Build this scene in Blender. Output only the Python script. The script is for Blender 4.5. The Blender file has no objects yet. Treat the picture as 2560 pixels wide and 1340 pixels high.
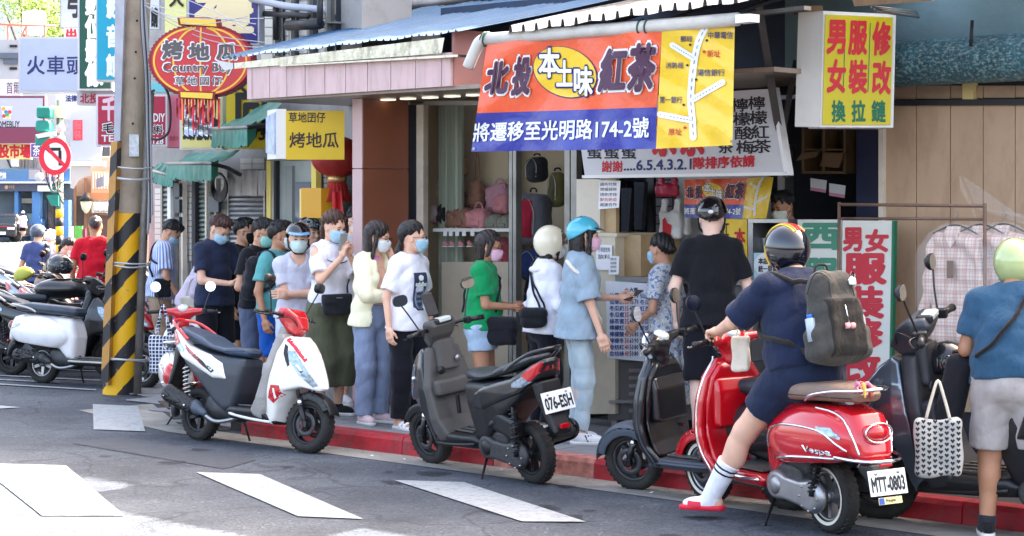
import bpy,bmesh,math,random
import numpy as np
from mathutils import Vector,Matrix,Euler
R = math.radians
PI = math.pi
sc = bpy.context.scene
COL = sc.collection
# ------------------------------------------------------------------ camera, light, exposure
FPX,CX,CY,CAMZ = 5000.0,1280.0,515.0,1.88      # focal length in photo pixels, principal column, horizon row, eye height
cd = bpy.data.cameras.new('camera')
cam = bpy.data.objects.new('camera',cd)
COL.objects.link(cam)
cam.location = (0,0,CAMZ)
cam.rotation_euler = (R(90),0,0)
cd.sensor_width = 36
cd.lens = 36 * FPX / 2560
cd.shift_y = (CY - 670) / 2560
cd.clip_start = .1
cd.clip_end = 2000
sc.camera = cam
SUN_EL,SUN_AZ = 43.5,57.0     # azimuth measured from +Y (away from the camera) towards +X
w = bpy.data.worlds.new('World')
sc.world = w
w.use_nodes = True
nt = w.node_tree
bg = nt.nodes['Background']
sky = nt.nodes.new('ShaderNodeTexSky')
sky.sky_type = 'NISHITA'
sky.sun_disc = False
sky.sun_elevation = R(SUN_EL)
sky.sun_rotation = R(SUN_AZ)
sky.air_density = .7
sky.dust_density = 6
sky.ozone_density = .3
wb_ = nt.nodes.new('ShaderNodeMix'); wb_.data_type = 'RGBA'; wb_.blend_type = 'MULTIPLY'; wb_.inputs[0].default_value = 1
wb_.inputs[7].default_value = (1.10,1.0,.86,1)      # camera white balance for open shade
nt.links.new(sky.outputs[0],wb_.inputs[6]); nt.links.new(wb_.outputs[2],bg.inputs[0])
bg.inputs[1].default_value = .10
sl = bpy.data.lights.new('sun','SUN')
sl.energy = 2.0
sl.angle = R(.55)
sl.color = (1,.95,.87)
so = bpy.data.objects.new('sun',sl)
COL.objects.link(so)
sd = Vector((math.sin(R(SUN_AZ)) * math.cos(R(SUN_EL)),math.cos(R(SUN_AZ)) * math.cos(R(SUN_EL)),math.sin(R(SUN_EL))))
so.rotation_euler = sd.to_track_quat('Z','Y').to_euler()
so.location = (0,0,30)
sc.view_settings.view_transform = 'Standard'
sc.view_settings.look = 'None'
sc.view_settings.exposure = 3.85
sc.view_settings.gamma = 1
sc.view_settings.use_curve_mapping = False
sc.cycles.max_bounces = 8
sc.cycles.diffuse_bounces = 4
sc.cycles.glossy_bounces = 3
sc.cycles.transmission_bounces = 4
sc.cycles.transparent_max_bounces = 8
sc.cycles.use_denoising = True
# ------------------------------------------------------------------ materials
def lin(c):
 return tuple(((v / 255) / 12.92 if v / 255 <= .04045 else ((v / 255 + .055) / 1.055) ** 2.4) for v in c[:3])
MATS = {}
def M(name,col=(128,128,128),rough=.6,metal=0.,var=0.,vs=6.,bump=0.,bs=60.,coat=0.,spec=.5,emit=0.,alpha=1.,trans=0.,grime=0.,gs=2.5,gcol=(60,54,46),stretch=(1,1,1),sheen=0.,bd=.01):
 """principled material, colour in sRGB 0-255; var = tonal variation, grime = amount of dirt patches"""
 if name in MATS: return MATS[name]
 m = bpy.data.materials.new(name); m.use_nodes = True
 n = m.node_tree.nodes; l = m.node_tree.links; b = n['Principled BSDF']
 c = lin(col)
 b.inputs['Base Color'].default_value = (*c,1)
 b.inputs['Roughness'].default_value = rough
 b.inputs['Metallic'].default_value = metal
 b.inputs['Specular IOR Level'].default_value = spec
 b.inputs['Coat Weight'].default_value = coat
 b.inputs['Coat Roughness'].default_value = .06
 b.inputs['Transmission Weight'].default_value = trans
 b.inputs['Alpha'].default_value = alpha
 if sheen: b.inputs['Sheen Weight'].default_value = sheen
 if emit:
  b.inputs['Emission Color'].default_value = (*c,1); b.inputs['Emission Strength'].default_value = emit
 if var or bump or grime:
  tc = n.new('ShaderNodeTexCoord'); mp = n.new('ShaderNodeMapping'); l.new(tc.outputs['Object'],mp.inputs[0])
  mp.inputs['Scale'].default_value = stretch
 last = None
 if var:
  t = n.new('ShaderNodeTexNoise'); t.inputs['Scale'].default_value = vs; t.inputs['Detail'].default_value = 5
  l.new(mp.outputs[0],t.inputs['Vector'])
  mx = n.new('ShaderNodeMix'); mx.data_type = 'RGBA'
  mr = n.new('ShaderNodeMapRange'); mr.inputs[1].default_value = .3; mr.inputs[2].default_value = .7
  l.new(t.outputs[0],mr.inputs[0]); l.new(mr.outputs[0],mx.inputs[0])
  mx.inputs[6].default_value = (*[max(0,v * (1 - var)) for v in c],1)
  mx.inputs[7].default_value = (*[min(1,v * (1 + var)) for v in c],1)
  last = mx.outputs[2]
 if grime:
  t = n.new('ShaderNodeTexNoise'); t.inputs['Scale'].default_value = gs; t.inputs['Detail'].default_value = 8; t.inputs['Roughness'].default_value = .7
  l.new(mp.outputs[0],t.inputs['Vector'])
  mr = n.new('ShaderNodeMapRange'); mr.inputs[1].default_value = .48; mr.inputs[2].default_value = .72; mr.inputs[4].default_value = grime
  l.new(t.outputs[0],mr.inputs[0])
  mx = n.new('ShaderNodeMix'); mx.data_type = 'RGBA'; l.new(mr.outputs[0],mx.inputs[0])
  if last is not None: l.new(last,mx.inputs[6])
  else: mx.inputs[6].default_value = (*c,1)
  mx.inputs[7].default_value = (*lin(gcol),1)
  last = mx.outputs[2]
 if last is not None: l.new(last,b.inputs['Base Color'])
 if bump:
  t = n.new('ShaderNodeTexNoise'); t.inputs['Scale'].default_value = bs; t.inputs['Detail'].default_value = 4
  l.new(mp.outputs[0],t.inputs['Vector'])
  bp = n.new('ShaderNodeBump'); bp.inputs['Strength'].default_value = bump; bp.inputs['Distance'].default_value = bd
  l.new(t.outputs[0],bp.inputs['Height']); l.new(bp.outputs[0],b.inputs['Normal'])
 MATS[name] = m
 return m
def cloth(name,col,var=.10,bump=.34,rough=.85):
 return M('cloth_' + name,col,rough,var=var,vs=9,bump=bump,bs=13,spec=.2,sheen=.12,bd=.045,stretch=(1.3,1.3,.8))
def paint(name,col,var=.03,rough=.28,coat=.6,grime=.12):
 return M('paint_' + name,col,rough,var=var,vs=3,coat=coat,grime=grime,gs=5)
def plastic(name,col,rough=.5,var=.12,grime=.25):
 return M('plastic_' + name,col,rough,var=var,vs=5,bump=.1,bs=220,grime=grime,gs=6,gcol=(84,80,74))
# ------------------------------------------------------------------ objects and tags
WT = set()      # things whose parts are modelled in world coordinates
def wthing(name,label,cat,base,group=None):
 o = thing(name,label,cat,base,0,group); WT.add(o.name); return o
def obj(name,me,mat=None,parent=None,loc=None,kind=None,label=None):
 o = bpy.data.objects.new(name,me); COL.objects.link(o)
 if mat is not None and me is not None and not len(me.materials): me.materials.append(mat)
 if parent is not None:
  o.parent = parent
  if parent.name in WT: o.matrix_parent_inverse = Matrix.Translation(-parent.location)
 if loc is not None: o.location = loc
 if kind: o['kind'] = kind
 if label: o['label'] = label
 return o
def tag(o,label,cat,group=None):
 o['label'] = label; o['category'] = cat
 if group: o['group'] = group
 return o
def thing(name,label,cat,loc=(0,0,0),rz=0.,group=None):
 o = obj(name,None,None,None,loc); o.rotation_euler = (0,0,rz)
 return tag(o,label,cat,group)
def kids(o): return [c for c in bpy.data.objects if c.parent == o]
def copy_tree(o,parent=None):
 c = o.copy(); COL.objects.link(c)
 if parent is not None: c.parent = parent
 for ch in list(o.children): copy_tree(ch,c)
 return c
def mesh(name,v,f,smooth=False):
 me = bpy.data.meshes.new(name)
 me.from_pydata([tuple(map(float,p)) for p in v],[],[tuple(map(int,q)) for q in f]); me.update()
 if smooth: me.polygons.foreach_set('use_smooth',[True] * len(me.polygons))
 return me
class MB:
 """collects simple shapes into one mesh"""
 def __init__(s): s.v = []; s.f = []; s.s = []
 def add(s,v,f,smooth=False):
  o = len(s.v); s.v += [tuple(map(float,p)) for p in v]; s.f += [tuple(int(i) + o for i in q) for q in f]; s.s += [smooth] * len(f); return s
 def box(s,lo,hi,M4=None,bev=0.):
  x0,y0,z0 = lo; x1,y1,z1 = hi
  if bev <= 0:
   v = [(x0,y0,z0),(x1,y0,z0),(x1,y1,z0),(x0,y1,z0),(x0,y0,z1),(x1,y0,z1),(x1,y1,z1),(x0,y1,z1)]
   f = [(0,3,2,1),(4,5,6,7),(0,1,5,4),(1,2,6,5),(2,3,7,6),(3,0,4,7)]
  else:
   b = bmesh.new(); bmesh.ops.create_cube(b,size=1)
   for q in b.verts: q.co = Vector((x0 + (q.co.x + .5) * (x1 - x0),y0 + (q.co.y + .5) * (y1 - y0),z0 + (q.co.z + .5) * (z1 - z0)))
   bmesh.ops.bevel(b,geom=b.edges[:],offset=bev,segments=2,affect='EDGES',profile=.5)
   b.verts.index_update(); v = [q.co.copy() for q in b.verts]; f = [[q.index for q in p.verts] for p in b.faces]; b.free()
  if M4 is not None: v = [M4 @ Vector(p) for p in v]
  return s.add(v,f)
 def quad(s,a,b,c,d): return s.add([a,b,c,d],[(0,1,2,3)])
 def prism(s,pts,off):
  """closed polygon of 3D points extruded by vector off"""
  n = len(pts); p = [Vector(q) for q in pts]; o = Vector(off)
  v = p + [q + o for q in p]
  f = [tuple(range(n))[::-1],tuple(range(n,2 * n))] + [(i,(i + 1) % n,n + (i + 1) % n,n + i) for i in range(n)]
  return s.add(v,f)
 def tube(s,pts,r,n=8,cap=True,closed=False):
  P = [Vector(p) for p in pts]; m = len(P); rr = r if isinstance(r,(list,tuple)) else [r] * m
  v = []; f = []; prev = None
  for i,p in enumerate(P):
   a = P[(i - 1) % m] if (i > 0 or closed) else p; b = P[(i + 1) % m] if (i < m - 1 or closed) else p
   t = (b - a).normalized()
   if prev is None:
    u = t.orthogonal().normalized()
   else:
    u = prev - t * prev.dot(t); u = u.normalized() if u.length > 1e-6 else t.orthogonal().normalized()
   prev = u; w_ = t.cross(u)
   for k in range(n):
    an = 2 * PI * k / n; v.append(p + (u * math.cos(an) + w_ * math.sin(an)) * rr[i])
  seg = m if closed else m - 1
  for i in range(seg):
   for k in range(n):
    j = (i + 1) % m
    f.append((i * n + k,i * n + (k + 1) % n,j * n + (k + 1) % n,j * n + k))
  if cap and not closed: f += [tuple(range(n))[::-1],tuple(range((m - 1) * n,m * n))]
  return s.add(v,f,n > 5)
 def lathe(s,prof,n=24,c=(0,0,0),axis='z',closed=False):
  """profile [(radius, height)] turned round an axis through c"""
  v = []; f = []; m = len(prof)
  for r,h in prof:
   for k in range(n):
    a = 2 * PI * k / n; x,y = r * math.cos(a),r * math.sin(a)
    p = {'z': (x,y,h),'y': (x,h,y),'x': (h,x,y)}[axis]
    v.append((p[0] + c[0],p[1] + c[1],p[2] + c[2]))
  for i in range(m if closed else m - 1):
   j = (i + 1) % m
   for k in range(n): f.append((i * n + k,i * n + (k + 1) % n,j * n + (k + 1) % n,j * n + k))
  return s.add(v,f,True)
 def mesh(s,name='m'):
  me = mesh(name,s.v,s.f); me.polygons.foreach_set('use_smooth',s.s); return me
 def obj(s,name,mat=None,parent=None,loc=None,kind=None,label=None): return obj(name,s.mesh(name),mat,parent,loc,kind,label)
def sm_bez(pts,n=6):
 """smooth curve through points"""
 P = [Vector(p) for p in pts]; out = []
 for i in range(len(P) - 1):
  a = P[max(i - 1,0)]; b = P[i]; c = P[i + 1]; d = P[min(i + 2,len(P) - 1)]
  for k in range(n):
   t = k / n
   out.append(.5 * ((2 * b) + (c - a) * t + (2 * a - 5 * b + 4 * c - d) * t * t + (3 * b - a - 3 * c + d) * t ** 3))
 out.append(P[-1]); return out
# ------------------------------------------------------------------ signed-distance modelling (numpy surface nets)
def A(*a): return np.array(a,dtype=np.float32)
def nrm(v): return np.sqrt((v * v).sum(-1))
def unit(v):
 v = np.asarray(v,dtype=np.float32); return v / (np.linalg.norm(v) + 1e-9)
def cap(P,a,b,ra,rb):
 a = np.asarray(a,np.float32); b = np.asarray(b,np.float32)
 ab = b - a; t = np.clip(((P - a) @ ab) / (ab @ ab + 1e-9),0,1)
 return nrm(P - a - t[:,None] * ab) - (ra + (rb - ra) * t)
def ell(P,c,r,Rm=None):
 q = P - np.asarray(c,np.float32); r = np.asarray(r,np.float32)
 if Rm is not None: q = q @ Rm.T
 k0 = nrm(q / r); k1 = nrm(q / (r * r)); return k0 * (k0 - 1) / (k1 + 1e-6)
def ecap(P,a,b,ra,rb,fwd):
 """elliptic capsule from a to b; radii (forward, lateral)"""
 a = np.asarray(a,np.float32); b = np.asarray(b,np.float32)
 ab = b - a; L = np.linalg.norm(ab); z = ab / L; x = fwd - z * (fwd @ z); x = unit(x); y = np.cross(z,x)
 q = P - a; h = q @ z; t = np.clip(h / L,0,1); w_ = h - t * L
 rx = ra[0] + (rb[0] - ra[0]) * t; ry = ra[1] + (rb[1] - ra[1]) * t; rz = np.minimum(rx,ry)
 u = q @ x; v = q @ y
 k0 = np.sqrt((u / rx) ** 2 + (v / ry) ** 2 + (w_ / rz) ** 2); k1 = np.sqrt((u / rx ** 2) ** 2 + (v / ry ** 2) ** 2 + (w_ / rz ** 2) ** 2)
 return k0 * (k0 - 1) / (k1 + 1e-6)
def rbox(P,c,h,r=.01,Rm=None):
 q = P - np.asarray(c,np.float32)
 if Rm is not None: q = q @ Rm.T
 q = np.abs(q) - (np.asarray(h,np.float32) - r)
 return nrm(np.maximum(q,0)) + np.minimum(q.max(-1),0) - r
def su(a,b,k=.02):
 h = np.clip(.5 + .5 * (b - a) / k,0,1); return b + (a - b) * h - k * h * (1 - h)
def sx(a,b,k=.02): return -su(-a,-b,k)
def poly2(X,Z,poly):
 """signed distance to a closed 2D polygon (negative inside)"""
 n = len(poly); d = np.full(X.shape,1e9,np.float32); ins = np.zeros(X.shape,bool)
 for i in range(n):
  ax,az = poly[i]; bx,bz = poly[(i + 1) % n]; ex,ez = bx - ax,bz - az
  wx,wz = X - ax,Z - az; t = np.clip((wx * ex + wz * ez) / (ex * ex + ez * ez + 1e-12),0,1)
  d = np.minimum(d,(wx - ex * t) ** 2 + (wz - ez * t) ** 2)
  c = ((az <= Z) & (bz > Z)) | ((bz <= Z) & (az > Z))
  if abs(ez) > 1e-9: ins ^= c & (X < ax + (Z - az) * ex / ez)
 return np.sqrt(d) * np.where(ins,-1,1)
HS = 1.
def nets(fn,lo,hi,h,name='m',xf=None):
 """mesh of fn<0 inside lo..hi with voxel h, only near blocks evaluated"""
 h = h * HS; B = 8; lo = np.asarray(lo,np.float32); hi = np.asarray(hi,np.float32)
 nb = np.maximum(1,np.ceil((hi - lo) / (h * B)).astype(int)); N = nb * B + 1
 g = np.stack(np.meshgrid(*[np.arange(k) for k in nb],indexing='ij'),-1).reshape(-1,3)
 cen = (lo + (g + .5) * B * h).astype(np.float32); dc = fn(cen)
 act = np.abs(dc) < h * B * .87 * 1.35 + 2 * h
 D = np.repeat(np.repeat(np.repeat(np.where(dc < 0,-1.,1.).reshape(nb).astype(np.float32),B,0),B,1),B,2)
 D = np.pad(D,((0,1),) * 3,mode='edge')
 ga = g[act]
 if not len(ga): return mesh(name,[],[])
 o = np.stack(np.meshgrid(*[np.arange(B + 1)] * 3,indexing='ij'),-1).reshape(-1,3)
 idx = (ga[:,None,:] * B + o[None]).reshape(-1,3)
 flat = np.unique((idx[:,0] * N[1] + idx[:,1]) * N[2] + idx[:,2])
 ix = np.stack([flat // (N[1] * N[2]),(flat // N[2]) % N[1],flat % N[2]],-1)
 vals = np.empty(len(flat),np.float32)
 for i in range(0,len(flat),200000):
  vals[i:i + 200000] = fn((lo + ix[i:i + 200000] * h).astype(np.float32))
 D.reshape(-1)[flat] = vals
 for ax in range(3):      # close the outer faces
  sl0 = [slice(None)] * 3; sl0[ax] = 0; D[tuple(sl0)] = np.maximum(D[tuple(sl0)],h * .5)
  sl0[ax] = -1; D[tuple(sl0)] = np.maximum(D[tuple(sl0)],h * .5)
 S = D < 0
 c8 = np.zeros([n - 1 for n in N],np.int8)
 for dx in (0,1):
  for dy in (0,1):
   for dz in (0,1): c8 += S[dx:N[0] - 1 + dx,dy:N[1] - 1 + dy,dz:N[2] - 1 + dz]
 cells = np.argwhere((c8 > 0) & (c8 < 8))
 if not len(cells): return mesh(name,[],[])
 vid = np.full(c8.shape,-1,np.int32); vid[tuple(cells.T)] = np.arange(len(cells))
 acc = np.zeros((len(cells),3),np.float32); cnt = np.zeros(len(cells),np.float32)
 cor = [(a,b,c) for a in (0,1) for b in (0,1) for c in (0,1)]
 val = {k: D[cells[:,0] + k[0],cells[:,1] + k[1],cells[:,2] + k[2]] for k in cor}
 for a in cor:
  for ax in range(3):
   if a[ax] == 1: continue
   b = list(a); b[ax] = 1; b = tuple(b); va,vb = val[a],val[b]; m = (va < 0) != (vb < 0)
   t = np.where(m,va / np.where(m,va - vb,1),0)
   p = np.array(a,np.float32)[None] + np.zeros((len(cells),3),np.float32); p[:,ax] += t
   acc += p * m[:,None]; cnt += m
 vv = lo + (cells + acc / cnt[:,None]) * h
 quads = []
 for ax in range(3):
  s0 = [slice(None)] * 3; s1 = [slice(None)] * 3; s0[ax] = slice(0,-1); s1[ax] = slice(1,None)
  Sa,Sb = S[tuple(s0)],S[tuple(s1)]
  e = np.argwhere(Sa != Sb); b_,c_ = [(1,2),(2,0),(0,1)][ax]
  e = e[(e[:,b_] > 0) & (e[:,c_] > 0) & (e[:,b_] < N[b_] - 1) & (e[:,c_] < N[c_] - 1)]
  inside = Sa[tuple(e.T)]
  def cell(db,dc_):
   q = e.copy(); q[:,b_] -= db; q[:,c_] -= dc_; return vid[tuple(q.T)]
  q4 = np.stack([cell(1,1),cell(0,1),cell(0,0),cell(1,0)],-1)
  q4[~inside] = q4[~inside][:,::-1]
  quads.append(q4)
 Q = np.concatenate(quads); Q = Q[(Q >= 0).all(1)]
 if xf is not None: vv = xf(vv)
 return npmesh(name,vv,Q)
def npmesh(name,v,Q,smooth=True):
 me = bpy.data.meshes.new(name); v = np.ascontiguousarray(v,np.float32); k = Q.shape[1]
 me.vertices.add(len(v)); me.vertices.foreach_set('co',v.ravel())
 me.loops.add(len(Q) * k); me.loops.foreach_set('vertex_index',np.ascontiguousarray(Q,np.int32).ravel())
 me.polygons.add(len(Q)); me.polygons.foreach_set('loop_start',np.arange(len(Q),dtype=np.int32) * k)
 me.polygons.foreach_set('use_smooth',np.full(len(Q),smooth)); me.update(calc_edges=True); return me
def mdata(me):
 v = np.empty(len(me.vertices) * 3,np.float32); me.vertices.foreach_get('co',v)
 q = np.empty(len(me.loops),np.int32); me.loops.foreach_get('vertex_index',q)
 return v.reshape(-1,3),q.reshape(-1,4)
def joinm(name,ms):
 vs,qs,o = [],[],0
 for m in ms:
  if not len(m.vertices): continue
  v,q = mdata(m); vs.append(v); qs.append(q + o); o += len(v)
 return npmesh(name,np.concatenate(vs),np.concatenate(qs))
def rotm(yaw=0,pitch=0,roll=0):
 """rows = local axes (fwd, left, up) in parent frame; pitch>0 looks down"""
 return np.array(Matrix.Rotation(yaw,3,'Z') @ Matrix.Rotation(pitch,3,'Y') @ Matrix.Rotation(roll,3,'X'),np.float32).T
# ------------------------------------------------------------------ photograph pixel -> point of a vertical plane, and lettering
def W(px,py,Y): return Vector(((px - CX) / FPX * Y,Y,CAMZ - (py - CY) / FPX * Y))
def G(px,py,z=0.):
 Y = FPX * (CAMZ - z) / (py - CY); return Vector(((px - CX) / FPX * Y,Y,z))
SD = Vector((.7254,-.6884,0))       # along the shop fronts, to the right and nearer
SN = Vector((-.6884,-.7254,0))      # out of the shop fronts, into the road
O0 = Vector((.73,16.67,0))
def F(s,t,z): return O0 + SD * s + SN * t + Vector((0,0,z))
class Pl:
 """vertical plane through p0 with horizontal direction d (left to right seen from the camera)"""
 def __init__(s,p0,d):
  s.p0 = Vector(p0); s.p0.z = 0; s.d = Vector((d[0],d[1],0)).normalized(); s.n = Vector((s.d.y,-s.d.x,0))
 def at(s,px,py,out=0.):
  p0 = s.p0 + s.n * out; r = Vector(((px - CX) / FPX,1,-(py - CY) / FPX))
  k = p0.dot(s.n) / (r.x * s.n.x + r.y * s.n.y); return Vector((r.x * k,k,CAMZ + r.z * k))
def FP(t): return Pl(F(0,t,0),SD)       # plane parallel to the shop fronts, t metres out
def YP(Y,yaw=0.): return Pl((0,Y,0),(math.cos(R(yaw)),math.sin(R(yaw)),0))
def slab(pl,px,th,name,mat,parent=None,out=0.,**k):
 """board: polygon of photo pixels on plane pl, th thick (backwards)"""
 pts = [pl.at(x,y,out) for x,y in px]
 return MB().prism(pts,-pl.n * th).obj(name,mat,parent,**k)
def rect(x0,y0,x1,y1): return [(x0,y1),(x1,y1),(x1,y0),(x0,y0)]
GLY = {}
def glyphs(body,mapf,mat,parent=None,bold=0.,shear=0.,name='lettering',vertical=False,sp=1.,res=2):
 """lettering mesh; mapf(u, v, k) -> point, u v in 0..1 of the text box, k = strike number"""
 key = (str(body),bold,shear,vertical,sp,res)
 if key not in GLY:
  cu = bpy.data.curves.new(name,'FONT')
  cu.body = '\n'.join(body) if vertical else body
  cu.size = 1; cu.resolution_u = res; cu.shear = shear; cu.align_x = 'CENTER' if vertical else 'LEFT'
  cu.space_line = sp if vertical else 1; cu.space_character = 1 if vertical else sp
  o = bpy.data.objects.new(name,cu); COL.objects.link(o); bpy.context.view_layer.update()
  dg = bpy.context.evaluated_depsgraph_get(); me = bpy.data.meshes.new_from_object(o.evaluated_get(dg)); bpy.data.objects.remove(o)
  if not len(me.vertices): return None
  b = [q.co.copy() for q in me.vertices]; fs = [tuple(p.vertices) for p in me.polygons]
  x0,x1 = min(q.x for q in b),max(q.x for q in b); y0,y1 = min(q.y for q in b),max(q.y for q in b)
  V2,F2 = [],[]; ns = 1 if not bold else (8 if bold > .03 else 4)
  for k in range(ns):
   dx,dy = (bold * math.cos(2 * PI * (k + .5) / ns),bold * math.sin(2 * PI * (k + .5) / ns)) if bold else (0,0)
   V2 += [((q.x + dx - x0) / (x1 - x0),(q.y + dy - y0) / (y1 - y0),k) for q in b]; F2 += [tuple(i + len(b) * k for i in f) for f in fs]
  GLY[key] = (V2,F2)
 V2,F2 = GLY[key]
 return obj(name,mesh(name,[mapf(*v) for v in V2],F2),mat,parent)
def text(body,corners,pl,mat,parent=None,out=.003,fn=None,**kw):
 """lettering fitted into a photo-pixel quad on plane pl: rect tuple or (TL, TR, BR, BL)"""
 if not hasattr(corners[0],'__len__'):
  a,b,c,d = corners; corners = ((a,b),(c,b),(c,d),(a,d))
 TL,TR,BR,BL = [Vector((*c,0)) for c in corners]
 def mp(u,t,k):
  p = (BL * (1 - u) + BR * u) * (1 - t) + (TL * (1 - u) + TR * u) * t
  return pl.at(p.x,p.y,out + k * .0002 + (fn(p.x,p.y) if fn else 0))
 return glyphs(body,mp,mat,parent,**kw)
# ------------------------------------------------------------------ ground, kerb, pavement
def asphalt():
 m = bpy.data.materials.new('asphalt'); m.use_nodes = True; n = m.node_tree.nodes; l = m.node_tree.links; b = n['Principled BSDF']
 tc = n.new('ShaderNodeTexCoord')
 def noise(s,d=6,r=.6): t = n.new('ShaderNodeTexNoise'); t.inputs['Scale'].default_value = s; t.inputs['Detail'].default_value = d; t.inputs['Roughness'].default_value = r; l.new(tc.outputs['Object'],t.inputs[0]); return t
 def ramp(src,stops):
  r = n.new('ShaderNodeValToRGB'); l.new(src,r.inputs[0]); e = r.color_ramp.elements
  e[0].position,e[0].color = stops[0][0],(*stops[0][1],1); e[1].position,e[1].color = stops[-1][0],(*stops[-1][1],1)
  for p,c in stops[1:-1]: q = e.new(p); q.color = (*c,1)
  return r
 big = ramp(noise(.45,5).outputs[0],[(.3,(.058,.068,.084)),(.7,(.084,.096,.116))])
 v = n.new('ShaderNodeTexVoronoi'); v.inputs['Scale'].default_value = 62; l.new(tc.outputs['Object'],v.inputs[0])
 sp = ramp(v.outputs['Color'],[(.0,(.42,.42,.43)),(.45,(1,1,1)),(.88,(1.25,1.25,1.22)),(1.,(3.2,3.1,2.9))])
 mx = n.new('ShaderNodeMix'); mx.data_type = 'RGBA'; mx.blend_type = 'MULTIPLY'; mx.inputs[0].default_value = .8
 l.new(big.outputs[0],mx.inputs[6]); l.new(sp.outputs[0],mx.inputs[7])
 st = ramp(noise(1.7,8,.7).outputs[0],[(.50,(1,1,1)),(.62,(.72,.72,.72))])
 m2 = n.new('ShaderNodeMix'); m2.data_type = 'RGBA'; m2.blend_type = 'MULTIPLY'; m2.inputs[0].default_value = .7
 l.new(mx.outputs[2],m2.inputs[6]); l.new(st.outputs[0],m2.inputs[7]); l.new(m2.outputs[2],b.inputs['Base Color'])
 wv = n.new('ShaderNodeTexNoise'); wv.inputs['Scale'].default_value = 1.3; l.new(tc.outputs['Object'],wv.inputs[0])
 av = n.new('ShaderNodeVectorMath'); av.operation = 'ADD'; l.new(tc.outputs['Object'],av.inputs[0]); l.new(wv.outputs['Color'],av.inputs[1])
 cr = n.new('ShaderNodeTexVoronoi'); cr.feature = 'DISTANCE_TO_EDGE'; cr.inputs['Scale'].default_value = .55; l.new(av.outputs[0],cr.inputs[0])
 ck = ramp(cr.outputs['Distance'],[(.0,(.35,.35,.35)),(.006,(.45,.45,.45)),(.011,(1,1,1))])
 m3 = n.new('ShaderNodeMix'); m3.data_type = 'RGBA'; m3.blend_type = 'MULTIPLY'; m3.inputs[0].default_value = .55
 l.new(m2.outputs[2],m3.inputs[6]); l.new(ck.outputs[0],m3.inputs[7])
 sn = ramp(noise(.9,3,.5).outputs[0],[(.35,(.74,.74,.76)),(.5,(1,1,1)),(.66,(1.18,1.17,1.14))])
 m4 = n.new('ShaderNodeMix'); m4.data_type = 'RGBA'; m4.blend_type = 'MULTIPLY'; m4.inputs[0].default_value = .8
 l.new(m3.outputs[2],m4.inputs[6]); l.new(sn.outputs[0],m4.inputs[7]); l.new(m4.outputs[2],b.inputs['Base Color'])
 b.inputs['Roughness'].default_value = .82; b.inputs['Specular IOR Level'].default_value = .3
 bp = n.new('ShaderNodeBump'); bp.inputs['Strength'].default_value = .9; bp.inputs['Distance'].default_value = .006
 l.new(v.outputs['Distance'],bp.inputs['Height']); l.new(bp.outputs[0],b.inputs['Normal'])
 return m
MB().add([(-400,-5,0),(400,-5,0),(400,900,0),(-400,900,0)],[(0,1,2,3)]).obj('road',asphalt(),kind='structure')
conc = M('concrete',(150,146,138),.85,var=.18,vs=2.5,bump=.5,bs=45,grime=.5,gs=3,gcol=(70,66,60))
conc2 = M('pavement_stone',(138,138,140),.85,var=.16,vs=2,bump=.5,bs=60,grime=.45,gs=2.2,gcol=(72,72,74))
joint = M('joint_dark',(62,60,58),.9,var=.2,vs=8)
def gpoly(pts,z): return [(p[0],p[1],z) for p in pts]
def FG(s,t,z=0.): return F(s,t,z)
# concrete gutter strip beside the kerb
gut = MB().add([FG(-4.6,2.0,.004),FG(-2.6,2.5,.004),FG(9,2.78,.004),FG(9,2.2,.004),FG(-2.3,2.2,.004),FG(-4.6,.9,.004)],[(0,1,2,3,4,5)]).obj('gutter',conc,kind='structure')
# raised pavement along the shops (base under the slabs) and flush apron further left
pv = MB()
pv.prism([FG(-2.3,-2.4,-.05),FG(9,-2.4,-.05),FG(9,2.06,-.05),FG(-2.3,2.06,-.05)],(0,0,.171)).obj('pavement',joint,kind='structure')
pave = bpy.data.objects['pavement']
ap = MB().prism([FG(-12,-3.2,-.05),FG(-2.3,-3.2,-.05),FG(-2.3,2.15,-.05),FG(-3.0,2.08,-.05),FG(-5.4,.72,-.05),FG(-9,-1.2,-.05)][::-1],(0,0,.057)).obj('apron',joint,kind='structure')
rnd = random.Random(4)
def slabs(parent,s0,s1,t0,t1,ds,dt,z,thick,clip=None):
 base = {}
 s = s0; r = 0
 t = t0
 while t < t1 - .05:
  s = s0 - (r % 2) * ds * .5
  while s < s1:
   a,b = max(s,s0),min(s + ds,s1)
   if b - a > .1 and (clip is None or clip((a + b) / 2,t + dt / 2)):
    m = MB(); g = .006; dz = rnd.uniform(-.003,.003)
    m.prism([FG(a + g,t + g,z - thick + dz),FG(b - g,t + g,z - thick + dz),FG(b - g,t + dt - g,z - thick + dz),FG(a + g,t + dt - g,z - thick + dz)],(0,0,thick))
    m.obj('paving_slab',conc2,parent)
   s += ds
  t += dt; r += 1
slabs(pave,-2.3,4.2,.1,2.05,.60,.39,.133,.010)
slabs(ap,-6.5,-2.3,-1.2,2.0,.60,.40,.018,.010,lambda s,t: t < 2.05 + min(0,(s + 3.0) * .55) and t < 2.0)
kerbm = M('kerb_red',(166,30,42),.6,var=.25,vs=7,bump=.7,bs=22,grime=.8,gs=9,gcol=(88,66,62))
kerbw = M('kerb_worn',(186,120,108),.8,var=.3,vs=14,bump=.9,bs=26,grime=.6,gs=8,gcol=(120,84,72))
kb = obj('kerb',None,kind='structure')
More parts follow.
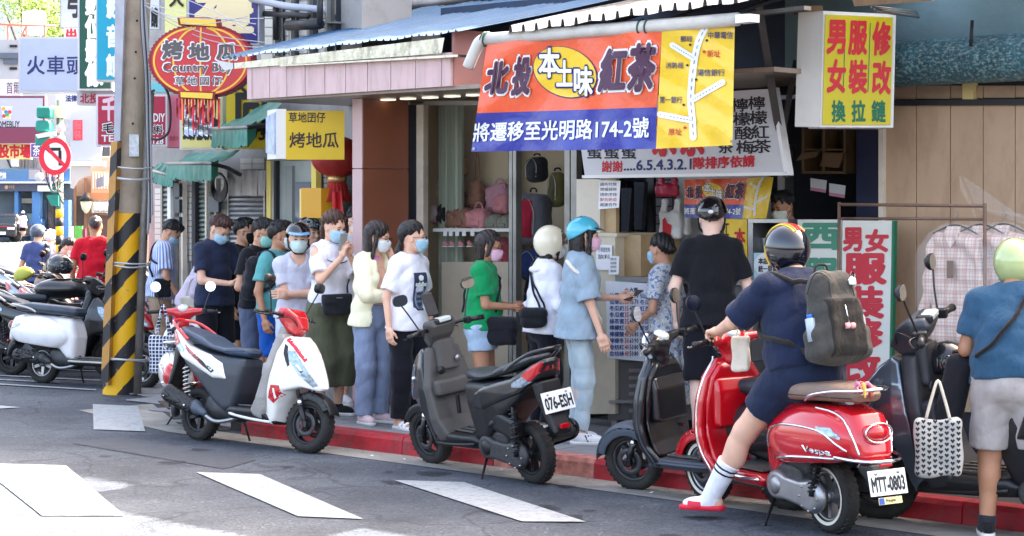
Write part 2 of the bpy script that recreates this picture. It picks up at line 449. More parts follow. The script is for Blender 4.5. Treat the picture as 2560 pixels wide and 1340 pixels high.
for i in range(12):
 a = -1.96 + i * .96; b_ = a + .952
 m = MB(); pr = [(2.065,-.02),(2.225,-.02),(2.215,.105),(2.195,.135),(2.065,.139)]
 m.add([FG(a,t,z) for t,z in pr] + [FG(b_,t,z) for t,z in pr],[(0,1,2,3,4),(9,8,7,6,5)] + [(i_,i_ + 5,(i_ + 1) % 5 + 5,(i_ + 1) % 5) for i_ in range(5)])
 m.obj('kerb_stone',kerbw if i == 3 else kerbm,kb)
# painted markings
wp = M('road_paint',(158,163,165),.7,var=.10,vs=9,bump=.6,bs=120,grime=.75,gs=22,gcol=(96,98,102))
mk = obj('crossing_markings',None,kind='structure')
def paint_poly(px,name='painted_stripe',z=.008,par=mk): return MB().add([G(x,y,z) for x,y in px],[tuple(range(len(px)))[::-1]]).obj(name,wp,par)
paint_poly([(-60,1157),(165,1163),(310,1288),(105,1288)]); paint_poly([(490,1180),(650,1185),(908,1297),(745,1290)])
paint_poly([(985,1200),(1160,1205),(1465,1304),(1305,1303)]); paint_poly([(232,1010),(345,1015),(363,1078),(234,1073)])
paint_poly([(-40,1013),(8,1014),(52,1018),(2,1021),(-40,1020)])
pk = obj('parking_markings',None,kind='structure')
for (x0,y0,x1,y1,w_) in [(-60,955,240,973,2.6),(-60,944,150,955,2.4),(-60,934,265,950,2.4),(-60,914,90,916,2),(-60,905,90,906,1.6),(-60,895,90,896,1.6),(120,921,430,934,2),(330,952,470,962,2),(330,940,470,946,1.6),(350,975,430,981,2.5)]:
 paint_poly([(x0,y0),(x1,y1),(x1,y1 + w_),(x0,y0 + w_)],'parking_line',.010,pk)
# manhole cover beside the white scooter
mh = MB().prism([G(395,1005,.019),G(450,1003,.019),G(475,1018,.019),G(420,1024,.019)][::-1],(0,0,.012)).obj('drain_cover',M('iron_rust',(74,62,54),.8,var=.3,bump=.6)); tag(mh,'rusty square drain cover set in the pavement left of the white and red scooter','drain cover')
# litter and leaves in the gutter
lt = MB()
for _ in range(150):
 s,t = rnd.uniform(-2.5,3.2),2.25 + abs(rnd.gauss(0,.09)); r_ = rnd.uniform(.004,.014); a = rnd.uniform(0,6.3)
 c = FG(s,t,.007); lt.add([c + Vector((r_ * math.cos(a + k * 2.1),r_ * math.sin(a + k * 2.1),rnd.uniform(0,.006))) for k in range(3)],[(0,1,2)])
lt.obj('leaf_litter',M('dry_leaf',(128,98,62),.9,var=.4),kind='stuff'); tag(bpy.data.objects['leaf_litter'],'dry leaf bits and grit along the foot of the red kerb','litter')
for i,(x,y) in enumerate([(930,1141),(1010,1150),(1252,1176),(760,1085),(905,1137),(1630,1232)]):
 c = G(x,y,.008); q = rnd.uniform(.015,.03)
 m = MB().add([c + Vector((rnd.uniform(-q,q),rnd.uniform(-q,q),rnd.uniform(0,.012))) for k in range(6)],[(0,1,2),(1,3,2),(2,3,4),(3,5,4)])
 o = m.obj('paper_scrap',M('scrap',(226,228,232),.7)); tag(o,['white scrap under the kerb left of the grey scooter','pale paper scrap beside the grey scooter front wheel','thin white stick by the grey scooter side stand','shiny foil scrap under the white and red scooter','orange tinted leaf scrap right of the white scooter front wheel','small pale scrap beside the black scooter stand'][i],'litter')
# ------------------------------------------------------------------ shop row on the right (frame s, t, z)
class Remap:
 """draws something laid out in one photo quad onto another"""
 def __init__(s,pl,src,dst): s.pl,s.src,s.dst,s.n = pl,src,dst,pl.n
 def at(s,x,y,out=0.):
  (ax,ay),(bx,by),(cx,cy),(dx,dy) = s.src
  v = .5; u = .5
  for _ in range(6):
   lx = ax + (dx - ax) * v; rx = bx + (cx - bx) * v; u = (x - lx) / (rx - lx)
   ty = ay + (by - ay) * u; by_ = dy + (cy - dy) * u; v = (y - ty) / (by_ - ty)
  q = [(1 - u) * (1 - v),u * (1 - v),u * v,(1 - u) * v]
  return s.pl.at(sum(w_ * p[0] for w_,p in zip(q,s.dst)),sum(w_ * p[1] for w_,p in zip(q,s.dst)),out)
def sbox(name,s0,s1,t0,t1,z0,z1,mat,parent=None,**k):
 return MB().prism([F(s0,t0,z0),F(s1,t0,z0),F(s1,t1,z0),F(s0,t1,z0)],(0,0,z1 - z0)).obj(name,mat,parent,**k)
def patch(pl,quad,nx,ny,fn,mat,name,parent=None,out=0.,rag=0.,thick=0.):
 (ax,ay),(bx,by),(cx,cy),(dx,dy) = quad; v = []
 for j in range(ny + 1):
  for i in range(nx + 1):
   u,w_ = i / nx,j / ny
   x = (ax * (1 - u) + bx * u) * (1 - w_) + (dx * (1 - u) + cx * u) * w_; y = (ay * (1 - u) + by * u) * (1 - w_) + (dy * (1 - u) + cy * u) * w_
   v.append(pl.at(x,y,out + (fn(x,y) if fn else 0)))
 f = [(j * (nx + 1) + i,(j + 1) * (nx + 1) + i,(j + 1) * (nx + 1) + i + 1,j * (nx + 1) + i + 1) for j in range(ny) for i in range(nx)]
 return obj(name,mesh(name,v,f,True),mat,parent)
def stroke(pl,pts,w_,mat,name,parent,out=.004,fn=None,n=6,cl=False):
 """flat band w_ px wide along px points"""
 P = sm_bez([(x,y,0) for x,y in pts],n) if n > 1 else [Vector((x,y,0)) for x,y in pts]; v = []
 for i,p in enumerate(P):
  t = (P[min(i + 1,len(P) - 1)] - P[max(i - 1,0)]).normalized(); q = Vector((-t.y,t.x,0)) * w_ / 2
  for s in (-1,1): c = p + q * s; v.append(pl.at(c.x,c.y,out + (fn(c.x,c.y) if fn else 0)))
 return obj(name,mesh(name,v,[(2 * i,2 * i + 1,2 * i + 3,2 * i + 2) for i in range(len(P) - 1)]),mat,parent)
def disc(pl,cx,cy,rx,ry,mat,name,parent,out=.004,fn=None,n=36,rot=0.,star=0):
 v = []; nr = 1 if rx < 20 else 8
 for j in range(nr):
  for k in range(n):
   a = 2 * PI * k / n; q = (1 if not star else (1 if k % 2 == 0 else .4)) * (1 - j / nr); x,y = rx * q * math.sin(a),-ry * q * math.cos(a)
   x,y = cx + x * math.cos(rot) - y * math.sin(rot),cy + x * math.sin(rot) + y * math.cos(rot); v.append(pl.at(x,y,out + (fn(x,y) if fn else 0)))
 v.append(pl.at(cx,cy,out + (fn(cx,cy) if fn else 0)))
 f = [(j * n + k,(j + 1) * n + k,(j + 1) * n + (k + 1) % n,j * n + (k + 1) % n) for j in range(nr - 1) for k in range(n)] + [((nr - 1) * n + k,nr * n,(nr - 1) * n + (k + 1) % n) for k in range(n)]
 return obj(name,mesh(name,v,f),mat,parent)
ink = M('ink_black',(28,26,30),.6); inkr = M('ink_red',(196,22,40),.6); inkb = M('ink_navy',(28,38,100),.6); wht = M('print_white',(236,236,234),.5); inkg = M('ink_green',(22,110,78),.6)
alu = M('window_aluminium',(150,148,142),.45,metal=.6,var=.15,vs=4,grime=.3,gs=5)
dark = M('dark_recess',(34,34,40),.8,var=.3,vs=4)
fas = M('fascia_pink',(206,174,172),.45,var=.08,vs=3,grime=.42,gs=7,gcol=(136,110,112),bump=.1,stretch=(2.4,2.4,.35))
fas2 = M('fascia_rose',(170,122,116),.5,var=.06,vs=3,grime=.2,gs=4,gcol=(140,104,106))
brownp = M('pillar_brown',(148,88,64),.4,var=.10,vs=3,coat=.15,grime=.2,gs=3,gcol=(120,76,60))
T1 = FP(1.3)
shop = wthing('shop_building','long low shop row with pink fascia, brown pillar, display window and open tea counter','building',F(1,0,0))
sbox('fascia_core',-3.06,-.475,.72,1.27,2.85,3.06,fas2,shop)
jx = [617,630,674,717,763,812,864,919,977,1039,1104,1127]
for a,b in zip(jx[:-1],jx[1:]):
 f = lambda x: 248 - (x - 620) * .0655
 slab(T1,[(a + .8,f(a)),(b - .8,f(b)),(b - .8,f(b) - 84),(a + .8,f(a) - 84)],.03,'fascia_panel',fas,shop)
sbox('fascia_return',-.47,-.44,.70,1.268,2.835,3.30,fas2,shop)
soff = M('soffit',(146,132,118),.35,var=.08,vs=2,stretch=(1,8,1),coat=.2,grime=.3)
so2 = sbox('soffit',-3.05,2.7,-.2,1.26,2.815,2.848,soff,shop)
lampm = M('soffit_light',(250,240,214),.4,emit=.10)
for x in (935,985,1040,1095,1150):
 p = FP(.75).at(x,255 - (x - 935) * .07); s_ = (p - O0).dot(SD); sbox('soffit_light',s_,s_ + .12,.6,.68,2.803,2.814,lampm,so2)
# pillar
P9 = FP(.9); sp_ = (P9.at(905,300) - O0).dot(SD); s_l = (P9.at(881,300) - O0).dot(SD)
pil = sbox('pillar',s_l,sp_ - .02,.34,.885,.1,2.815,fas2,shop)
pm = M('pillar_pink',(204,172,170),.4,var=.05,grime=.2,gs=6,gcol=(170,140,146))
for z0_,z1_ in ((.13,1.02),(1.03,1.44),(1.45,2.20),(2.21,2.812)):
 MB().prism([F(s_l,.886,z0_),F(sp_,.886,z0_),F(sp_,.90,z0_),F(s_l,.90,z0_)],(0,0,z1_ - z0_)).obj('pillar_panel',pm,pil)
 MB().prism([F(sp_ - .02,.345,z0_),F(sp_,.345,z0_),F(sp_,.884,z0_),F(sp_ - .02,.884,z0_)],(0,0,z1_ - z0_)).obj('pillar_panel',brownp,pil)
T3 = FP(.3)
def post(name,x0,x1,y0,y1,t,dep,mat,parent=shop,**k):
 pl = FP(t); return slab(pl,rect(x0,y0,x1,y1),dep,name,mat,parent,**k)
post('window_post_or_gap',1018,1040,262,985,.26,.06,dark); cream = M('frame_cream',(212,200,182),.5,var=.06,grime=.2,gs=5)  # first dark strip is no post: the gap's shade put into its colour
post('window_post_or_gap',1041,1058,262,985,.30,.06,cream)
for x0,x1 in ((1272,1280),(1282,1290),(1411,1424),(1427,1441)): post('window_post_or_gap',x0,x1,262,1010,.32,.07,alu)
post('window_head',1058,1440,252,263,.31,.08,alu)
post('window_sill',1058,1272,934,946,.33,.10,alu)
# room behind the glass
wallc = M('shop_wall_beige',(200,182,150),.7,var=.05,vs=1.5,grime=.15,gs=2); curt = M('curtain_green',(176,184,164),.8,var=.12,vs=6,stretch=(12,12,.3),bump=.4,bs=12)
sbox('back_wall',-2.1,-.10,-.62,-.55,.13,2.81,wallc,shop)
sbox('side_wall',-2.15,-2.08,-.6,.2,.13,2.81,wallc,shop)
m = MB(); pts = [F(-1.92 + .31 * k / 24,-.02 + .03 * math.sin(k * 1.9),.2) for k in range(25)]
for a,b in zip(pts[:-1],pts[1:]): m.quad(a,b,b + Vector((0,0,2.58)),a + Vector((0,0,2.58)))
m.obj('curtain',curt,shop)
post('display_board',1112,1270,262,940,-.30,.03,wallc)
post('display_plinth',1104,1270,655,940,.10,.25,M('plinth_beige',(198,182,158),.6,var=.05,grime=.2))
sh = post('display_shelf',1082,1272,571,579,.16,.40,M('shelf_white',(226,222,214),.5)); sh.name = 'display_shelf'
for x in (1108,1122,1138,1155,1176,1200,1225): post('price_card',x,x + 9,579,590,.165,.008,wht)
gl = M('window_glass',(30,36,36),.02,alpha=.16,spec=1.)
g_ = patch(FP(.29),[(1058,262),(1272,262),(1272,934),(1058,934)],1,1,None,gl,'window_pane',shop)
# stock in the window
def soft_bag(name,label,cat,pl,x0,y0,x1,y1,dep,mat,group,strap=None,sk=.0,flap=None):
 """rounded fabric bag filling a photo rectangle"""
 a,b = pl.at(x0,y1),pl.at(x1,y0); w_ = (b - a).dot(pl.d); h_ = b.z - a.z; base = a + pl.d * w_ / 2 - pl.n * dep / 2; base.z = a.z
 root = thing(name,label,cat,base,math.atan2(pl.d.y,pl.d.x),group)
 f = lambda P: su(rbox(P,(0,0,h_ * .42),(w_ * .48 - .0 ,dep * .45,h_ * .42),min(.04,dep * .35,h_ * .2)) ,ell(P,(sk * w_,0,h_ * .80),(w_ * .34,dep * .35,h_ * .2)),.03) + .004 * np.sin(P[:,0] * 60 + P[:,2] * 30) + .004 * np.sin(P[:,2] * 75 - P[:,0] * 20)
 bo = obj('bag_body',nets(f,(-w_ * .6,-dep * .6,-.02),(w_ * .6,dep * .6,h_ * 1.08),max(.008,min(w_,h_) / 26)),mat,root)
 fp = MB().box((-w_ * .30,-dep * .52,h_ * .12),(w_ * .30,-dep * .40,h_ * .42),bev=.012); fp.obj('front_pocket',flap or mat,root)
 if strap:
  MB().tube(sm_bez([(-w_ * .22,0,h_ * .9),(-w_ * .10,0,h_ * .9 + strap),(w_ * .10,0,h_ * .9 + strap),(w_ * .22,0,h_ * .9)],6),.008,6).obj('strap',mat,root)
 return root
bb = cloth('bag_brown',(140,98,78)); bp = cloth('bag_pink',(200,128,130)); bgr = cloth('bag_olive',(122,120,104)); bk = cloth('bag_black',(34,34,40)); grp = 'bags in the display window'
Pw = FP(.02)
soft_bag('handbag','brown fabric handbag, largest on the window shelf','bag',Pw,1106,515,1166,572,.18,bb,grp)
soft_bag('handbag','tall brown backpack standing at the left end of the window shelf','bag',FP(-.1),1112,468,1148,530,.14,bb,grp)
soft_bag('handbag','brown shoulder bag hanging by a long strap inside the window','bag',FP(-.1),1164,448,1196,520,.12,bb,grp,strap=.24)
soft_bag('handbag','small pink drawstring bag in the middle of the window shelf','bag',Pw,1157,520,1206,570,.16,bp,grp,strap=.06)
soft_bag('handbag','olive grey pouch right of the pink drawstring bag','bag',Pw,1208,536,1240,571,.14,bgr,grp)
soft_bag('handbag','olive pouch at the right end of the window shelf','bag',Pw,1240,538,1266,571,.12,bgr,grp)
soft_bag('handbag','pale pink backpack hanging high behind the window shelf','bag',FP(-.15),1206,455,1262,530,.16,cloth('bag_rose',(186,136,148)),grp,strap=.05)
soft_bag('handbag','black pouch at the far left of the window shelf','bag',Pw,1086,508,1106,560,.12,bk,grp)
soft_bag('handbag','white bag with red flowers at the left edge of the window','bag',FP(-.05),1062,512,1088,560,.1,M('flower_bag',(226,204,206),.8,grime=.8,gs=14,gcol=(190,60,80)),grp)
soft_bag('travel_bag','dark red travel bag standing low behind the window','bag',FP(-.05),1215,592,1266,690,.2,cloth('bag_dred',(150,24,44)),grp)
for i,x in enumerate((1108,1124,1146,1168)):
 base = FP(.12).at(x + 7,616); r = thing('baby_shoe','tiny pink shoe hanging under the window shelf, %s from the left' % ['first','second','third','fourth'][i],'shoe',base,math.atan2(SD.y,SD.x),'small shoes under the window shelf')
 f = lambda P: su(ell(P,(.0,0,.018),(.032,.016,.016)),ell(P,(-.016,0,.03),(.016,.014,.022)),.01); obj('shoe_body',nets(f,(-.05,-.03,-.01),(.05,.03,.06),.005),bp,r); MB().box((-.034,-.017,-.004),(.034,.017,.004),bev=.003).obj('sole',wht,r)
for i,q in enumerate(((1064,440,1100,500),(1150,478,1186,520),(1226,480,1262,534),(1120,380,1150,440))):
 soft_bag('handbag',['beige bag hanging at the left of the window','brown bag behind the pink drawstring bag','dusty pink bag at the right of the window shelf','light brown bag hanging high in the window'][i],'bag',FP(-.12),*q,.14,[cloth('bag_beige',(196,170,140)),bb,cloth('bag_dusty',(198,130,132)),cloth('bag_lbrown',(166,118,92))][i],grp,strap=.08)
# open bay with rucksacks between the posts
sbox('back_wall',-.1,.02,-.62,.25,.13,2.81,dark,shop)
PB = FP(-.05)
def rucksack(label,pl,x0,y0,x1,y1,dep,m1,m2,group='rucksacks hanging between the window posts'):
 a,b = pl.at(x0,y1),pl.at(x1,y0); w_ = (b - a).dot(pl.d); h_ = b.z - a.z; base = a + pl.d * w_ / 2; base.z = a.z
 root = thing('rucksack',label,'rucksack',base,math.atan2(pl.d.y,pl.d.x),group)
 f = lambda P: su(rbox(P,(0,0,h_ * .46),(w_ * .46,dep * .45,h_ * .44),min(.07,dep * .4)),ell(P,(0,-dep * .2,h_ * .30),(w_ * .36,dep * .45,h_ * .24)),.03) + .003 * np.sin(P[:,2] * 40 + P[:,0] * 25)
 obj('pack_body',nets(f,(-w_ * .6,-dep * .9,-.03),(w_ * .6,dep * .6,h_ * 1.05),.010),m1,root)
 f2 = lambda P: sx(f(P) - .008,np.maximum(np.abs(P[:,0]) - w_ * .24,np.maximum(P[:,2] - h_ * .80,h_ * .12 - P[:,2])),.02) + np.where(P[:,1] > -dep * .1,.1,0)
 obj('front_panel',nets(f2,(-w_ * .6,-dep * .9,-.03),(w_ * .6,0,h_ * 1.05),.010),m2,root)
 MB().tube(sm_bez([(-.035,0,h_ * .93),(-.025,0,h_ * .99),(.025,0,h_ * .99),(.035,0,h_ * .93)],4),.008,6).obj('grab_handle',bk,root)
 m = MB().tube(sm_bez([(-w_ * .26,-dep * .50,h_ * .2),(-w_ * .27,-dep * .50,h_ * .6),(0,-dep * .46,h_ * .84),(w_ * .27,-dep * .50,h_ * .6),(w_ * .26,-dep * .50,h_ * .2)],6),.005,5); m.obj('zip',alu,root)
 return root
rucksack('large red and grey rucksack hanging between the window posts',PB,1296,470,1372,612,.22,cloth('ruck_grey',(92,92,98)),cloth('ruck_red',(150,26,50)))
rucksack('black rucksack hanging above the red rucksack',FP(-.2),1320,384,1366,458,.16,cloth('ruck_blk',(44,46,50)),cloth('ruck_blk2',(56,58,60)))
rucksack('olive rucksack right of the red rucksack',FP(-.2),1376,420,1412,520,.16,cloth('ruck_olive',(104,98,60)),cloth('ruck_olive2',(84,80,54)))
rucksack('navy blue rucksack hanging below the red rucksack',FP(-.15),1300,615,1370,700,.2,cloth('ruck_navy',(34,58,104)),cloth('ruck_navy2',(26,44,84)))
for i,(x,y,c) in enumerate([(1308,730,bk),(1345,745,cloth('bag_tan',(150,120,110))),(1385,700,bk),(1385,790,bk),(1330,820,cloth('bag_wine',(110,30,44)))]):
 soft_bag('suitcase',['black case low between the window posts','tan bag stacked under the navy rucksack','black bag at the right post beside the rucksacks','black bag lowest at the right window post','wine red bag standing low between the window posts'][i],'bag',FP(-.1),x - 22,y - 38,x + 22,y + 38,.2,c,'bags stacked between the posts')
MB().tube([FP(-.02).at(1341,640),FP(-.02).at(1341,800)],.008,6).obj('handle_rail',alu,shop)
# ---- tea stall: dark room, counter, cabinets
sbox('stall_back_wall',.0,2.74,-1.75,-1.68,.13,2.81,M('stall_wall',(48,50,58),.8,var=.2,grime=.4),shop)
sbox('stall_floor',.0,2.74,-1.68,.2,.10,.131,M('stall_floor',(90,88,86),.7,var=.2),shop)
steel = M('stainless',(176,176,176),.32,metal=.8,var=.12,vs=6,grime=.4,gs=5,gcol=(96,92,88)); beige = M('cabinet_beige',(206,194,170),.55,var=.05,grime=.25,gs=4,gcol=(150,132,104)); tan_ = M('cabinet_tan',(186,158,118),.6,var=.06,grime=.25,gs=4)
stall = wthing('drinks_counter','stainless steel drinks counter with price board on its front','counter',F(1.0,.3,.13))
PC = FP(.62)
slab(PC,[(1506,703),(1880,714),(1880,700),(1506,690)],.75,'counter_top',steel,stall,out=.04)
slab(PC,rect(1520,904,1880,1050),.6,'counter_body',M('steel_dull',(112,112,112),.45,metal=.6,var=.2,vs=5,grime=.5),stall)
slab(PC,rect(1520,714,1880,903),.6,'counter_body',M('steel_dull2',(120,120,120),.45,metal=.5,var=.2,vs=5,grime=.4),stall)
for k,y in enumerate((922,940,960,980,1000,1022)): slab(PC,rect(1572,y,1608,y + 9),.02,'grille_slat',steel,stall,out=.012)
slab(PC,rect(1522,1000,1640,1008),.1,'drip_ledge',steel,stall,out=.06)
for x in (1528,1562,1600): slab(PC,rect(x,1040,x + 14,1085),.1,'counter_leg',conc,stall,out=-.02)
pb = slab(PC,[(1518,895),(1702,912),(1702,714),(1514,702)],.02,'price_board',M('board_white',(222,224,228),.4,grime=.12),stall,out=.045)
rows = [('仙草蜜','35 45 70','仙草奶'),('仙草奶','35 45 70','冬瓜奶'),('冬瓜奶','35 45 70','紅茶奶'),('冬瓜蜜','35 45 70','珍珠奶'),('綠茶蜜','35 45 70','冬瓜珍'),('檸檬紅','40 50 80','珍珠'),('檸檬酸','40 50 80','珍珠'),('檸檬冬','50 60 90','珍珠'),('金桔紅','40 50 80','咖啡'),('金桔綠','40 50 80','')]
inkblue = M('ink_blue',(40,60,140),.6)
for i,(a,b,c) in enumerate(rows):
 y = 732 + i * 16.2; h_ = 12.5
 text(a,(1524,y,1560,y + h_),PC,inkblue,pb,.047,bold=.02,res=1)
 text(b[:2],(1562,y,1572,y + h_),PC,inkr,pb,.047,bold=.02,res=1); text(b[3:5],(1574,y,1584,y + h_),PC,inkb,pb,.047,bold=.02,res=1); text(b[6:8],(1586,y,1596,y + h_),PC,inkb,pb,.047,bold=.02,res=1)
 if c: text(c,(1600,y + 1,1600 + 12.3 * len(c),y + h_ + 1),PC,inkblue,pb,.047,bold=.02,res=1)
text('小',(1562,719,1571,729),PC,inkr,pb,.047,bold=.03,res=1); text('大瓶',(1574,719,1595,730),PC,ink,pb,.047,bold=.03,res=1)
# beige cabinets left of the counter
cab = wthing('cabinet','beige cabinet beside the counter with taped notices','cabinet',PC.at(1515,1040))
slab(FP(.60),rect(1441,448,1500,1030),.08,'side_panel',M('panel_cream',(214,204,186),.6,var=.04,grime=.25,gs=3),cab)
slab(FP(.66),rect(1475,590,1538,1035),.5,'cabinet_body',beige,cab); slab(FP(.66),[(1470,590),(1542,592),(1542,583),(1470,581)],.52,'cabinet_top',beige,cab,out=.01)
slab(FP(.55),rect(1538,588,1602,690),.5,'cabinet_body',tan_,cab)
MB().prism([FP(.55).at(1500,446),FP(.55).at(1540,446),FP(.55).at(1540,585),FP(.55).at(1495,585)],-SN * .04).obj('upper_panel',tan_,cab)
note = M('paper_white',(236,236,238),.8)
def notice(label,pl,quad,lines,out=.006,mat=None,ms=None):
 o = slab(pl,quad,.002,'paper_notice',mat or note,None,out=out); tag(o,label,'notice','paper notices at the counter'); (x0,y1),(x1,_),(_,y0),_ = quad
 n = len(lines)
 for i,l in enumerate(lines):
  a = y0 + (y1 - y0) * (i + .35) / (n + .6); b = y0 + (y1 - y0) * (i + 1.05) / (n + .6); text(l,(x0 + 5,a,x1 - 5,b),pl,(ms or [ink] * n)[i],o,out + .002,res=1)
 return o
notice('white notice taped up under the grey sign board',FP(.72),[(1495,523),(1547,519),(1551,452),(1499,450)],['請先付款','現場排隊','請依序排','配合防疫','謝謝合作'],ms=[inkb,ink,ink,inkr,ink])
notice('white sheet taped on the beige cabinet door',FP(.67),[(1490,675),(1530,675),(1530,612),(1490,612)],['外帶請告知','飲料',''])
notice('small card standing at the counter corner',FP(.70),[(1521,686),(1546,686),(1548,641),(1524,639)],['請戴口罩','保持距離','依序排隊','謝謝'])
# tiled wall and wire rack behind the counter
sbox('stall_side_tiles',.62,1.52,-.32,-.25,1.2,2.8,M('tile_white',(214,212,204),.4,var=.06,grime=.3),shop)
rk = wthing('wire_rack','black wire grid rack hanging against the white wall behind the counter','rack',FP(-.1).at(1620,690))
PR = FP(-.12); blk = M('black_metal',(30,30,34),.5,grime=.2)
for x in (1566,1590,1612,1636,1660,1682): MB().tube([PR.at(x,440),PR.at(x,692)],.006,6).obj('rack_bar',blk,rk)
for y in range(450,700,22): MB().tube([PR.at(1560,y),PR.at(1690,y)],.005,6).obj('rack_bar',blk,rk)
slab(FP(-.05),rect(1616,440,1634,694),.03,'rack_upright',blk,rk)
for i,(x,y,a) in enumerate(((1553,470,0),(1585,455,0))):
 o = MB().prism([FP(.1).at(x,y),FP(.1).at(x + 26,y),FP(.1).at(x + 18,y + 120),FP(.1).at(x,y + 118)],-SN * .05).obj('hanging_bag',cloth('hang_dark',(54,56,64)),None); tag(o,['dark grey cloth hanging behind the white notice','long black umbrella cover hanging on the wire rack'][i],'cloth')
# plastic bags
def carrier(label,pl,x0,y0,x1,y1,mat,red=None):
 a,b = pl.at(x0,y1),pl.at(x1,y0); w_ = (b - a).dot(pl.d); h_ = b.z - a.z; base = a + pl.d * w_ / 2; base.z = a.z
 root = thing('carrier_bag',label,'plastic bag',base,math.atan2(pl.d.y,pl.d.x),'plastic bags hanging by the counter')
 f = lambda P: np.minimum(rbox(P,(0,0,h_ * .36),(w_ * .46,.035,h_ * .36),.03),np.minimum(rbox(P,(-w_ * .28,0,h_ * .82),(w_ * .12,.018,h_ * .2),.012),rbox(P,(w_ * .28,0,h_ * .82),(w_ * .12,.018,h_ * .2),.012))) + .010 * np.sin(P[:,0] * 45 + 14 * P[:,2]) * np.sin(P[:,2] * 22 + 3)
 obj('bag_body',nets(f,(-w_ * .6,-.08,-.02),(w_ * .6,.08,h_ * 1.06),.009),mat,root)
 if red: MB().prism([(-w_ * .22,-.05,h_ * .12),(w_ * .12,-.05,h_ * .10),(w_ * .16,-.05,h_ * .36),(-.01,-.05,h_ * .42),(-w_ * .12,-.05,h_ * .56),(-w_ * .22,-.05,h_ * .5)],(0,.004,0)).obj('print',red,root)
 return root
pw = M('plastic_white',(222,220,216),.35,var=.05,bump=.5,bs=30,trans=.0)
carrier('white plastic carrier bag with red print beside the small banner',FP(.12),1650,500,1708,598,pw,inkr)
carrier('white plastic carrier bag right of the printed carrier bag',FP(.05),1694,515,1728,590,pw,inkr)
carrier('crimson plastic bag hanging top left of the small banner',FP(.1),1640,445,1700,492,M('plastic_pink',(190,40,72),.35,bump=.6,bs=30))
# the banner (drawn once in the large banner's pixels, reused small behind the counter)
bo_ = M('banner_orange',(230,82,30),.34,var=.09,vs=3,coat=.4,bump=.5,bs=5,bd=.05); bbl = M('banner_blue',(18,32,142),.34,var=.08,vs=3,coat=.4,bump=.5,bs=5,bd=.05); by_ = M('banner_yellow',(234,192,14),.34,var=.06,vs=3,coat=.4,bump=.4,bs=5,bd=.05)
purp = M('ink_plum',(74,34,66),.45)
def banner(pl,label,fn,k=1.,loc=None,detail=True):
 root = wthing('banner',label,'banner',loc,'printed banners of the tea shop'); q = dict(fn=fn)
 patch(pl,[(1218,102),(1655,72),(1642,268),(1192,283)],40,18,fn,bo_,'orange_field',root)
 patch(pl,[(1192,283),(1642,268),(1640,372),(1178,379)],40,9,fn,bbl,'blue_field',root)
 patch(pl,[(1655,72),(1837,60),(1831,363),(1640,372)],18,26,fn,by_,'yellow_field',root)
 disc(pl,1413,181,84,62,M('ink_navy',0),'oval_edge',root,.004 * k,fn,rot=.38); disc(pl,1412,180,81,60,by_,'oval',root,.006 * k,fn,rot=.38)
 o1,o2 = .009 * k,.019 * k
 for ch,a,b,c,d in (('北',1212,152,1270,236),('投',1279,140,1326,238),('紅',1498,120,1564,228),('茶',1568,108,1637,228)):
  qd = ((a + 9,b + 3),(c + 5,b),(c - 3,d - 2),(a - 4,d + 1))
  text(ch,qd,pl,wht,root,o1,fn,bold=.075,res=2); text(ch,[(x + (2 if i in (0,3) else -2),y + (3 if i < 2 else -3)) for i,(x,y) in enumerate(qd)],pl,purp,root,o2,fn,bold=.05)
 for ch,a,b,c,d in (('本',1346,120,1400,194),('土',1390,150,1432,216),('味',1434,166,1482,240)):
  text(ch,(a,b,c,d),pl,inkb,root,o1,fn,bold=.07); text(ch,(a + 2,b + 2,c - 2,d - 2),pl,wht,root,o2,fn,bold=.035)
 text('將遷移至光明路174-2號',((1186,308),(1622,293),(1621,344),(1182,354)),pl,wht,root,.006 * k,fn,bold=.024)
 main = [(1763,70),(1746,105),(1736,150),(1729,205),(1727,255),(1731,300),(1733,343)]
 for i,(pts,w_) in enumerate(((main,17),([(1681,113),(1735,146)],15),([(1806,206),(1730,250)],15),([(1650,286),(1733,302)],15))):
  stroke(pl,pts,w_,wht,'map_road',root,(.006 + i * .0012) * k,fn)
  for p in (pts[0],pts[-1]): disc(pl,p[0],p[1],w_ / 2,w_ / 2,wht,'map_road',root,(.0065 + i * .0012) * k,fn,14)
  P = sm_bez([(x,y,0) for x,y in pts],24 if len(pts) == 2 else 5); n = 0
  m = MB();
  for a,b in zip(P[::2],P[1::2]):
   t = (b - a); t = Vector((-t.y,t.x,0)).normalized() * .8; v = [pl.at(c.x,c.y,.0105 * k + (fn(c.x,c.y) if fn else 0)) for c in (a - t,b - t,b + t,a + t)]; m.add(v,[(0,1,2,3)])
  d = m.obj('map_dashes',ink,root); d['kind'] = 'stuff'
 for tx,a,b,c,d,mt in (('郵局',1701,90,1730,105,inkb),('中華電信',1770,79,1832,97,inkb),('新址',1768,125,1800,143,inkr),('消防局',1664,156,1708,171,inkb),('陽信銀行',1744,173,1811,190,inkb),('第一銀行',1649,241,1705,258,inkb),('原址',1671,321,1704,338,inkr)):
  if detail: text(tx,(a,b,c,d),pl,mt,root,.006 * k,fn,res=1,bold=.012)
 for x,y in ((1725,112),(1767,101),(1718,163),(1740,199),(1709,262)): disc(pl,x,y,3.2,3.2,ink,'map_dot',root,.006 * k,fn,12)
 for x,y in ((1760,129),(1712,319)): disc(pl,x,y,6,6,inkr,'map_star',root,.006 * k,fn,10,star=1)
 for x,y in ((1184,372),(1829,353)): disc(pl,x,y,4,4,alu,'eyelet',root,.006 * k,fn,12)
 return root
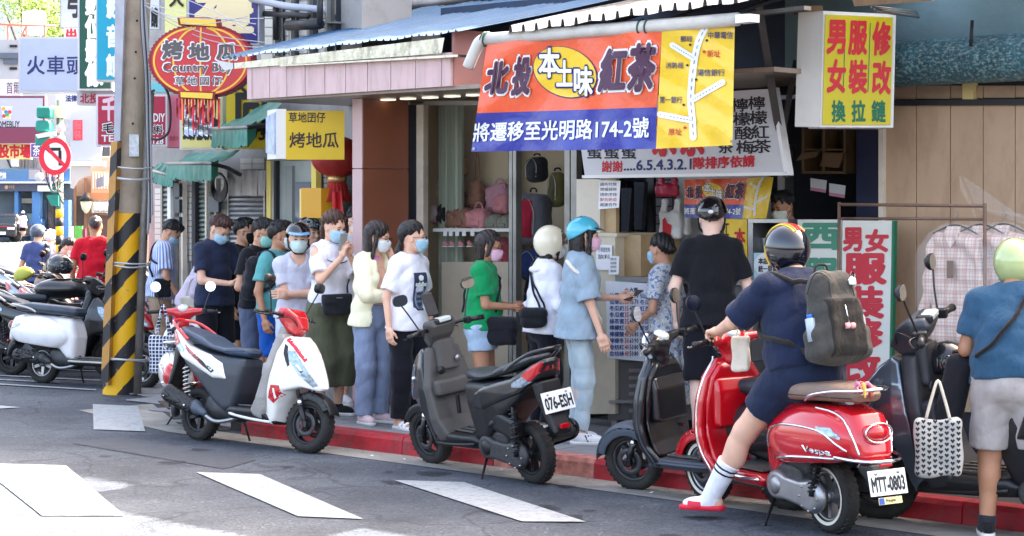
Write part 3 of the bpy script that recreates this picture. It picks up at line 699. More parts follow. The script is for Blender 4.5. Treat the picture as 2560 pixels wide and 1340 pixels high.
fold1 = lambda x,y: .020 * math.sin((x - 1180) / 62 + y / 120) + .010 * math.sin((x) / 24 - y / 55) + .014 * math.sin(y / 70 + x / 200) + .008 * math.sin(x / 13 + y / 31) * max(0,(y - 200) / 180) + .012 * math.sin((x + 2 * y) / 34) * max(0,1 - (x - 1180) / 300) + .010 * math.sin((x - 1.6 * y) / 22) * max(0,(x - 1500) / 340)
banner(FP(2.0),'large orange, blue and yellow banner with street map hanging from the white gutter pipe',fold1,1,FP(2.0).at(1500,370))
srcq = [(1218,102),(1837,60),(1831,363),(1178,379)]
sfold = lambda x,y: .010 * math.sin(x / 60 + y / 80) + .006 * math.sin(x / 22)
banner(Remap(FP(.30),srcq,[(1711,449),(1934,443),(1916,546),(1711,544)]),'small orange, blue and yellow banner hanging behind the counter under the grey sign board',sfold,.6,FP(.3).at(1820,545),False)
# white gutter pipe with elbow and green ties
pvc = M('pvc_pipe',(206,202,194),.45,var=.08,grime=.35,gs=4,gcol=(140,124,104)); PG = FP(2.0)
gp = wthing('gutter_pipe','white plastic gutter pipe under the tin roof holding up the large banner','pipe',PG.at(1215,97))
MB().tube([PG.at(1217,98),PG.at(1845,48)],.046,14).obj('pipe',pvc,gp)
MB().tube(sm_bez([PG.at(1217,98,.0),PG.at(1200,104,.02),PG.at(1190,122,.03),PG.at(1170,168,.04)],5),.044,14).obj('elbow_pipe',pvc,gp)
MB().tube([PG.at(1171,165,.04),PG.at(1169.5,169,.041)],.036,14).obj('pipe_mouth',dark,gp)
slab(PG,[(1838,58),(1876,54),(1876,34),(1838,36)],.10,'gutter_end',wht,gp,out=.06)
gt = M('tie_green',(40,84,70),.5)
for x in (1212,1218,1604,1622):
 y = 98 - (x - 1215) * .0795; c = PG.at(x,y); MB().tube([c + (SN * math.cos(a) + Vector((0,0,1)) * math.sin(a)) * .052 + SD * .01 * math.sin(a) for a in np.linspace(0,2 * PI,15)[:-1]],.006,6,closed=True).obj('tie',gt,gp)
# tin roofs (ribbed sheets; eave at the street, rising towards the back)
def tin_roof(root,e0,e1,b0,b1,nrib,mat,amp=.022,name='roof_sheet',sheets=6,under=None):
 e0,e1,b0,b1 = map(Vector,(e0,e1,b0,b1))
 prof = [(0,0),(.30,0),(.38,1),(.52,1),(.60,0)]
 per = nrib // sheets
 for q in range(sheets):
  v = []; cols = []
  for r in range(per):
   for a,h in prof: cols.append(((q * per + r + a) / nrib,h))
  cols.append(((q + 1) * per / nrib + .0009,0))
  n = len(cols); dz = .003 * (q % 2)
  for j in range(7):
   w_ = j / 6
   for u,h in cols:
    p = e0.lerp(e1,u).lerp(b0.lerp(b1,u),w_); p.z += h * amp + dz + .006 * math.sin(u * 40 + j); v.append(p)
  f = [(j * n + i,j * n + i + 1,(j + 1) * n + i + 1,(j + 1) * n + i) for j in range(6) for i in range(n - 1)]
  obj(name,mesh(name,v,f),mat,root)
rf1 = wthing('tin_roof','pale blue ribbed tin roof over the pink fascia','roof',FP(1.3).at(850,120),'tin roofs over the shop fronts')
tin1 = M('tin_blue',(72,104,136),.6,spec=.25,metal=0,var=.10,vs=1.6,stretch=(1,1,1),grime=.2,gs=2.5,gcol=(120,136,148))
RL,RR = FP(1.36).at(551,147),FP(1.36).at(1150,80)
tin_roof(rf1,RL,RR,FP(-1.2).at(1050,22),FP(-1.2).at(1760,-50),36,tin1,.015)
flm = M('flashing_steel',(196,192,178),.26,metal=1.,bump=.6,bs=26,stretch=(1,1,.3))
fl = wthing('eave_flashing','creased shiny steel flashing strip under the blue tin roof','flashing',T1.at(850,150))
patch(T1,[(583,158),(1111,94),(1104,133),(583,172)],70,3,lambda x,y: .006 * math.sin(x / 5) + .005 * math.sin(x / 2.1 + y / 16) + .006 * math.sin(x / 3.3),flm,'steel_strip',fl,.025)
patch(T1,[(540,150),(583,158),(583,172),(560,176)],2,1,None,M('flashing_white',(206,204,200),.6),'end_cap',fl,.03)
slab(T1,[(700,166),(1145,142),(1145,136),(840,155),(700,163)],.10,'drip_rail',flm,fl,out=.06)
rf2 = wthing('tin_roof','white ribbed tin roof above the large banner','roof',FP(2.1).at(1560,60),'tin roofs over the shop fronts')
tin2 = M('tin_white',(112,112,116),.6,spec=.25,metal=0,var=.10,vs=2,grime=.3,gs=2,gcol=(150,140,126))
tin_roof(rf2,FP(2.08).at(1262,84),FP(2.08).at(1900,-2),FP(-1.5).at(1760,-30),FP(-1.5).at(2500,-160),18,tin2,.05,sheets=3)
MB().prism([FP(1.98).at(1262,92),FP(1.98).at(1560,64),FP(1.98).at(1560,78),FP(1.98).at(1262,104)],-SN * .06).obj('eave_board',M('eave_grey',(150,140,130),.7,var=.2,grime=.5),rf2)
MB().prism([FP(1.90).at(1240,100),FP(1.90).at(2010,14),FP(1.90).at(2010,24),FP(1.90).at(1240,110)],-SN * .08).obj('eave_beam',M('beam_dark',(66,60,56),.7,var=.3,grime=.4),rf2)
for x in (1300,1480,1660,1830): MB().prism([FP(1.85).at(x,92 - (x - 1262) * .11),FP(1.85).at(x + 10,92 - (x - 1262) * .11),FP(1.85).at(x + 10,100 - (x - 1262) * .11),FP(1.85).at(x,100 - (x - 1262) * .11)],-SN * 2.2 + Vector((0,0,.6))).obj('rafter',dark,rf2)
for x0,x1 in ((1896,1906),): MB().tube([FP(1.2).at(x0,10),FP(.6).at(1965,440)],.035,4).obj('roof_strut',M('strut',(72,66,64),.6,var=.2),rf2)
MB().tube([FP(.6).at(1990,150),FP(.6).at(1955,340)],.028,4).obj('roof_strut',M('strut',0),rf2)
# grey sign board of the stall
P8 = FP(.8)
sb = wthing('sign_board','grey drinks sign board with black columns of characters under the large banner','sign',P8.at(1700,440))
slab(P8,[(1462,440),(1960,433),(1924,222),(1436,250)],.06,'board',M('sign_grey',(204,205,208),.4,grime=.12,gs=3,gcol=(170,165,150)),sb)
for q in ([(1455,446),(1968,438),(1966,430),(1455,438)],[(1960,434),(1968,434),(1932,218),(1924,219)]): slab(P8,q,.08,'board_frame',wht,sb,out=.012)
for i,ch in enumerate('檸檬紅茶'): text(ch,(1871 + i * 3.5,241 + i * 36,1912 + i * 5,274 + i * 36),P8,ink,sb,.003,bold=.024)
for i,ch in enumerate('檸檬酸梅'): text(ch,(1829 + i * 4,246 + i * 35,1870 + i * 5,279 + i * 35),P8,ink,sb,.003,bold=.024)
text('茶',(1796,349,1832,383),P8,ink,sb,.003,bold=.024)
for x in (1468,1511,1554): text('蜜',(x,362,x + 36,397),P8,ink,sb,.003,bold=.024)
for x in (1630,1700): text('茶',(x,292,x + 62,386),P8,inkr,sb,.003,bold=.06)
text('謝謝',((1505,403),(1556,402),(1556,429),(1505,430)),P8,inkr,sb,.003,bold=.03)
text('....6.5.4.3.2.1',((1560,402),(1728,397),(1728,423),(1560,426)),P8,inkb,sb,.003,bold=.03)
text('隊排序依請',((1733,394),(1886,388),(1886,416),(1733,423)),P8,inkr,sb,.003,bold=.04)
# things standing on the counter
yb = wthing('display_sign','yellow sign with red and black lettering standing on the counter behind the man in black','sign',FP(.30).at(1815,695))
slab(FP(.30),rect(1758,548,1868,694),.05,'board',by_,yb); text('紅茶',(1800,556,1822,624),FP(.30),ink,yb,vertical=True,sp=.9,bold=.03); text('本土味',(1836,572,1862,690),FP(.30),inkr,yb,vertical=True,sp=.9,bold=.04); text('北投',(1766,560,1790,620),FP(.30),ink,yb,vertical=True,sp=.9,bold=.03)
cc = wthing('glass_cabinet','steel framed glass cabinet on the counter with a round notice','cabinet',FP(.34).at(1915,705))
slab(FP(.34),rect(1870,556,1882,704),.3,'cabinet_post',steel,cc); slab(FP(.34),rect(1958,556,1970,704),.3,'cabinet_post',steel,cc); slab(FP(.34),rect(1870,548,1970,557),.32,'cabinet_top',steel,cc,out=.01)
slab(FP(.10),rect(1882,557,1958,704),.02,'cabinet_back',dark,cc); o = slab(FP(.345),rect(1884,632,1956,700),.004,'notice',M('notice_blue',(176,214,220),.6),cc); disc(FP(.345),1918,662,33,31,wht,'round_label',o,.004); disc(FP(.345),1918,662,30,28,note,'round_label',o,.006); text('本店',(1896,645,1920,660),FP(.345),ink,o,.008,bold=.04); text('統一發票',(1896,664,1942,680),FP(.345),ink,o,.008,bold=.03)
for i,(x,w_) in enumerate(((1888,16),(1908,18),(1930,18))):
 o = MB().lathe([(0,0),(.024,0),(.032,.09),(.034,.10),(0,.10)],14).obj('cup_stack',M('cup_clear',(205,210,212),.25),None,FP(.2).at(x + 8,628)); tag(o,'plastic cup stack in the glass cabinet, %s' % ['left one','middle one','right one'][i],'cups','cups in the glass cabinet')
# navy partition and wooden boxes right of the stall
nav = M('navy_board',(36,44,78),.6,var=.1,grime=.2)
sbox('partition',2.30,2.72,-.40,-.35,.13,2.81,nav,shop)
PN = FP(-.30)
bx_ = wthing('shelf_unit','open wooden shelf boxes with cardboard behind the yellow light box','shelf',PN.at(2058,430))
wood = M('ply',(112,84,54),.7,var=.15,vs=6,stretch=(8,1,1),grime=.3); card = M('cardboard',(104,76,50),.8,var=.1,grime=.3)
for q in ((2004,322,2010,432),(2056,322,2062,432),(2108,322,2114,432),(2004,428,2114,434),(2004,372,2114,376)): slab(PN,rect(*q),.22,'shelf_board',wood,bx_)
slab(FP(-.26),[(1990,402),(2040,392),(2048,378),(2005,382)],.02,'cardboard_flap',card,bx_,out=.05); slab(FP(-.26),[(2048,415),(2096,420),(2110,382),(2064,382)],.02,'cardboard_flap',card,bx_,out=.05)
for i,(x,y) in enumerate(((2026,445),(2073,458))):
 o = slab(FP(-.33),[(x,y + 31),(x + 38,y + 37),(x + 41,y + 6),(x,y)],.002,'paper_notice',note,None,out=.006); tag(o,['left pink edged calendar sheet on the navy board','right pink edged calendar sheet on the navy board'][i],'notice','paper notices at the counter')
 slab(FP(-.33),[(x,y + 31),(x + 38,y + 37),(x + 38.5,y + 29),(x,y + 23)],.002,'pink_edge',M('pink_print',(226,150,176),.7),o,out=.009)
slab(PN,rect(1944,360,1962,545),.12,'steel_column',steel,shop)
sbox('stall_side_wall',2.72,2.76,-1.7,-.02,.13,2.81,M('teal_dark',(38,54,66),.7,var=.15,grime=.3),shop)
# upper blue wall, duct, board wall on the right
bwm = M('wall_teal',(120,146,150),.75,var=.07,vs=2,bump=.3,bs=30,grime=.2,gs=3,gcol=(80,96,102))
sbox('upper_wall',1.9,9,-.30,.02,2.86,4.6,bwm,shop); sbox('ceiling',-2.2,9,-1.9,-.32,2.86,2.9,dark,shop); sbox('upper_wall_low',-2.2,9,-.33,-.305,2.852,3.7,M('wall_recess_shade',(44,58,80),.7,var=.15),shop)  # low upper wall: blue shade of the recess put into its colour
du = wthing('duct','worn turquoise round duct running along the wall at top right','duct',F(4,.26,2.9))
dm = M('duct_teal',(52,98,108),.5,var=.3,vs=9,grime=1.,gs=34,gcol=(176,198,196),bump=.5,stretch=(1,1,1.6))
MB().tube([F(2.35,.26,2.90),F(9,.26,2.90)],.165,28).obj('duct_pipe',dm,du)
for s_ in (3.05,4.2,5.4): MB().tube([F(s_,.26,2.90),F(s_ + .03,.26,2.90)],.171,28).obj('duct_band',M('duct_band',(90,98,96),.5,metal=.4),du)
for s_ in (3.1,3.75): MB().tube([F(s_,.42,2.98),F(s_,.40,3.16)],.012,6).obj('duct_hanger',blk,du)
bdm = M('board_beige',(184,152,122),.6,var=.10,vs=1.2,grime=.4,gs=3.5,gcol=(128,102,80),bump=.25,bs=8,stretch=(2,2,.7)); bds = M('board_stain',(160,132,106),.6,var=.08,vs=2,grime=.5,gs=5,gcol=(120,98,78))
edges = [2207,2291,2376,2458,2538,2620,2700,2790,2885,2985,3095,3215]
PW_ = FP(.0)
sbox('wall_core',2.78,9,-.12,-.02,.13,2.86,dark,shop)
for i,(a,b) in enumerate(zip(edges[:-1],edges[1:])):
 slab(PW_,rect(a + 1,262 - i * 1.2,b - 1,1030),.015,'wall_board',bdm,shop); slab(PW_,rect(a + 1,214,b - 1,248 - i * 1.2),.015,'wall_board',bds,shop)
slab(PW_,[(2200,264),(2800,262),(2800,246),(2200,250)],.04,'shaded_gap_strip',blk,shop,out=.03)  # black strip: shade of the gap between the board rows put into colour
slab(FP(.04),rect(2196,320,2208,1030),.06,'door_frame',cream,shop)
slab(FP(.05),rect(2406,206,2432,248),.10,'junction_box',M('box_yellow',(200,178,118),.6),shop)
# yellow light box
PL = YP(13.75,7)
lb = wthing('light_box','yellow light box with red tailoring characters hanging at top right','sign',PL.at(2140,318))
slab(PL,[(2050,318),(2233,319),(2240,36),(2058,27)],.30,'box_frame',M('box_white',(232,230,224),.5,grime=.12),lb)
slab(PL,[(2056,312),(2226,312),(2232,44),(2064,36)],.01,'yellow_face',M('face_yellow',(206,188,16),.4,var=.03),lb,out=.012)
Pside = Pl(PL.at(2050,200),(-1,.55)); a,b = PL.at(2050,318),PL.at(2058,27)
MB().prism([PL.at(2049,318,-.005),PL.at(2057,27,-.005),PL.at(1996,25,-.16),PL.at(1987,316,-.16)],(.02,.10,0)).obj('box_side',M('box_white',0),lb)
R_ = M('sign_red',(206,26,42),.5)
for col,(xx,chs) in enumerate(((2071,'男女'),(2125,'服裝'),(2184,'修改'))):
 for r_,ch in enumerate(chs):
  y = 52 + r_ * 98 + col * 2; text(ch,((xx,y),(xx + 43,y + 1),(xx + 41,y + 80),(xx - 3,y + 80)),PL,R_,lb,.015,bold=.04)
for x in (2114,2176): stroke(PL,[(x,57),(x - 6,230)],2,inkg,'divider',lb,.015,n=1)
for i,ch in enumerate('換拉鏈'): text(ch,(2080 + i * 50,252,2113 + i * 50,304),PL,inkg,lb,.015,bold=.035)
o = MB().prism([PL.at(2000,26,.0),PL.at(2058,26,.0),PL.at(2056,14,.0),PL.at(2002,14,.0)],(0,.3,0)).obj('mount_block',wood,lb)
aw = MB().prism([FP(1.5).at(2128,-8),FP(1.5).at(2330,-14),FP(1.5).at(2330,2),FP(1.5).at(2136,16)],-SN * 1.3 + Vector((0,0,.3))).obj('wood_canopy',wood); tag(aw,'pale wooden canopy board at the top edge above the yellow light box','canopy')
for i in range(3): MB().tube([FP(1.3).at(2180 + i * 8,18 + i * 5),FP(.2).at(2290 + i * 3,30 + i * 6)],.012,6).obj('canopy_rod',alu,aw)
# tailor sign boards
tb = wthing('tailor_board','tall white board with red tailoring characters on the beige wall','sign',FP(.35).at(2168,978))
Pt = FP(.35); slab(Pt,[(2103,978),(2222,980),(2230,552),(2106,551)],.03,'board',M('board_offwhite',(222,222,212),.5,grime=.25,gs=3,gcol=(180,172,156)),tb); slab(Pt,[(2222,980),(2228,980),(2236,552),(2230,552)],.04,'green_edge',inkg,tb,out=.004)
red2 = M('brush_red',(198,44,58),.6,var=.08)
for ch,q in (('男',(2109,571,2153,626)),('女',(2165,575,2219,628)),('服',(2112,636,2212,708)),('裝',(2116,718,2206,794)),('修',(2116,798,2204,872)),('改',(2110,880,2198,960))): text(ch,q,Pt,red2,tb,bold=.05)
tb2 = wthing('tailor_board','white board with green characters standing behind the striped helmet','sign',FP(.35).at(2045,760))
slab(Pt,rect(1994,549,2099,780),.03,'board',M('board_offwhite',0),tb2,out=-.05)
for ch,q in (('西',(2010,560,2094,622)),('服',(2012,648,2092,722))): text(ch,q,FP(.30),M('brush_green',(70,138,112),.6,var=.1),tb2,.004,bold=.05)
# clothes rail
Pk = FP(.75); rusty = M('rail_brown',(122,96,82),.5,metal=.4,var=.2,grime=.4)
rail = wthing('clothes_rail','brown pipe clothes rail in front of the tailor board','rail',Pk.at(2098,1040))
MB().tube([Pk.at(2096,511),Pk.at(2464,515)],.012,10).obj('rail_pipe',rusty,rail); MB().tube([Pk.at(2096,546),Pk.at(2460,548)],.010,10).obj('rail_pipe',rusty,rail)
MB().tube([Pk.at(2098,505),Pk.at(2093,1030)],.012,10).obj('rail_post',rusty,rail); MB().tube([Pk.at(2462,508),Pk.at(2462,1030)],.012,10).obj('rail_post',rusty,rail)
def plaidm():
 m = bpy.data.materials.new('plaid_cloth'); m.use_nodes = True; n = m.node_tree.nodes; l = m.node_tree.links; b = n['Principled BSDF']; b.inputs['Roughness'].default_value = .9
 tc = n.new('ShaderNodeTexCoord'); sp = n.new('ShaderNodeSeparateXYZ'); l.new(tc.outputs['Object'],sp.inputs[0]); last = None
 for ax,k in ((0,260),(2,260),(0,82),(2,82)):
  mu = n.new('ShaderNodeMath'); mu.operation = 'MULTIPLY'; mu.inputs[1].default_value = k; l.new(sp.outputs[ax],mu.inputs[0])
  si = n.new('ShaderNodeMath'); si.operation = 'SINE'; l.new(mu.outputs[0],si.inputs[0]); gt_ = n.new('ShaderNodeMath'); gt_.operation = 'GREATER_THAN'; gt_.inputs[1].default_value = .6; l.new(si.outputs[0],gt_.inputs[0])
  mx = n.new('ShaderNodeMix'); mx.data_type = 'RGBA'; m3 = n.new('ShaderNodeMath'); m3.operation = 'MULTIPLY'; m3.inputs[1].default_value = .38; l.new(gt_.outputs[0],m3.inputs[0]); l.new(m3.outputs[0],mx.inputs[0])
  if last: l.new(last,mx.inputs[6])
  else: mx.inputs[6].default_value = (*lin((222,204,192)),1)
  mx.inputs[7].default_value = (*lin((176,128,114)),1); last = mx.outputs[2]
 l.new(last,b.inputs['Base Color']); return m
plaid = plaidm(); cling = M('cling_plastic',(255,255,255),.12,alpha=.08,spec=.8,bump=.9,bs=16)
for i,(x,dx) in enumerate(((2388,0),(2452,.1),(2510,.2))):
 base = FP(.72 - i * .06).at(x,880); r = thing('shirt',['plaid shirt in clear plastic with a swing tag hanging foremost on the rail','plaid shirt hanging second on the rail','plaid shirt hanging last on the rail by the green helmet'][i],'shirt',base,math.atan2(SD.y,SD.x),'shirts on the clothes rail')
 f = lambda P: su(su(rbox(P,(0,0,.42),(.185,.030,.36),.03),cap(P,(-.16,0,.74),(-.255,0,.16),.045,.035),.03),su(cap(P,(.16,0,.74),(.255,0,.16),.045,.035),cap(P,(-.12,0,.76),(.12,0,.76),.045,.045),.03),.03) + .007 * np.sin(P[:,0] * 38 + 4 * np.sin(P[:,2] * 9)) + .004 * np.sin(P[:,2] * 30 + P[:,0] * 15)
 obj('shirt_body',nets(f,(-.33,-.12,-.0),(.33,.12,.88),.011),plaid,r)
 MB().prism([(-.06,-.05,.80),(0,-.065,.70),(.06,-.05,.80),(.05,-.02,.85),(-.05,-.02,.85)],(0,.012,0)).obj('collar',plaid,r)
 MB().tube(sm_bez([(-.17,0,.80),(0,0,.86),(.17,0,.80)],5),.006,6).obj('hanger',blk,r); MB().tube(sm_bez([(0,0,.86),(0,0,.90),(.025,0,.93),(0,0,.955)],4),.003,5).obj('hanger_hook',alu,r)
 if i == 0: MB().box((-.022,-.072,.50),(.028,-.068,.62)).obj('swing_tag',card,r)
 m = MB(); n_ = 26; pts = [(.30 * math.cos(a),.075 * math.sin(a) * (1 + .2 * math.sin(a * 7)) - .01,0) for a in np.linspace(0,2 * PI,n_ + 1)[:-1]]
 lev = [(-.03,1.02),(.2,1.0),(.45,1.03),(.68,1.),(.80,.72),(.87,.25)]
 v = [(p[0] * k,p[1] * k + .008 * math.sin(j * 2.3 + q * 1.3),z) for j,(z,k) in enumerate(lev) for q,p in enumerate(pts)]
 m.add(v,[(j * n_ + q,j * n_ + (q + 1) % n_,(j + 1) * n_ + (q + 1) % n_,(j + 1) * n_ + q) for j in range(len(lev) - 1) for q in range(n_)],True); m.obj('plastic_cover',cling,r)
m = MB(); P5_ = FP(.55)
for k,(a,b,c) in enumerate((((2398,436),(2408,440),(2450,560)),((2408,440),(2440,520),(2560,545)),((2440,520),(2600,540),(2600,575)),((2398,436),(2400,470),(2455,575)))): m.add([P5_.at(*a),P5_.at(*b,.05),P5_.at(*c,.08)],[(0,1,2)])
o = m.obj('plastic_sheet',M('cling_sheet',(235,232,226),.15,alpha=.10,spec=.9,bump=1,bs=20)); tag(o,'crumpled clear plastic sheet drawn down from a nail on the beige wall','plastic sheet')
# roof clutter: steel duct, conduit, tarp
dd = wthing('flexible_duct','corrugated grey steel duct bending over the blue tin roof','duct',W(960,40,20.5)); sd_ = M('duct_steel',(128,130,136),.35,metal=.7,var=.2,grime=.2)
P_ = sm_bez([W(885,95,19.4),W(890,45,19.7),W(925,14,20),W(1010,14,20.2),W(1120,2,20.4),W(1320,-34,20.8)],16)
MB().tube(P_,[.115 + .010 * math.cos(i * PI) for i in range(len(P_))],18).obj('duct_hose',sd_,dd)
cdt = MB().tube([W(560,-16,20.2),W(720,16,19.4),W(960,38,18.6)],.035,10).obj('conduit',M('conduit_grey',(178,182,196),.5,grime=.2)); tag(cdt,'long pale grey conduit slanting down to the blue tin roof','pipe')
rh = wthing('rear_house','grey rear building rising behind the tin roofs','building',F(0,-3,0)); rw = M('rear_wall',(92,94,100),.8,var=.2,vs=1,grime=.5,gs=1.5)
MB().prism([F(-7,-8,0),F(9,-8,0),F(9,-3,0),F(-7,-3,0)],(0,0,7.4)).obj('wall',rw,rh)
for s_ in range(-6,8,2): sbox('window',s_,s_ + 1.2,-3,-2.97,4.0,5.4,M('window_dark',(40,46,56),.2,coat=.5),rh); sbox('window_frame',s_ + .57,s_ + .63,-2.97,-2.94,4.0,5.4,alu,rh)
o = patch(YP(20.3),[(842,-10),(876,-10),(868,62),(836,66)],6,8,lambda x,y: .05 * math.sin(x / 5 + y / 9),M('tarp_green',(36,196,160),.5,bump=.3),'tarpaulin'); tag(o,'bright green tarpaulin hanging beside the steel duct','tarpaulin')
# ------------------------------------------------------------------ second house row (left of the pink fascia, street bends away)
Q0 = Vector((-1.37,18.4,0)); P2 = Pl(Q0,(.45,-.893))
def at2(px,py,out=0.): return P2.at(px,py,out)
def pyz(pl,px,z,out=0.):
 p = pl.at(px,515,out); return 515 - (z - CAMZ) / p.y * FPX
def slab2(x0,y0,x1,y1,th,name,mat,parent=None,out=0.,**k): return slab(P2,rect(x0,y0,x1,y1),th,name,mat,parent,out=out,**k)
tilew = M('tile_cream',(206,202,194),.4,var=.08,vs=2,grime=.3,gs=4,gcol=(140,134,126)); grout = M('grout_dark',(70,66,66),.85,var=.2)
h2 = wthing('tiled_house','cream tiled house row with shutters behind the queue','building',at2(600,900))
pts = [at2(372,515),at2(905,515)]
MB().prism([(pts[0].x,pts[0].y,0),(pts[1].x,pts[1].y,0),(pts[1].x,pts[1].y,7.5),(pts[0].x,pts[0].y,7.5)],-P2.n * .5).obj('wall',M('wall_grey',(158,154,150),.8,var=.15,vs=1.5,grime=.4),h2)
rnd = random.Random(11); shared = {}
def tiles(x0,x1,y0,y1,nc,hp=14.5,out=.0):
 w_ = (x1 - x0) / nc; r = 0; y = y0
 while y < y1:
  for c in range(nc):
   a = x0 + c * w_ + .8; slab2(a,y + 1,a + w_ - 1.6,y + hp - .8,.02,'wall_tile',tilew,h2,out=out + .02 + rnd.uniform(0,.004))
  y += hp; r += 1
tiles(386,404,470,620,1); tiles(455,478,450,640,1); tiles(536,566,448,600,2); tiles(800,830,400,540,1); tiles(600,660,395,415,2)
for x0,x1 in ((652,682),(706,722),(742,768),(790,812)): tiles(x0,x1,-20,150,1,22)
def shutter(x0,x1,y0,y1,n,mat,label):
 o = wthing('roller_shutter',label,'shutter',at2((x0 + x1) / 2,y1),'roller shutters behind the queue')
 for i in range(n):
  a = y0 + (y1 - y0) * i / n; b = y0 + (y1 - y0) * (i + 1) / n
  v = [];
  for k,(f,d) in enumerate(((0,.03),(.15,.05),(.6,.062),(.9,.045),(1.,.03))):
   y = a + (b - a) * f; v += [at2(x0,y,d),at2(x1,y,d)]
  MB().add(v,[(2 * k,2 * k + 2,2 * k + 3,2 * k + 1) for k in range(4)]).obj('shutter_slat',mat,o)
 for x in (x0 - 3,x1): slab2(x,y0 - 4,x + 4,y1,.05,'guide_rail',alu,o,out=.07)
 return o
stg = M('shutter_grey',(150,150,152),.4,metal=.5,var=.15,vs=6,stretch=(1,1,6),grime=.4); stgr = M('shutter_green',(112,122,112),.45,metal=.4,var=.2,vs=6,grime=.5)
shutter(570,658,482,760,24,stg,'grey roller shutter under the hanging tin sheets'); shutter(490,536,450,760,26,stgr,'narrow green grey roller shutter left of the grey shutter'); shutter(404,432,456,760,24,stgr,'narrow dim roller shutter at the left end of the tiled row')
hs_ = wthing('tin_sheet_cover','stained tin sheets hanging above the grey shutter','sheet',at2(605,490))
for i,(a,b) in enumerate(((567,604),(605,644),(645,664))): patch(P2,[(a,424 + i),(b,424 + i),(b - 2,490),(a + 1,488)],8,6,lambda x,y: .012 * math.sin(x / 3.2),M('tin_stained',(176,172,170),.5,metal=.3,var=.15,grime=.5,gs=6),'tin_sheet',hs_,.16)
for i,(x0,y0,x1,y1) in enumerate([(434,458,448,492),(434,498,448,532),(434,542,448,574),(520,492,546,530),(520,540,546,572)]):
 o = slab2(x0,y0,x1,y1,.03,'notice_plate',M('plate_darkteal',(34,58,70),.5,grime=.2),None,out=.14); tag(o,['dark teal plate on the left post, topmost','dark teal plate on the left post, middle','dark teal plate on the left post, lowest','dark teal plate beside the grey shutter, upper','dark teal plate beside the grey shutter, lower'][i],'plate','dark plates on the tiled house')
for x,w_,m_ in ((418,8,wht),(452,5,cream),(512,4,cream),(480,8,dark),(448,3,alu)): slab2(x,445,x + w_,760,.05,'wall_strip',m_,h2,out=.10)
slab2(666,402,676,760,.06,'yellow_strip',M('strip_yellow',(232,206,96),.5,grime=.15),h2,out=.16); slab2(677,402,684,760,.06,'wall_strip',alu,h2,out=.15); slab2(684,402,690,760,.06,'wall_strip',dark,h2,out=.14)
slab2(690,402,790,760,.06,'grey_door',M('door_greygreen',(150,156,150),.5,var=.06,grime=.25),h2,out=.10); slab2(712,415,730,760,.03,'door_stile',M('door_green2',(128,134,130),.5),h2,out=.13)
slab2(738,455,776,640,.02,'door_glass',M('glass_blue',(70,92,116),.15,coat=.5),h2,out=.13); slab2(778,400,790,700,.05,'yellow_post',M('strip_yellow',0),h2,out=.17)
mb_ = wthing('letter_box','yellow metal box on the grey door behind the helmeted man','box',at2(778,545)); slab2(753,470,803,545,.14,'box_body',M('box_deep_yellow',(212,152,8),.5,grime=.1),mb_,out=.42); slab2(749,472,753,545,.12,'box_side',M('box_pale',(240,216,130),.5),mb_,out=.41)
slab2(830,395,905,760,.04,'dark_doorway',dark,h2,out=.05); slab2(848,470,900,520,.03,'green_board',M('board_darkgreen',(62,84,72),.7),h2,out=.12)
o = patch(P2,[(830,480),(852,478),(868,600),(832,620)],6,10,lambda x,y: .03 * math.sin(x / 4),M('cloth_red',(186,28,34),.8),'red_cloth',None,.35); tag(o,'plain red cloth hanging under the red lantern','cloth')
cw = wthing('cable_coil','loops of black cable hanging on the wall beside the tin sheets','cable',at2(548,520))
for k in range(5): MB().tube([at2(548 + (14 + k * 1.5) * math.sin(a),458 + k * 3 + (26 + k * 2) * math.cos(a),.2 + k * .01) for a in np.linspace(0,2 * PI,19)[:-1]],.011,6,closed=True).obj('cable_loop',blk,cw)
# windows and pipes of the upper storeys
for i,(x0,x1) in enumerate(((684,706),(724,741),(770,789),(814,840))):
 w_ = slab2(x0,-30,x1,140,.05,'window',M('window_dark',(58,66,80),.2,coat=.5),h2,out=.05); slab2(x0,-30,x0 + 3,140,.06,'window_frame',alu,w_,out=.09); slab2(x0,30 + 8 * i,x1,34 + 8 * i,.06,'window_frame',alu,w_,out=.09)
for a,b,r_ in (((660,34),(770,40),.03),((720,64),(800,60),.05),((742,70),(742,30),.018),((800,60),(800,-20),.03),((690,100),(690,-20),.03)): MB().tube([at2(*a,.3),at2(*b,.3)],r_,8).obj('bracket_bar',blk,h2)
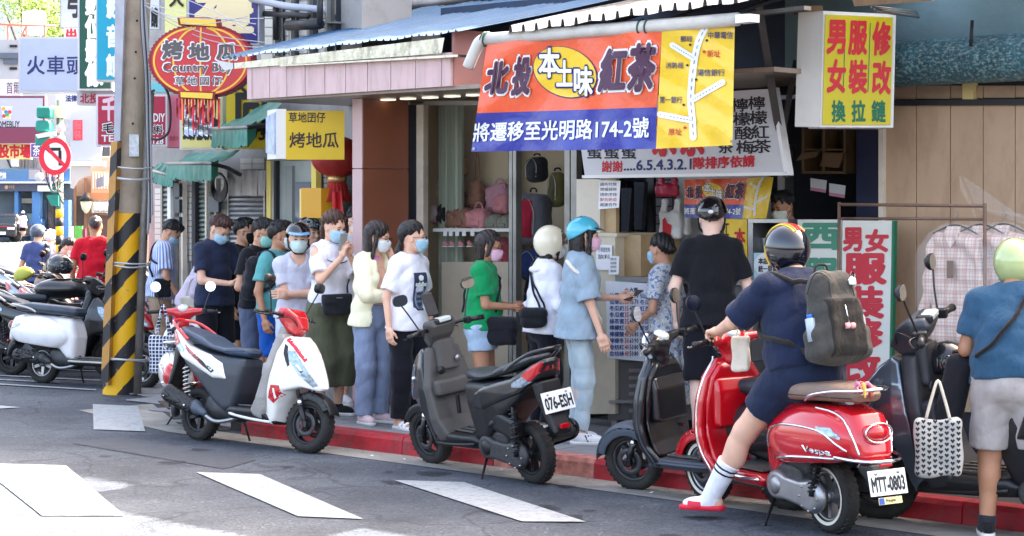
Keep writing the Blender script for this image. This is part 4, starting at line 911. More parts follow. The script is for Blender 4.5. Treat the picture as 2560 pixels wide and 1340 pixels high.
# green awnings
agm = M('awning_green',(72,138,122),.6,var=.25,vs=5,grime=.6,gs=5,gcol=(126,138,132)); agd = M('awning_deep',(26,116,92),.6,var=.1)
def awning(label,back0,back1,front0,front1,Yb0,Yb1,Yf0,Yf1,drop):
 o = wthing('awning',label,'awning',W(*front0,Yf0),'green fabric awnings'); B0,B1,F0_,F1_ = W(*back0,Yb0),W(*back1,Yb1),W(*front0,Yf0),W(*front1,Yf1)
 n = 18; v = []
 for j in range(5):
  for i in range(n + 1):
   u,w_ = i / n,j / 4; p = B0.lerp(B1,u).lerp(F0_.lerp(F1_,u),w_); p.z -= .04 * math.sin(w_ * PI) + .012 * math.sin(u * 25); v.append(p)
 obj('canopy',mesh('canopy',v,[(j * (n + 1) + i,j * (n + 1) + i + 1,(j + 1) * (n + 1) + i + 1,(j + 1) * (n + 1) + i) for j in range(4) for i in range(n)],True),agm,o)
 v = []; n = 44; k_ = F1_ - F0_; nn = Vector((k_.y,-k_.x,0)).normalized()
 for j in range(4):
  for i in range(n + 1):
   u = i / n; p = F0_.lerp(F1_,u); p.z -= drop * (j / 3) * (.82 + .18 * abs(math.sin(u * PI * 8))); p += nn * (.02 * math.sin(u * 60) * j / 3); v.append(p)
 obj('valance',mesh('valance',v,[(j * (n + 1) + i,j * (n + 1) + i + 1,(j + 1) * (n + 1) + i + 1,(j + 1) * (n + 1) + i) for j in range(3) for i in range(n)],True),agm,o)
 MB().tube([F0_,F1_],.018,8).obj('front_bar',alu,o); MB().tube([F1_,F1_.lerp(B1,.55) - Vector((0,0,.12)),B1 - Vector((0,0,.25))],.022,6).obj('awning_arm',blk,o)
 MB().add([F1_,F1_ - Vector((0,0,drop)),F1_.lerp(B1,.22) - Vector((0,0,drop * .8)),F1_.lerp(B1,.25)],[(0,1,2,3)]).obj('side_flap',agd,o)
awning('faded green awning, upper one beside the yellow sign',(610,262),(712,252),(530,322),(618,318),21.4,19.6,20.4,18.9,.20)
awning('green awning with a torn slit, lower one over the shutters',(470,384),(600,376),(416,408),(528,408),22.8,20.6,21.8,19.7,.19)
awning('small green awning at the far left, partly behind the pole',(400,398),(452,396),(372,425),(432,440),24.4,23.6,23.4,22.4,.14)
# yellow cloth sign and small box beside it
Y1 = YP(17.6,4); ys = wthing('shop_sign','yellow sign with handwritten black characters under the pink fascia','sign',Y1.at(788,400))
slab(Y1,rect(715,277,861,399),.03,'yellow_board',M('sign_yellow',(214,176,10),.45,var=.04,coat=.2),ys)
brush = M('ink_brush',(52,36,26),.6)
text('草地囝仔',(722,281,813,306),Y1,brush,ys,bold=.02); text('烤地瓜',(724,331,846,369),Y1,brush,ys,bold=.02)
bxw = wthing('sign_box','white light box with faded blue print left of the yellow handwritten sign','sign',Y1.at(690,400))
a = [Y1.at(716,400,-.02),Y1.at(690,399,.0),Y1.at(668,396,-.32),Y1.at(712,396,-.36)]; zt = Y1.at(700,275).z; zb = a[0].z
MB().prism([(p.x,p.y,zb + .01) for p in a],(0,0,zt - zb)).obj('box_body',M('box_white',0),bxw)
q = [(a[1].x,a[1].y,zb + .05),(a[2].x,a[2].y,zb + .07),(a[2].x,a[2].y,zt - .05),(a[1].x,a[1].y,zt - .02)]; MB().prism(q,(-.012,-.008,0)).obj('faded_print',M('print_faded',(176,190,216),.4,var=.3,vs=12),bxw)
# hanging red lantern
ln = wthing('red_lantern','red cloth lantern with gold collar and tassel hanging under the yellow sign','lantern',W(843,470,18.3)); c = W(843,392,18.3)
prof = [(.03,-.20)] + [(.245 * math.cos(a),.19 * math.sin(a)) for a in np.linspace(-1.4,1.4,15)] + [(.03,.20)]
v = []; n = 40;
for r_,z in prof:
 for k in range(n): a = 2 * PI * k / n; rr = r_ * (1 - .05 * (k % 4 == 0)); v.append((c.x + rr * math.cos(a),c.y + rr * math.sin(a),c.z + z))
obj('lantern_body',mesh('lantern_body',v,[(i * n + k,i * n + (k + 1) % n,(i + 1) * n + (k + 1) % n,(i + 1) * n + k) for i in range(len(prof) - 1) for k in range(n)],True),M('lantern_red',(168,44,40),.5,var=.1,grime=.2),ln)
MB().lathe([(0,.03),(.085,.03),(.09,-.03),(0,-.03)],20,(c.x,c.y,c.z - .20)).obj('gold_collar',M('gold',(214,178,120),.35,metal=.7),ln)
v = []; n = 36
for j,(r_,z) in enumerate(((.08,-.23),(.10,-.30),(.125,-.40))):
 for k in range(n): a = 2 * PI * k / n; rr = r_ * (1 + .07 * (-1) ** k * j / 2); v.append((c.x + rr * math.cos(a),c.y + rr * math.sin(a),c.z + z - .01 * (k % 3) * (j == 2)))
obj('tassel',mesh('tassel',v,[(i * n + k,i * n + (k + 1) % n,(i + 1) * n + (k + 1) % n,(i + 1) * n + k) for i in range(2) for k in range(n)]),M('tassel_red',(170,34,34),.8,var=.3,vs=40,stretch=(6,6,.4)),ln)
# big lantern-shaped sign
YL = YP(19.0,-6); ls = wthing('lantern_sign','large red lantern shaped sign with yellow ribs and grey characters','sign',YL.at(505,245))
redl = M('sign_red_face',(196,14,34),.3,coat=.4,var=.03); fr = M('frill_red',(142,26,38),.5); yl = M('rib_yellow',(244,190,60),.4)
def oval(k,n=56): return [(503 + 130 * k * math.copysign(abs(math.cos(a)) ** .96,math.cos(a)),152 - 92 * k * math.sin(a)) for a in [2 * PI * i / n for i in range(n)]]
MB().prism([YL.at(x,y,-.01) for x,y in oval(1.0,90)],-YL.n * .16).obj('sign_body',fr,ls)
for i in range(64):
 a = 2 * PI * i / 64
 if -1.9 < math.sin(a) * 2: x,y = 503 + 130 * math.cos(a),152 - 92 * math.sin(a); x2,y2 = 503 + 133.5 * math.cos(a + .05),152 - 95.5 * math.sin(a + .05); x3,y3 = 503 + 130 * math.cos(a + .098),152 - 92 * math.sin(a + .098); MB().prism([YL.at(x,y,-.02),YL.at(x2,y2,-.02),YL.at(x3,y3,-.02)],-YL.n * .12).obj('frill_tooth',fr,ls)
MB().prism([YL.at(x,y,.02) for x,y in oval(.955)],-YL.n * .03).obj('red_face',redl,ls)
for q in ([(452,60),(541,66),(538,48),(449,46)],[(452,243),(530,247),(532,233),(451,230)]):
 slab(YL,[(q[0][0] - 6,q[0][1] + 2),(q[1][0] + 6,q[1][1] + 2),(q[2][0] + 6,q[2][1] - 4),(q[3][0] - 6,q[3][1] - 4)],.14,'cap_band',fr,ls,out=.035); slab(YL,q,.01,'yellow_band',M('cap_yellow',(244,204,70),.4),ls,out=.045)
for k in (-1.05,-.62,-.28 + .26,.62,1.0):
 stroke(YL,[(503 + 115 * k * math.cos(a) * .98,152 - 85 * math.sin(a)) for a in np.linspace(-1.38,1.38,9)],4.5,yl,'rib',ls,.024)
gry = M('char_grey',(92,84,84),.5)
for ch,q in (('烤',(405,100,457,149)),('地',(471,106,524,151)),('瓜',(540,108,592,150))): text(ch,q,YL,wht,ls,.028,bold=.07); text(ch,(q[0] + 2,q[1] + 2,q[2] - 2,q[3] - 2),YL,gry,ls,.031,bold=.045)
text('Country Boy',(406,156,582,187),YL,wht,ls,.028,bold=.05); text('Country Boy',(408,157.5,580,185.5),YL,gry,ls,.031,bold=.025)
text('草地囝仔',(436,190,556,214),YL,wht,ls,.028,bold=.06,sp=1.25); text('草地囝仔',(437.5,191.5,554.5,212.5),YL,gry,ls,.031,bold=.02,sp=1.25)
rb = wthing('ribbon_fringe','red ribbons hanging under the lantern shaped sign','ribbon',YL.at(490,345)); rr_ = random.Random(3)
for i,x in enumerate(range(440,546,8)):
 L = rr_.uniform(35,80); patch(YL,[(x,246),(x + 6,246),(x + 6 + rr_.uniform(-3,3),250 + L),(x + 1,250 + L * .95)],2,8,lambda p,q: .02 * math.sin(q / 8 + x),M('ribbon_red',(214,26,44),.45) if i % 3 else M('ribbon_dark',(140,20,36),.5),'ribbon',rb,.0 + .01 * (i % 3))
for i,x in enumerate(range(462,530,12)):
 patch(YL,[(x,262 + (i % 2) * 16),(x + 7,262),(x + 9,342),(x - 2,336)],2,8,lambda p,q: .02 * math.sin(q / 7 + x),M('ribbon_silver',(176,180,190),.2,metal=.9),'ribbon',rb,-.03)
# flat signs along this front: (label, plane Y, yaw, polygon, board colour, frame, texts)
def flat(label,Y,yaw,q,col,frame,texts,th=.12,name='shop_sign',em=0):
 pl = YP(Y,yaw); x0,y0,x1,y1 = q; o = wthing(name,label,'sign',pl.at((x0 + x1) / 2,y1))
 key = 'face_%d_%d_%d' % col;
 slab(pl,rect(x0,y0,x1,y1),th,'sign_case',M('case_%d_%d_%d' % (frame or col),frame or col,.5,grime=.1),o)
 k = min(5,(x1 - x0) * .06) if frame else 0
 if frame: slab(pl,rect(x0 + k,y0 + k,x1 - k,y1 - k),.008,'sign_face',M(key,col,.4,var=.03),o,out=.009)
 for t in texts:
  tx,r_,mt = t[:3]; kw = t[3] if len(t) > 3 else {}; text(tx,r_,pl,mt,o,.012 + (.002 if kw.get('up') else 0),**{a: b for a,b in kw.items() if a != 'up'})
 return o,pl
maroon = M('ink_maroon',(168,28,60),.5); V_ = dict(vertical=True)
flat('dark blue sign with a huge cream character behind the lantern sign',18.9,-20,(468,-30,648,112),(52,46,122),(196,200,210),[('禮',(492,-26,628,80),M('cream_print',(246,226,176),.5),dict(bold=.05))])
flat('pale yellow sign edge with black strokes left of the dark blue sign',21.0,-20,(412,-30,466,150),(238,230,150),None,[('大',(424,-24,458,16),ink,dict(bold=.04))])
flat('cream sign with black characters behind the red ribbons',19.8,-18,(449,240,556,374),(240,226,140),(226,222,210),[('鐵板燒',(458,296,546,348),ink,dict(bold=.06))])
flat('yellow sign with a large square black character beside the awnings',19.4,-22,(566,205,668,372),(226,194,8),None,[('回',(592,236,664,330),ink,dict(bold=.05)),('93',(626,318,662,350),ink,dict(bold=.03)),('人',(578,196,616,232),ink,dict(bold=.05))])
flat('pink shop sign strip right of the red number sign',22.0,-14,(418,238,452,370),(214,118,136),(196,100,120),[('營業中',(424,340,446,352),maroon,{})])
flat('narrow white sign with black bars behind the pole top',23.5,0,(374,-20,398,72),(232,234,238),None,[('請',(378,20,394,66),ink,dict(bold=.05))])
flat('turquoise sign corner below the lantern sign at the pole',23.5,0,(376,206,420,230),(120,206,214),None,[])
o,pl = flat('crimson sign with white and navy characters partly behind the pole',23.0,3,(240,236,418,366),(184,30,66),(226,216,222),[('千',(256,244,288,300),M('pale_pink_print',(238,206,216),.5),dict(bold=.05)),('毛線',(256,306,316,334),wht,dict(bold=.06)),('毛線',(257.5,307.5,314.5,332.5),ink,dict(bold=.03,up=1)),('TEL',(254,338,298,354),wht,dict(bold=.03)),('DIY',(384,284,412,304),wht,dict(bold=.03)),('材料',(372,312,408,336),wht,dict(bold=.06)),('材料',(373.5,313.5,406.5,334.5),ink,dict(bold=.03,up=1)),('4128',(370,344,408,360),wht,dict(bold=.03))])
# ------------------------------------------------------------------ left side: pole, signs, side street
def stripem(y1=(226,158,10),y2=(250,200,20)):
 m = bpy.data.materials.new('hazard_paint'); m.use_nodes = True; n = m.node_tree.nodes; l = m.node_tree.links; b = n['Principled BSDF']; b.inputs['Roughness'].default_value = .45
 tc = n.new('ShaderNodeTexCoord'); sp = n.new('ShaderNodeSeparateXYZ'); l.new(tc.outputs['Object'],sp.inputs[0])
 def math_(op,a,b_=None):
  q = n.new('ShaderNodeMath'); q.operation = op
  for i,v in enumerate((a,b_)):
   if v is None: continue
   if isinstance(v,(int,float)): q.inputs[i].default_value = v
   else: l.new(v,q.inputs[i])
  return q.outputs[0]
 ns = n.new('ShaderNodeTexNoise'); ns.inputs['Scale'].default_value = 9; l.new(tc.outputs['Object'],ns.inputs[0])
 u = math_('ADD',math_('MULTIPLY',sp.outputs[2],2.5),math_('MULTIPLY',sp.outputs[0],-2.9)); u = math_('ADD',u,math_('MULTIPLY',ns.outputs[0],.12)); fr_ = math_('FRACT',u); st = math_('GREATER_THAN',fr_,.46)
 n2 = n.new('ShaderNodeTexNoise'); n2.inputs['Scale'].default_value = 14; n2.inputs['Detail'].default_value = 8; l.new(tc.outputs['Object'],n2.inputs[0]); wear = math_('GREATER_THAN',n2.outputs[0],.68)
 n3 = n.new('ShaderNodeTexNoise'); n3.inputs['Scale'].default_value = 2.2; l.new(tc.outputs['Object'],n3.inputs[0])
 ye = n.new('ShaderNodeMix'); ye.data_type = 'RGBA'; l.new(n3.outputs[0],ye.inputs[0]); ye.inputs[6].default_value = (*lin(y1),1); ye.inputs[7].default_value = (*lin(y2),1)
 mx = n.new('ShaderNodeMix'); mx.data_type = 'RGBA'; l.new(st,mx.inputs[0]); mx.inputs[6].default_value = (*lin((44,42,46)),1); l.new(ye.outputs[2],mx.inputs[7])
 m2 = n.new('ShaderNodeMix'); m2.data_type = 'RGBA'; m3 = math_('MULTIPLY',wear,.7); l.new(m3,m2.inputs[0]); l.new(mx.outputs[2],m2.inputs[6]); m2.inputs[7].default_value = (*lin((150,136,110)),1)
 l.new(m2.outputs[2],b.inputs['Base Color']); return m
haz = stripem(); pc = M('pole_concrete',(168,152,132),.85,var=.12,vs=6,bump=.5,bs=70,grime=.3,gs=5,gcol=(96,88,78))
Yp = 20.0
pole = wthing('utility_pole','thick concrete utility pole with yellow and black striped foot','pole',(G(302,985).x,Yp,0))
def pax(y): return 300 + (985 - y) * .0415      # axis column at photo row y
def ring_tube(ys,rs,mat,name,n=32,parent=pole,dx=0,dy=0.):
 v = []; f = []
 for y,r_ in zip(ys,rs):
  c = W(pax(y) + dx,y,Yp + dy)
  for k in range(n): a = 2 * PI * k / n; v.append((c.x + r_ * math.cos(a),c.y + r_ * math.sin(a),c.z))
 f = [(i * n + k,i * n + (k + 1) % n,(i + 1) * n + (k + 1) % n,(i + 1) * n + k) for i in range(len(ys) - 1) for k in range(n)]
 me = mesh(name,v,f,True); return obj(name,me,mat,parent)
ring_tube([990,700,400,100,-260],[.165,.158,.150,.142,.133],pc,'concrete_shaft')
ring_tube([984,760,533],[.172,.165,.160],haz,'striped_band')
for y in (52,130,196,309):
 c = W(pax(y) + 4,y,Yp - .16); MB().lathe([(0,0),(.012,0)],10,c,'y').obj('bolt_hole',M('hole',(12,12,12),.9),pole)
MB().prism([W(323,391,Yp - .165),W(347,391,Yp - .16),W(347,336,Yp - .16),W(323,336,Yp - .165)],(0,.01,0)).obj('number_plate',M('plate_tin',(186,190,196),.35,metal=.5,var=.2,vs=30),pole)
# side channel with stripes at the left, steel conduit at the right
chn = wthing('striped_channel','flat metal channel with slanting yellow and black stripes strapped left of the pole','cable guard',W(258,960,19.75))
MB().prism([W(252,958,19.78),W(270,964,19.74),W(293,356,19.74),W(277,354,19.78)],(.02,.12,0)).obj('striped_plate',stripem((168,118,52),(196,146,72)),chn)
MB().prism([W(285,352,19.78),W(300,352,19.78),W(312,-20,19.78),W(288,-20,19.78)],(.0,.1,0)).obj('grey_channel',M('channel_grey',(176,178,188),.5,var=.06,grime=.3),chn)
gcd = wthing('conduit_pipe','grey steel conduit pipe strapped to the right of the pole','pipe',W(345,985,19.8)); gm_ = M('galv_pipe',(120,114,108),.5,metal=.4,var=.25,vs=8,grime=.5)
MB().tube([W(343,986,19.82),W(360,560,19.82),W(376,232,19.82)],.040,12).obj('pipe',gm_,gcd); MB().tube([W(378,232,19.82),W(376,228,19.82)],.046,12).obj('pipe_cap',gm_,gcd)
cm = M('cable_grey',(150,150,154),.6); blkc = M('cable_black',(30,30,34),.5)
cb = wthing('cable_bundle','bundle of grey and black cables running down the right of the pole','cables',W(366,560,19.7))
for i in range(6): MB().tube(sm_bez([W(352 + i * 2,-20,19.75),W(352 + i * 3,60,19.72),W(362 + i * 2.5,190,19.72),W(366 + i * 2.2,330,19.72),W(370 + i * 2,460 + i * 12,19.72),W(366 + i * 3,600 - i * 14,19.72)],5),.008 + .003 * (i % 2),6).obj('cable',cm if i % 3 else blkc,cb)
MB().tube(sm_bez([W(372,150,19.6),W(392,190,19.6),W(422,240,19.6),W(424,320,19.6),W(404,346,19.6),W(380,348,19.7)],8),.012,8).obj('cable',blkc,cb)
wire = M('wire',(186,188,192),.5,metal=.5)
for i,(y,w_) in enumerate(((445,0),(441,3),(655,0),(660,4),(895,0),(899,-3),(415,2))):
 a,b = 268 + (985 - y) * .03 - 8,352 + (985 - y) * .035 + 8
 MB().tube(sm_bez([W(a,y,19.9),W((a + b) / 2 - 14,y + 3 + w_,19.62),W((a + b) / 2 + 14,y + 5 + w_,19.62),W(b,y + 4,19.75),W(b + 2,y,20.0)],6),.009,6).obj('wire_tie',wire,pole)
# overhead wires
ow = wthing('overhead_wires','thin pale overhead wires fanning out from the pole top','wires',W(350,10,19.8))
for a,b,c in (((352,4),(470,34),(640,60)),((352,8),(480,60),(620,40)),((352,10),(450,44),(660,46)),((352,10),(500,80),(660,106)),((470,0),(560,40),(640,88)),((352,12),(520,100),(760,128))):
 MB().tube(sm_bez([W(*a,19.8),W(*b,19.2),W(*c,18.9)],8),.0045,5).obj('wire',wire,ow)
# hanging signs of the side street
flat('wide white sign with brush style station characters',30.0,6,(46,92,202,232),(160,172,196),(186,188,194),[('火車頭',(68,140,212,186),inkb,dict(bold=.02,sp=1.1))],.35)
flat('tall dark green sign with white photo shop characters',27.0,4,(194,-40,282,226),(4,70,58),(196,200,202),[('數位影像',(214,-20,256,214),wht,dict(vertical=True,sp=1.0,bold=.06))],.3)
flat('tall cyan sign with white characters overlapping the green sign',26.2,4,(240,-40,292,202),(0,156,190),(190,200,204),[('影音館',(266,-8,298,190),M('pale_print',(226,240,244),.5),dict(vertical=True,sp=1.25,bold=.05))],.3)
flat('small white sign with red district characters under the green sign',27.2,4,(192,228,286,262),(180,182,190),None,[('北投',(200,234,246,258),maroon,dict(bold=.03))],.25)
flat('white sign with a black angular character at the top',31.0,4,(150,-30,200,70),(170,178,190),(150,154,162),[('弓',(170,-16,196,42),ink,dict(bold=.05))],.25)
flat('small pale sign with red strokes above the station sign',30.6,4,(160,70,194,94),(236,222,222),None,[('出',(166,72,190,92),inkr,dict(bold=.06))],.1)
flat('small white sign with navy legal characters under the station sign',33.0,4,(140,234,194,262),(222,226,234),None,[('法律',(164,238,192,254),inkb,dict(bold=.04))],.1)
# box sign over the brown shop
pb_ = YP(34,10); o = wthing('box_sign','white box sign with red vertical text panel beside the traffic pole','sign',pb_.at(225,400)); slab(pb_,[(176,402),(250,402),(262,258),(176,262)],.8,'box_body',M('case_pale',(170,178,194),.5),o); slab(pb_,rect(183,300,206,350),.01,'red_panel',M('panel_red',(214,40,62),.5),o,out=.012); text('服裝',(185,302,204,348),pb_,M('panel_pink',(236,120,130),.5),o,.016,vertical=True); slab(pb_,[(174,412),(262,414),(262,403),(174,403)],.9,'box_ledge',wht,o,out=.05)
tr = slab(pb_,[(176,470),(184,472),(196,452),(214,440),(226,440),(226,414),(176,414)],.03,'white_awning',M('canvas_white',(180,178,176),.7)); tag(tr,'white canvas awning with a curved lower edge under the box sign','awning')
flat('dark gap sign panel with black square right of the box sign',34.0,4,(250,366,276,392),(26,28,34),(200,206,214),[],.1)
# brown shop front
pbs = YP(36,12); bs = wthing('brown_shop','narrow brown wooden shop front behind the striped pole','building',pbs.at(235,640)); brs = M('wood_brown',(134,92,70),.6,var=.12,vs=5,grime=.2); brl = M('wood_light',(198,168,144),.6,var=.08)
MB().prism([(pbs.at(184,515).x,pbs.at(184,515).y,0),(pbs.at(420,515).x,pbs.at(420,515).y,0),(pbs.at(420,515).x,pbs.at(420,515).y,5.2),(pbs.at(184,515).x,pbs.at(184,515).y,5.2)],-pbs.n * 4).obj('wall',brl,bs)
slab(pbs,rect(191,490,210,660),.1,'door',M('door_dark',(62,52,50),.5),bs,out=.12); slab(pbs,rect(184,445,191,660),.1,'door_post',brs,bs,out=.16); slab(pbs,rect(210,445,219,660),.1,'door_post',brs,bs,out=.16)
slab(pbs,rect(219,482,300,500),.2,'cornice',M('wood_orange',(186,124,84),.5),bs,out=.3); slab(pbs,rect(229,500,300,532),.05,'white_panel',wht,bs,out=.14)
slab(pbs,rect(230,538,282,660),.06,'menu_board',M('board_brown',(84,60,54),.5),bs,out=.14); slab(pbs,rect(228,428,300,486),.06,'slat_panel',M('slat_tan',(214,174,140),.6),bs,out=.14)
for x in range(232,296,7): slab(pbs,rect(x,432,x + 3,472),.04,'slat',wht,bs,out=.17)
for i,x in enumerate((236,247,258,268)): f = MB().tube([pbs.at(x,508,.3),pbs.at(x + 6,528,.36)],.045,10).obj('spot_lamp',M('lamp_white',(226,226,226),.4),bs)
MB().lathe([(0,.16),(.05,.13),(.10,.06),(.07,-.06),(.03,-.12),(0,-.14)],10,pbs.at(215,514,.4)).obj('wall_lantern',M('lamp_glass',(236,224,190),.3),bs); MB().lathe([(0,.22),(.05,.18),(.13,.07),(.0,.07)],10,pbs.at(215,513,.4)).obj('lantern_cap',blk,bs)
MB().lathe([(0,.1),(.12,.08),(.16,0),(.12,-.08),(0,-.1)],14,pbs.at(199,419,1.2)).obj('warm_lamp',M('warm_lamp',(255,226,176),.4,emit=.5),bs)
o = patch(YP(30),[(240,448),(272,434),(270,462),(240,470)],4,4,lambda x,y: .05 * math.sin(x / 4),M('canvas_grey',(150,156,164),.7),'grey_flap'); tag(o,'small grey canvas flap left of the striped channel','awning')
# traffic pole with signals and the no left turn sign
Yt = 30.; tp = wthing('traffic_pole','traffic pole with green signal housings and striped foot','pole',W(148,640,Yt)); tp.location.z = 0
b0 = W(149,515,Yt); yb = 515 + CAMZ * FPX / Yt
MB().tube([W(148,yb,Yt),W(150,250,Yt)],.052,14).obj('pole_shaft',M('pole_green_grey',(96,112,104),.5,grime=.3),tp)
for i,(a,b) in enumerate(((523,545),(545,566),(566,589),(589,612),(612,636),(636,662),(662,690))): MB().tube([W(148.5,a,Yt),W(148.3,b,Yt)],.057,16).obj('pole_band',M('band_yellow',(244,192,20),.5) if i % 2 == 0 else M('band_black',(40,38,42),.5),tp)
sgm = M('signal_green',(26,140,124),.45)
for i,(x,y,w_) in enumerate(((97,268,34),(95,302,34),(94,336,30))): f = lambda P: rbox(P,(0,0,0),(.11,.15,.085),.03); o = obj('signal_housing',nets(f,(-.15,-.2,-.12),(.15,.2,.12),.02),sgm,tp); o.matrix_parent_inverse = Matrix(); o.location = W(x + 17,y + 14,Yt - .2) - Vector(tp.location)
for (y0,y1) in ((456,483),(488,515)): MB().prism([W(115,y0,Yt - .1),W(146,y0 - 2,Yt - .1),W(146,y1,Yt - .1),W(128,y1 - 1,Yt - .1)][::-1],(0,.22,0)).obj('signal_visor',sgm,tp)
for q,nm,mt in (((128,264,158,294),'control_box',M('box_putty',(212,200,186),.6)),((104,398,140,442),'control_box',M('box_grey',(206,210,214),.6)),((72,424,100,448),'lamp_hood',M('hood_grey',(170,176,176),.6))): slab(YP(Yt - .15),rect(*q),.2,nm,mt,tp)
MB().prism([W(88,336,Yt - .4),W(134,328,Yt - .4),W(136,338,Yt - .4),W(94,346,Yt - .4)],(0,.16,0)).obj('camera_housing',wht,tp)
for (x,y) in ((151,320),(98,442),(152,348)): f = MB().lathe([(0,.07),(.06,.04),(.07,-.02),(.04,-.07),(0,-.07)],12,W(x,y,Yt - .3)).obj('small_camera',M('cam_grey',(196,198,200),.4),tp)
for k in range(6): MB().tube(sm_bez([W(104 + k * 9,415 + k,Yt - .2),W(120 + k * 5,460 + (k % 3) * 8,Yt - .25),W(158,440 + k * 14,Yt - .1)],5),.012,5).obj('loose_cable',blkc if k % 2 else cm,tp)
YS = YP(Yt - .45); tsn = wthing('no_left_turn_sign','round red and white no left turn road sign on the traffic pole','road sign',YS.at(136,438))
rd = M('road_sign_red',(216,22,52),.4,var=.03,coat=.2)
MB().prism([YS.at(137 + 40 * math.cos(a),391 + 47 * math.sin(a)) for a in np.linspace(0,2 * PI,49)[:-1]],-YS.n * .03).obj('sign_disc',rd,tsn); disc(YS,138,391,28,34,wht,'white_centre',tsn,.004)
for q in ([(120,377),(152,377),(152,369),(120,369)],[(146,377),(154,377),(154,414),(146,414)],[(112,373),(124,362),(124,384)]): obj('arrow',mesh('arrow',[YS.at(x,y,.006) for x,y in q],[tuple(range(len(q)))]),ink,tsn)
stroke(YS,[(113,365),(163,416)],9,rd,'red_bar',tsn,.009,n=1)
# far side of the junction
YH = 106.
o,pl = flat('drink shop sign with a cup picture and maroon lower band',YH,0,(-60,240,112,322),(176,174,186),(110,52,74),[('COMEBUY',(-16,303,49,319),ink,dict(bold=.03))],.6)
slab(pl,rect(-60,322,112,358),.6,'maroon_band',M('maroon_band',(116,44,70),.5),o)
slab(pl,[(8,298),(26,298),(31,266),(3,266)],.01,'cup_shape',M('cup_print',(226,222,214),.5),o,out=.03)
for i,(x,y,c) in enumerate(((10,290,(190,60,60)),(20,292,(230,190,90)),(15,280,(60,110,190)),(24,280,(200,50,70)),(9,272,(240,150,60)),(18,286,(60,150,100)))): disc(pl,x,y,5,5,M('fruit_%d' % i,c,.5),'cup_fruit',o,.036 + .001 * i,n=14)
flat('pale cafe sign with black brush characters left of the station sign',107.,0,(-40,198,52,238),(214,214,220),None,[('首爾',(16,204,50,234),ink,{})],.3)
flat('yellow and red market sign strip under the drink shop sign',106.5,0,(-60,360,78,398),(226,208,130),None,[('北投市場',(-30,362,76,394),inkr,dict(bold=.05))],.3)
flat('small purple sign beside the yellow market sign',106.,0,(76,358,106,394),(92,70,128),(210,200,220),[('茶',(82,362,100,390),wht,{})],.2)
gb_ = wthing('grey_block','pale grey building with pipes above the drink shop','building',W(30,520,114)); gbm = M('wall_pale',(168,168,172),.7,var=.06,vs=.4,grime=.15,gs=.5)
MB().box((-44,114,4.5),(W(196,515,114).x,122,CAMZ + (515 - 100) / FPX * 114)).obj('wall',gbm,gb_)
for y in (112,168): slab(YP(113.9),rect(24,y,42,y + 6),.1,'vent_slot',dark,gb_)
slab(YP(113.9),rect(-30,132,46,146),.3,'dark_pipe',M('pipe_slate',(84,92,104),.5),gb_,out=.2); slab(YP(113.9),rect(8,146,44,160),.3,'dark_pipe',M('pipe_slate',0),gb_,out=.1)
for (x0,x1,y0,y1,c,lb_) in ((-60,60,-60,96,(190,192,198),'pale tall building behind the red railing'),(60,200,30,110,(196,184,176),'low pinkish rooftop building behind the station sign'),(100,420,-200,120,(222,226,236),'very pale tall building far behind the hanging signs')):
 z1 = CAMZ + (515 - y0) / FPX * 150; o = MB().box((W(x0,0,150).x,150,0),(W(x1,0,150).x,165,z1)).obj('far_building',M('far_wall_%d' % x0,c,.8,var=.05,vs=.2)); tag(o,lb_,'building')
 for k in range(4): slab(YP(149.9),rect(x0 + 12 + k * (x1 - x0) / 4,y0 + 14,x0 + 12 + k * (x1 - x0) / 4 + 9,y0 + 30),.1,'window',M('far_window',(150,166,184),.3),o,out=.02)
tk = wthing('water_tank','steel rooftop water tank beside the tree','tank',W(86,100,118)); c = W(86,56,118); MB().lathe([(0,.75),(.6,.63),(.7,.45),(.7,-.6),(.45,-.75),(0,-.75)],20,c).obj('tank_shell',M('tank_steel',(206,206,206),.3,metal=.6),tk)
for a in (-.35,.35): MB().tube([(c.x + a,c.y,c.z - 1.2),(c.x + a,c.y,c.z - .6)],.07,6).obj('tank_leg',alu,tk)
rl = wthing('roof_railing','thin red railing along the roof behind the station sign','railing',W(70,100,114.5)); rdr = M('rail_red',(220,110,90),.5)
for y in (61,): MB().tube([W(-20,y,114.5),W(140,y + 4,114.5)],.07,6).obj('rail',rdr,rl)
for x in (20,66,112): MB().tube([W(x,61,114.5),W(x,102,114.5)],.07,6).obj('rail_post',rdr,rl)
MB().tube([W(66,62,114.5),W(50,102,114.5)],.06,6).obj('rail_brace',rdr,rl)
# tree leaves top left
tree = wthing('street_tree','bright green tree rising behind the rooftops at top left','tree',W(88,200,130)); tree.location.z = 0; rt_ = random.Random(8); tc_ = W(88,40,130)
m = MB()
for _ in range(5200):
 k = rt_.random(); cx,cz,r_ = [(60,6,1.1),(95,14,1.0),(120,40,.8),(125,82,.7),(80,-40,1.4),(45,-50,1.2)][rt_.randrange(6)]; c = W(cx,cz,130 + rt_.uniform(-1.5,1.5)); r_ *= 1.75
 a,b,d = rt_.gauss(0,r_ * .5),rt_.gauss(0,r_ * .4),rt_.gauss(0,r_ * .6); p = c + Vector((a,d,b)); q = rt_.uniform(.07,.16); ax = Vector((rt_.uniform(-1,1),rt_.uniform(-1,1),rt_.uniform(-1,1))).normalized(); bx2 = ax.orthogonal().normalized()
 m.add([p - ax * q,p + bx2 * q * .5,p + ax * q,p - bx2 * q * .5],[(0,1,2,3)])
cr = m.obj('crown',M('leaf_green',(120,150,62),.6,var=.35,vs=2),tree); cr['kind'] = 'stuff'
MB().tube([(tc_.x,130,0),(tc_.x + .2,130,6),(tc_.x,130,12),(tc_.x + .5,130,16)],[.4,.3,.2,.07],10).obj('trunk',M('bark',(92,78,64),.9,bump=.6),tree)
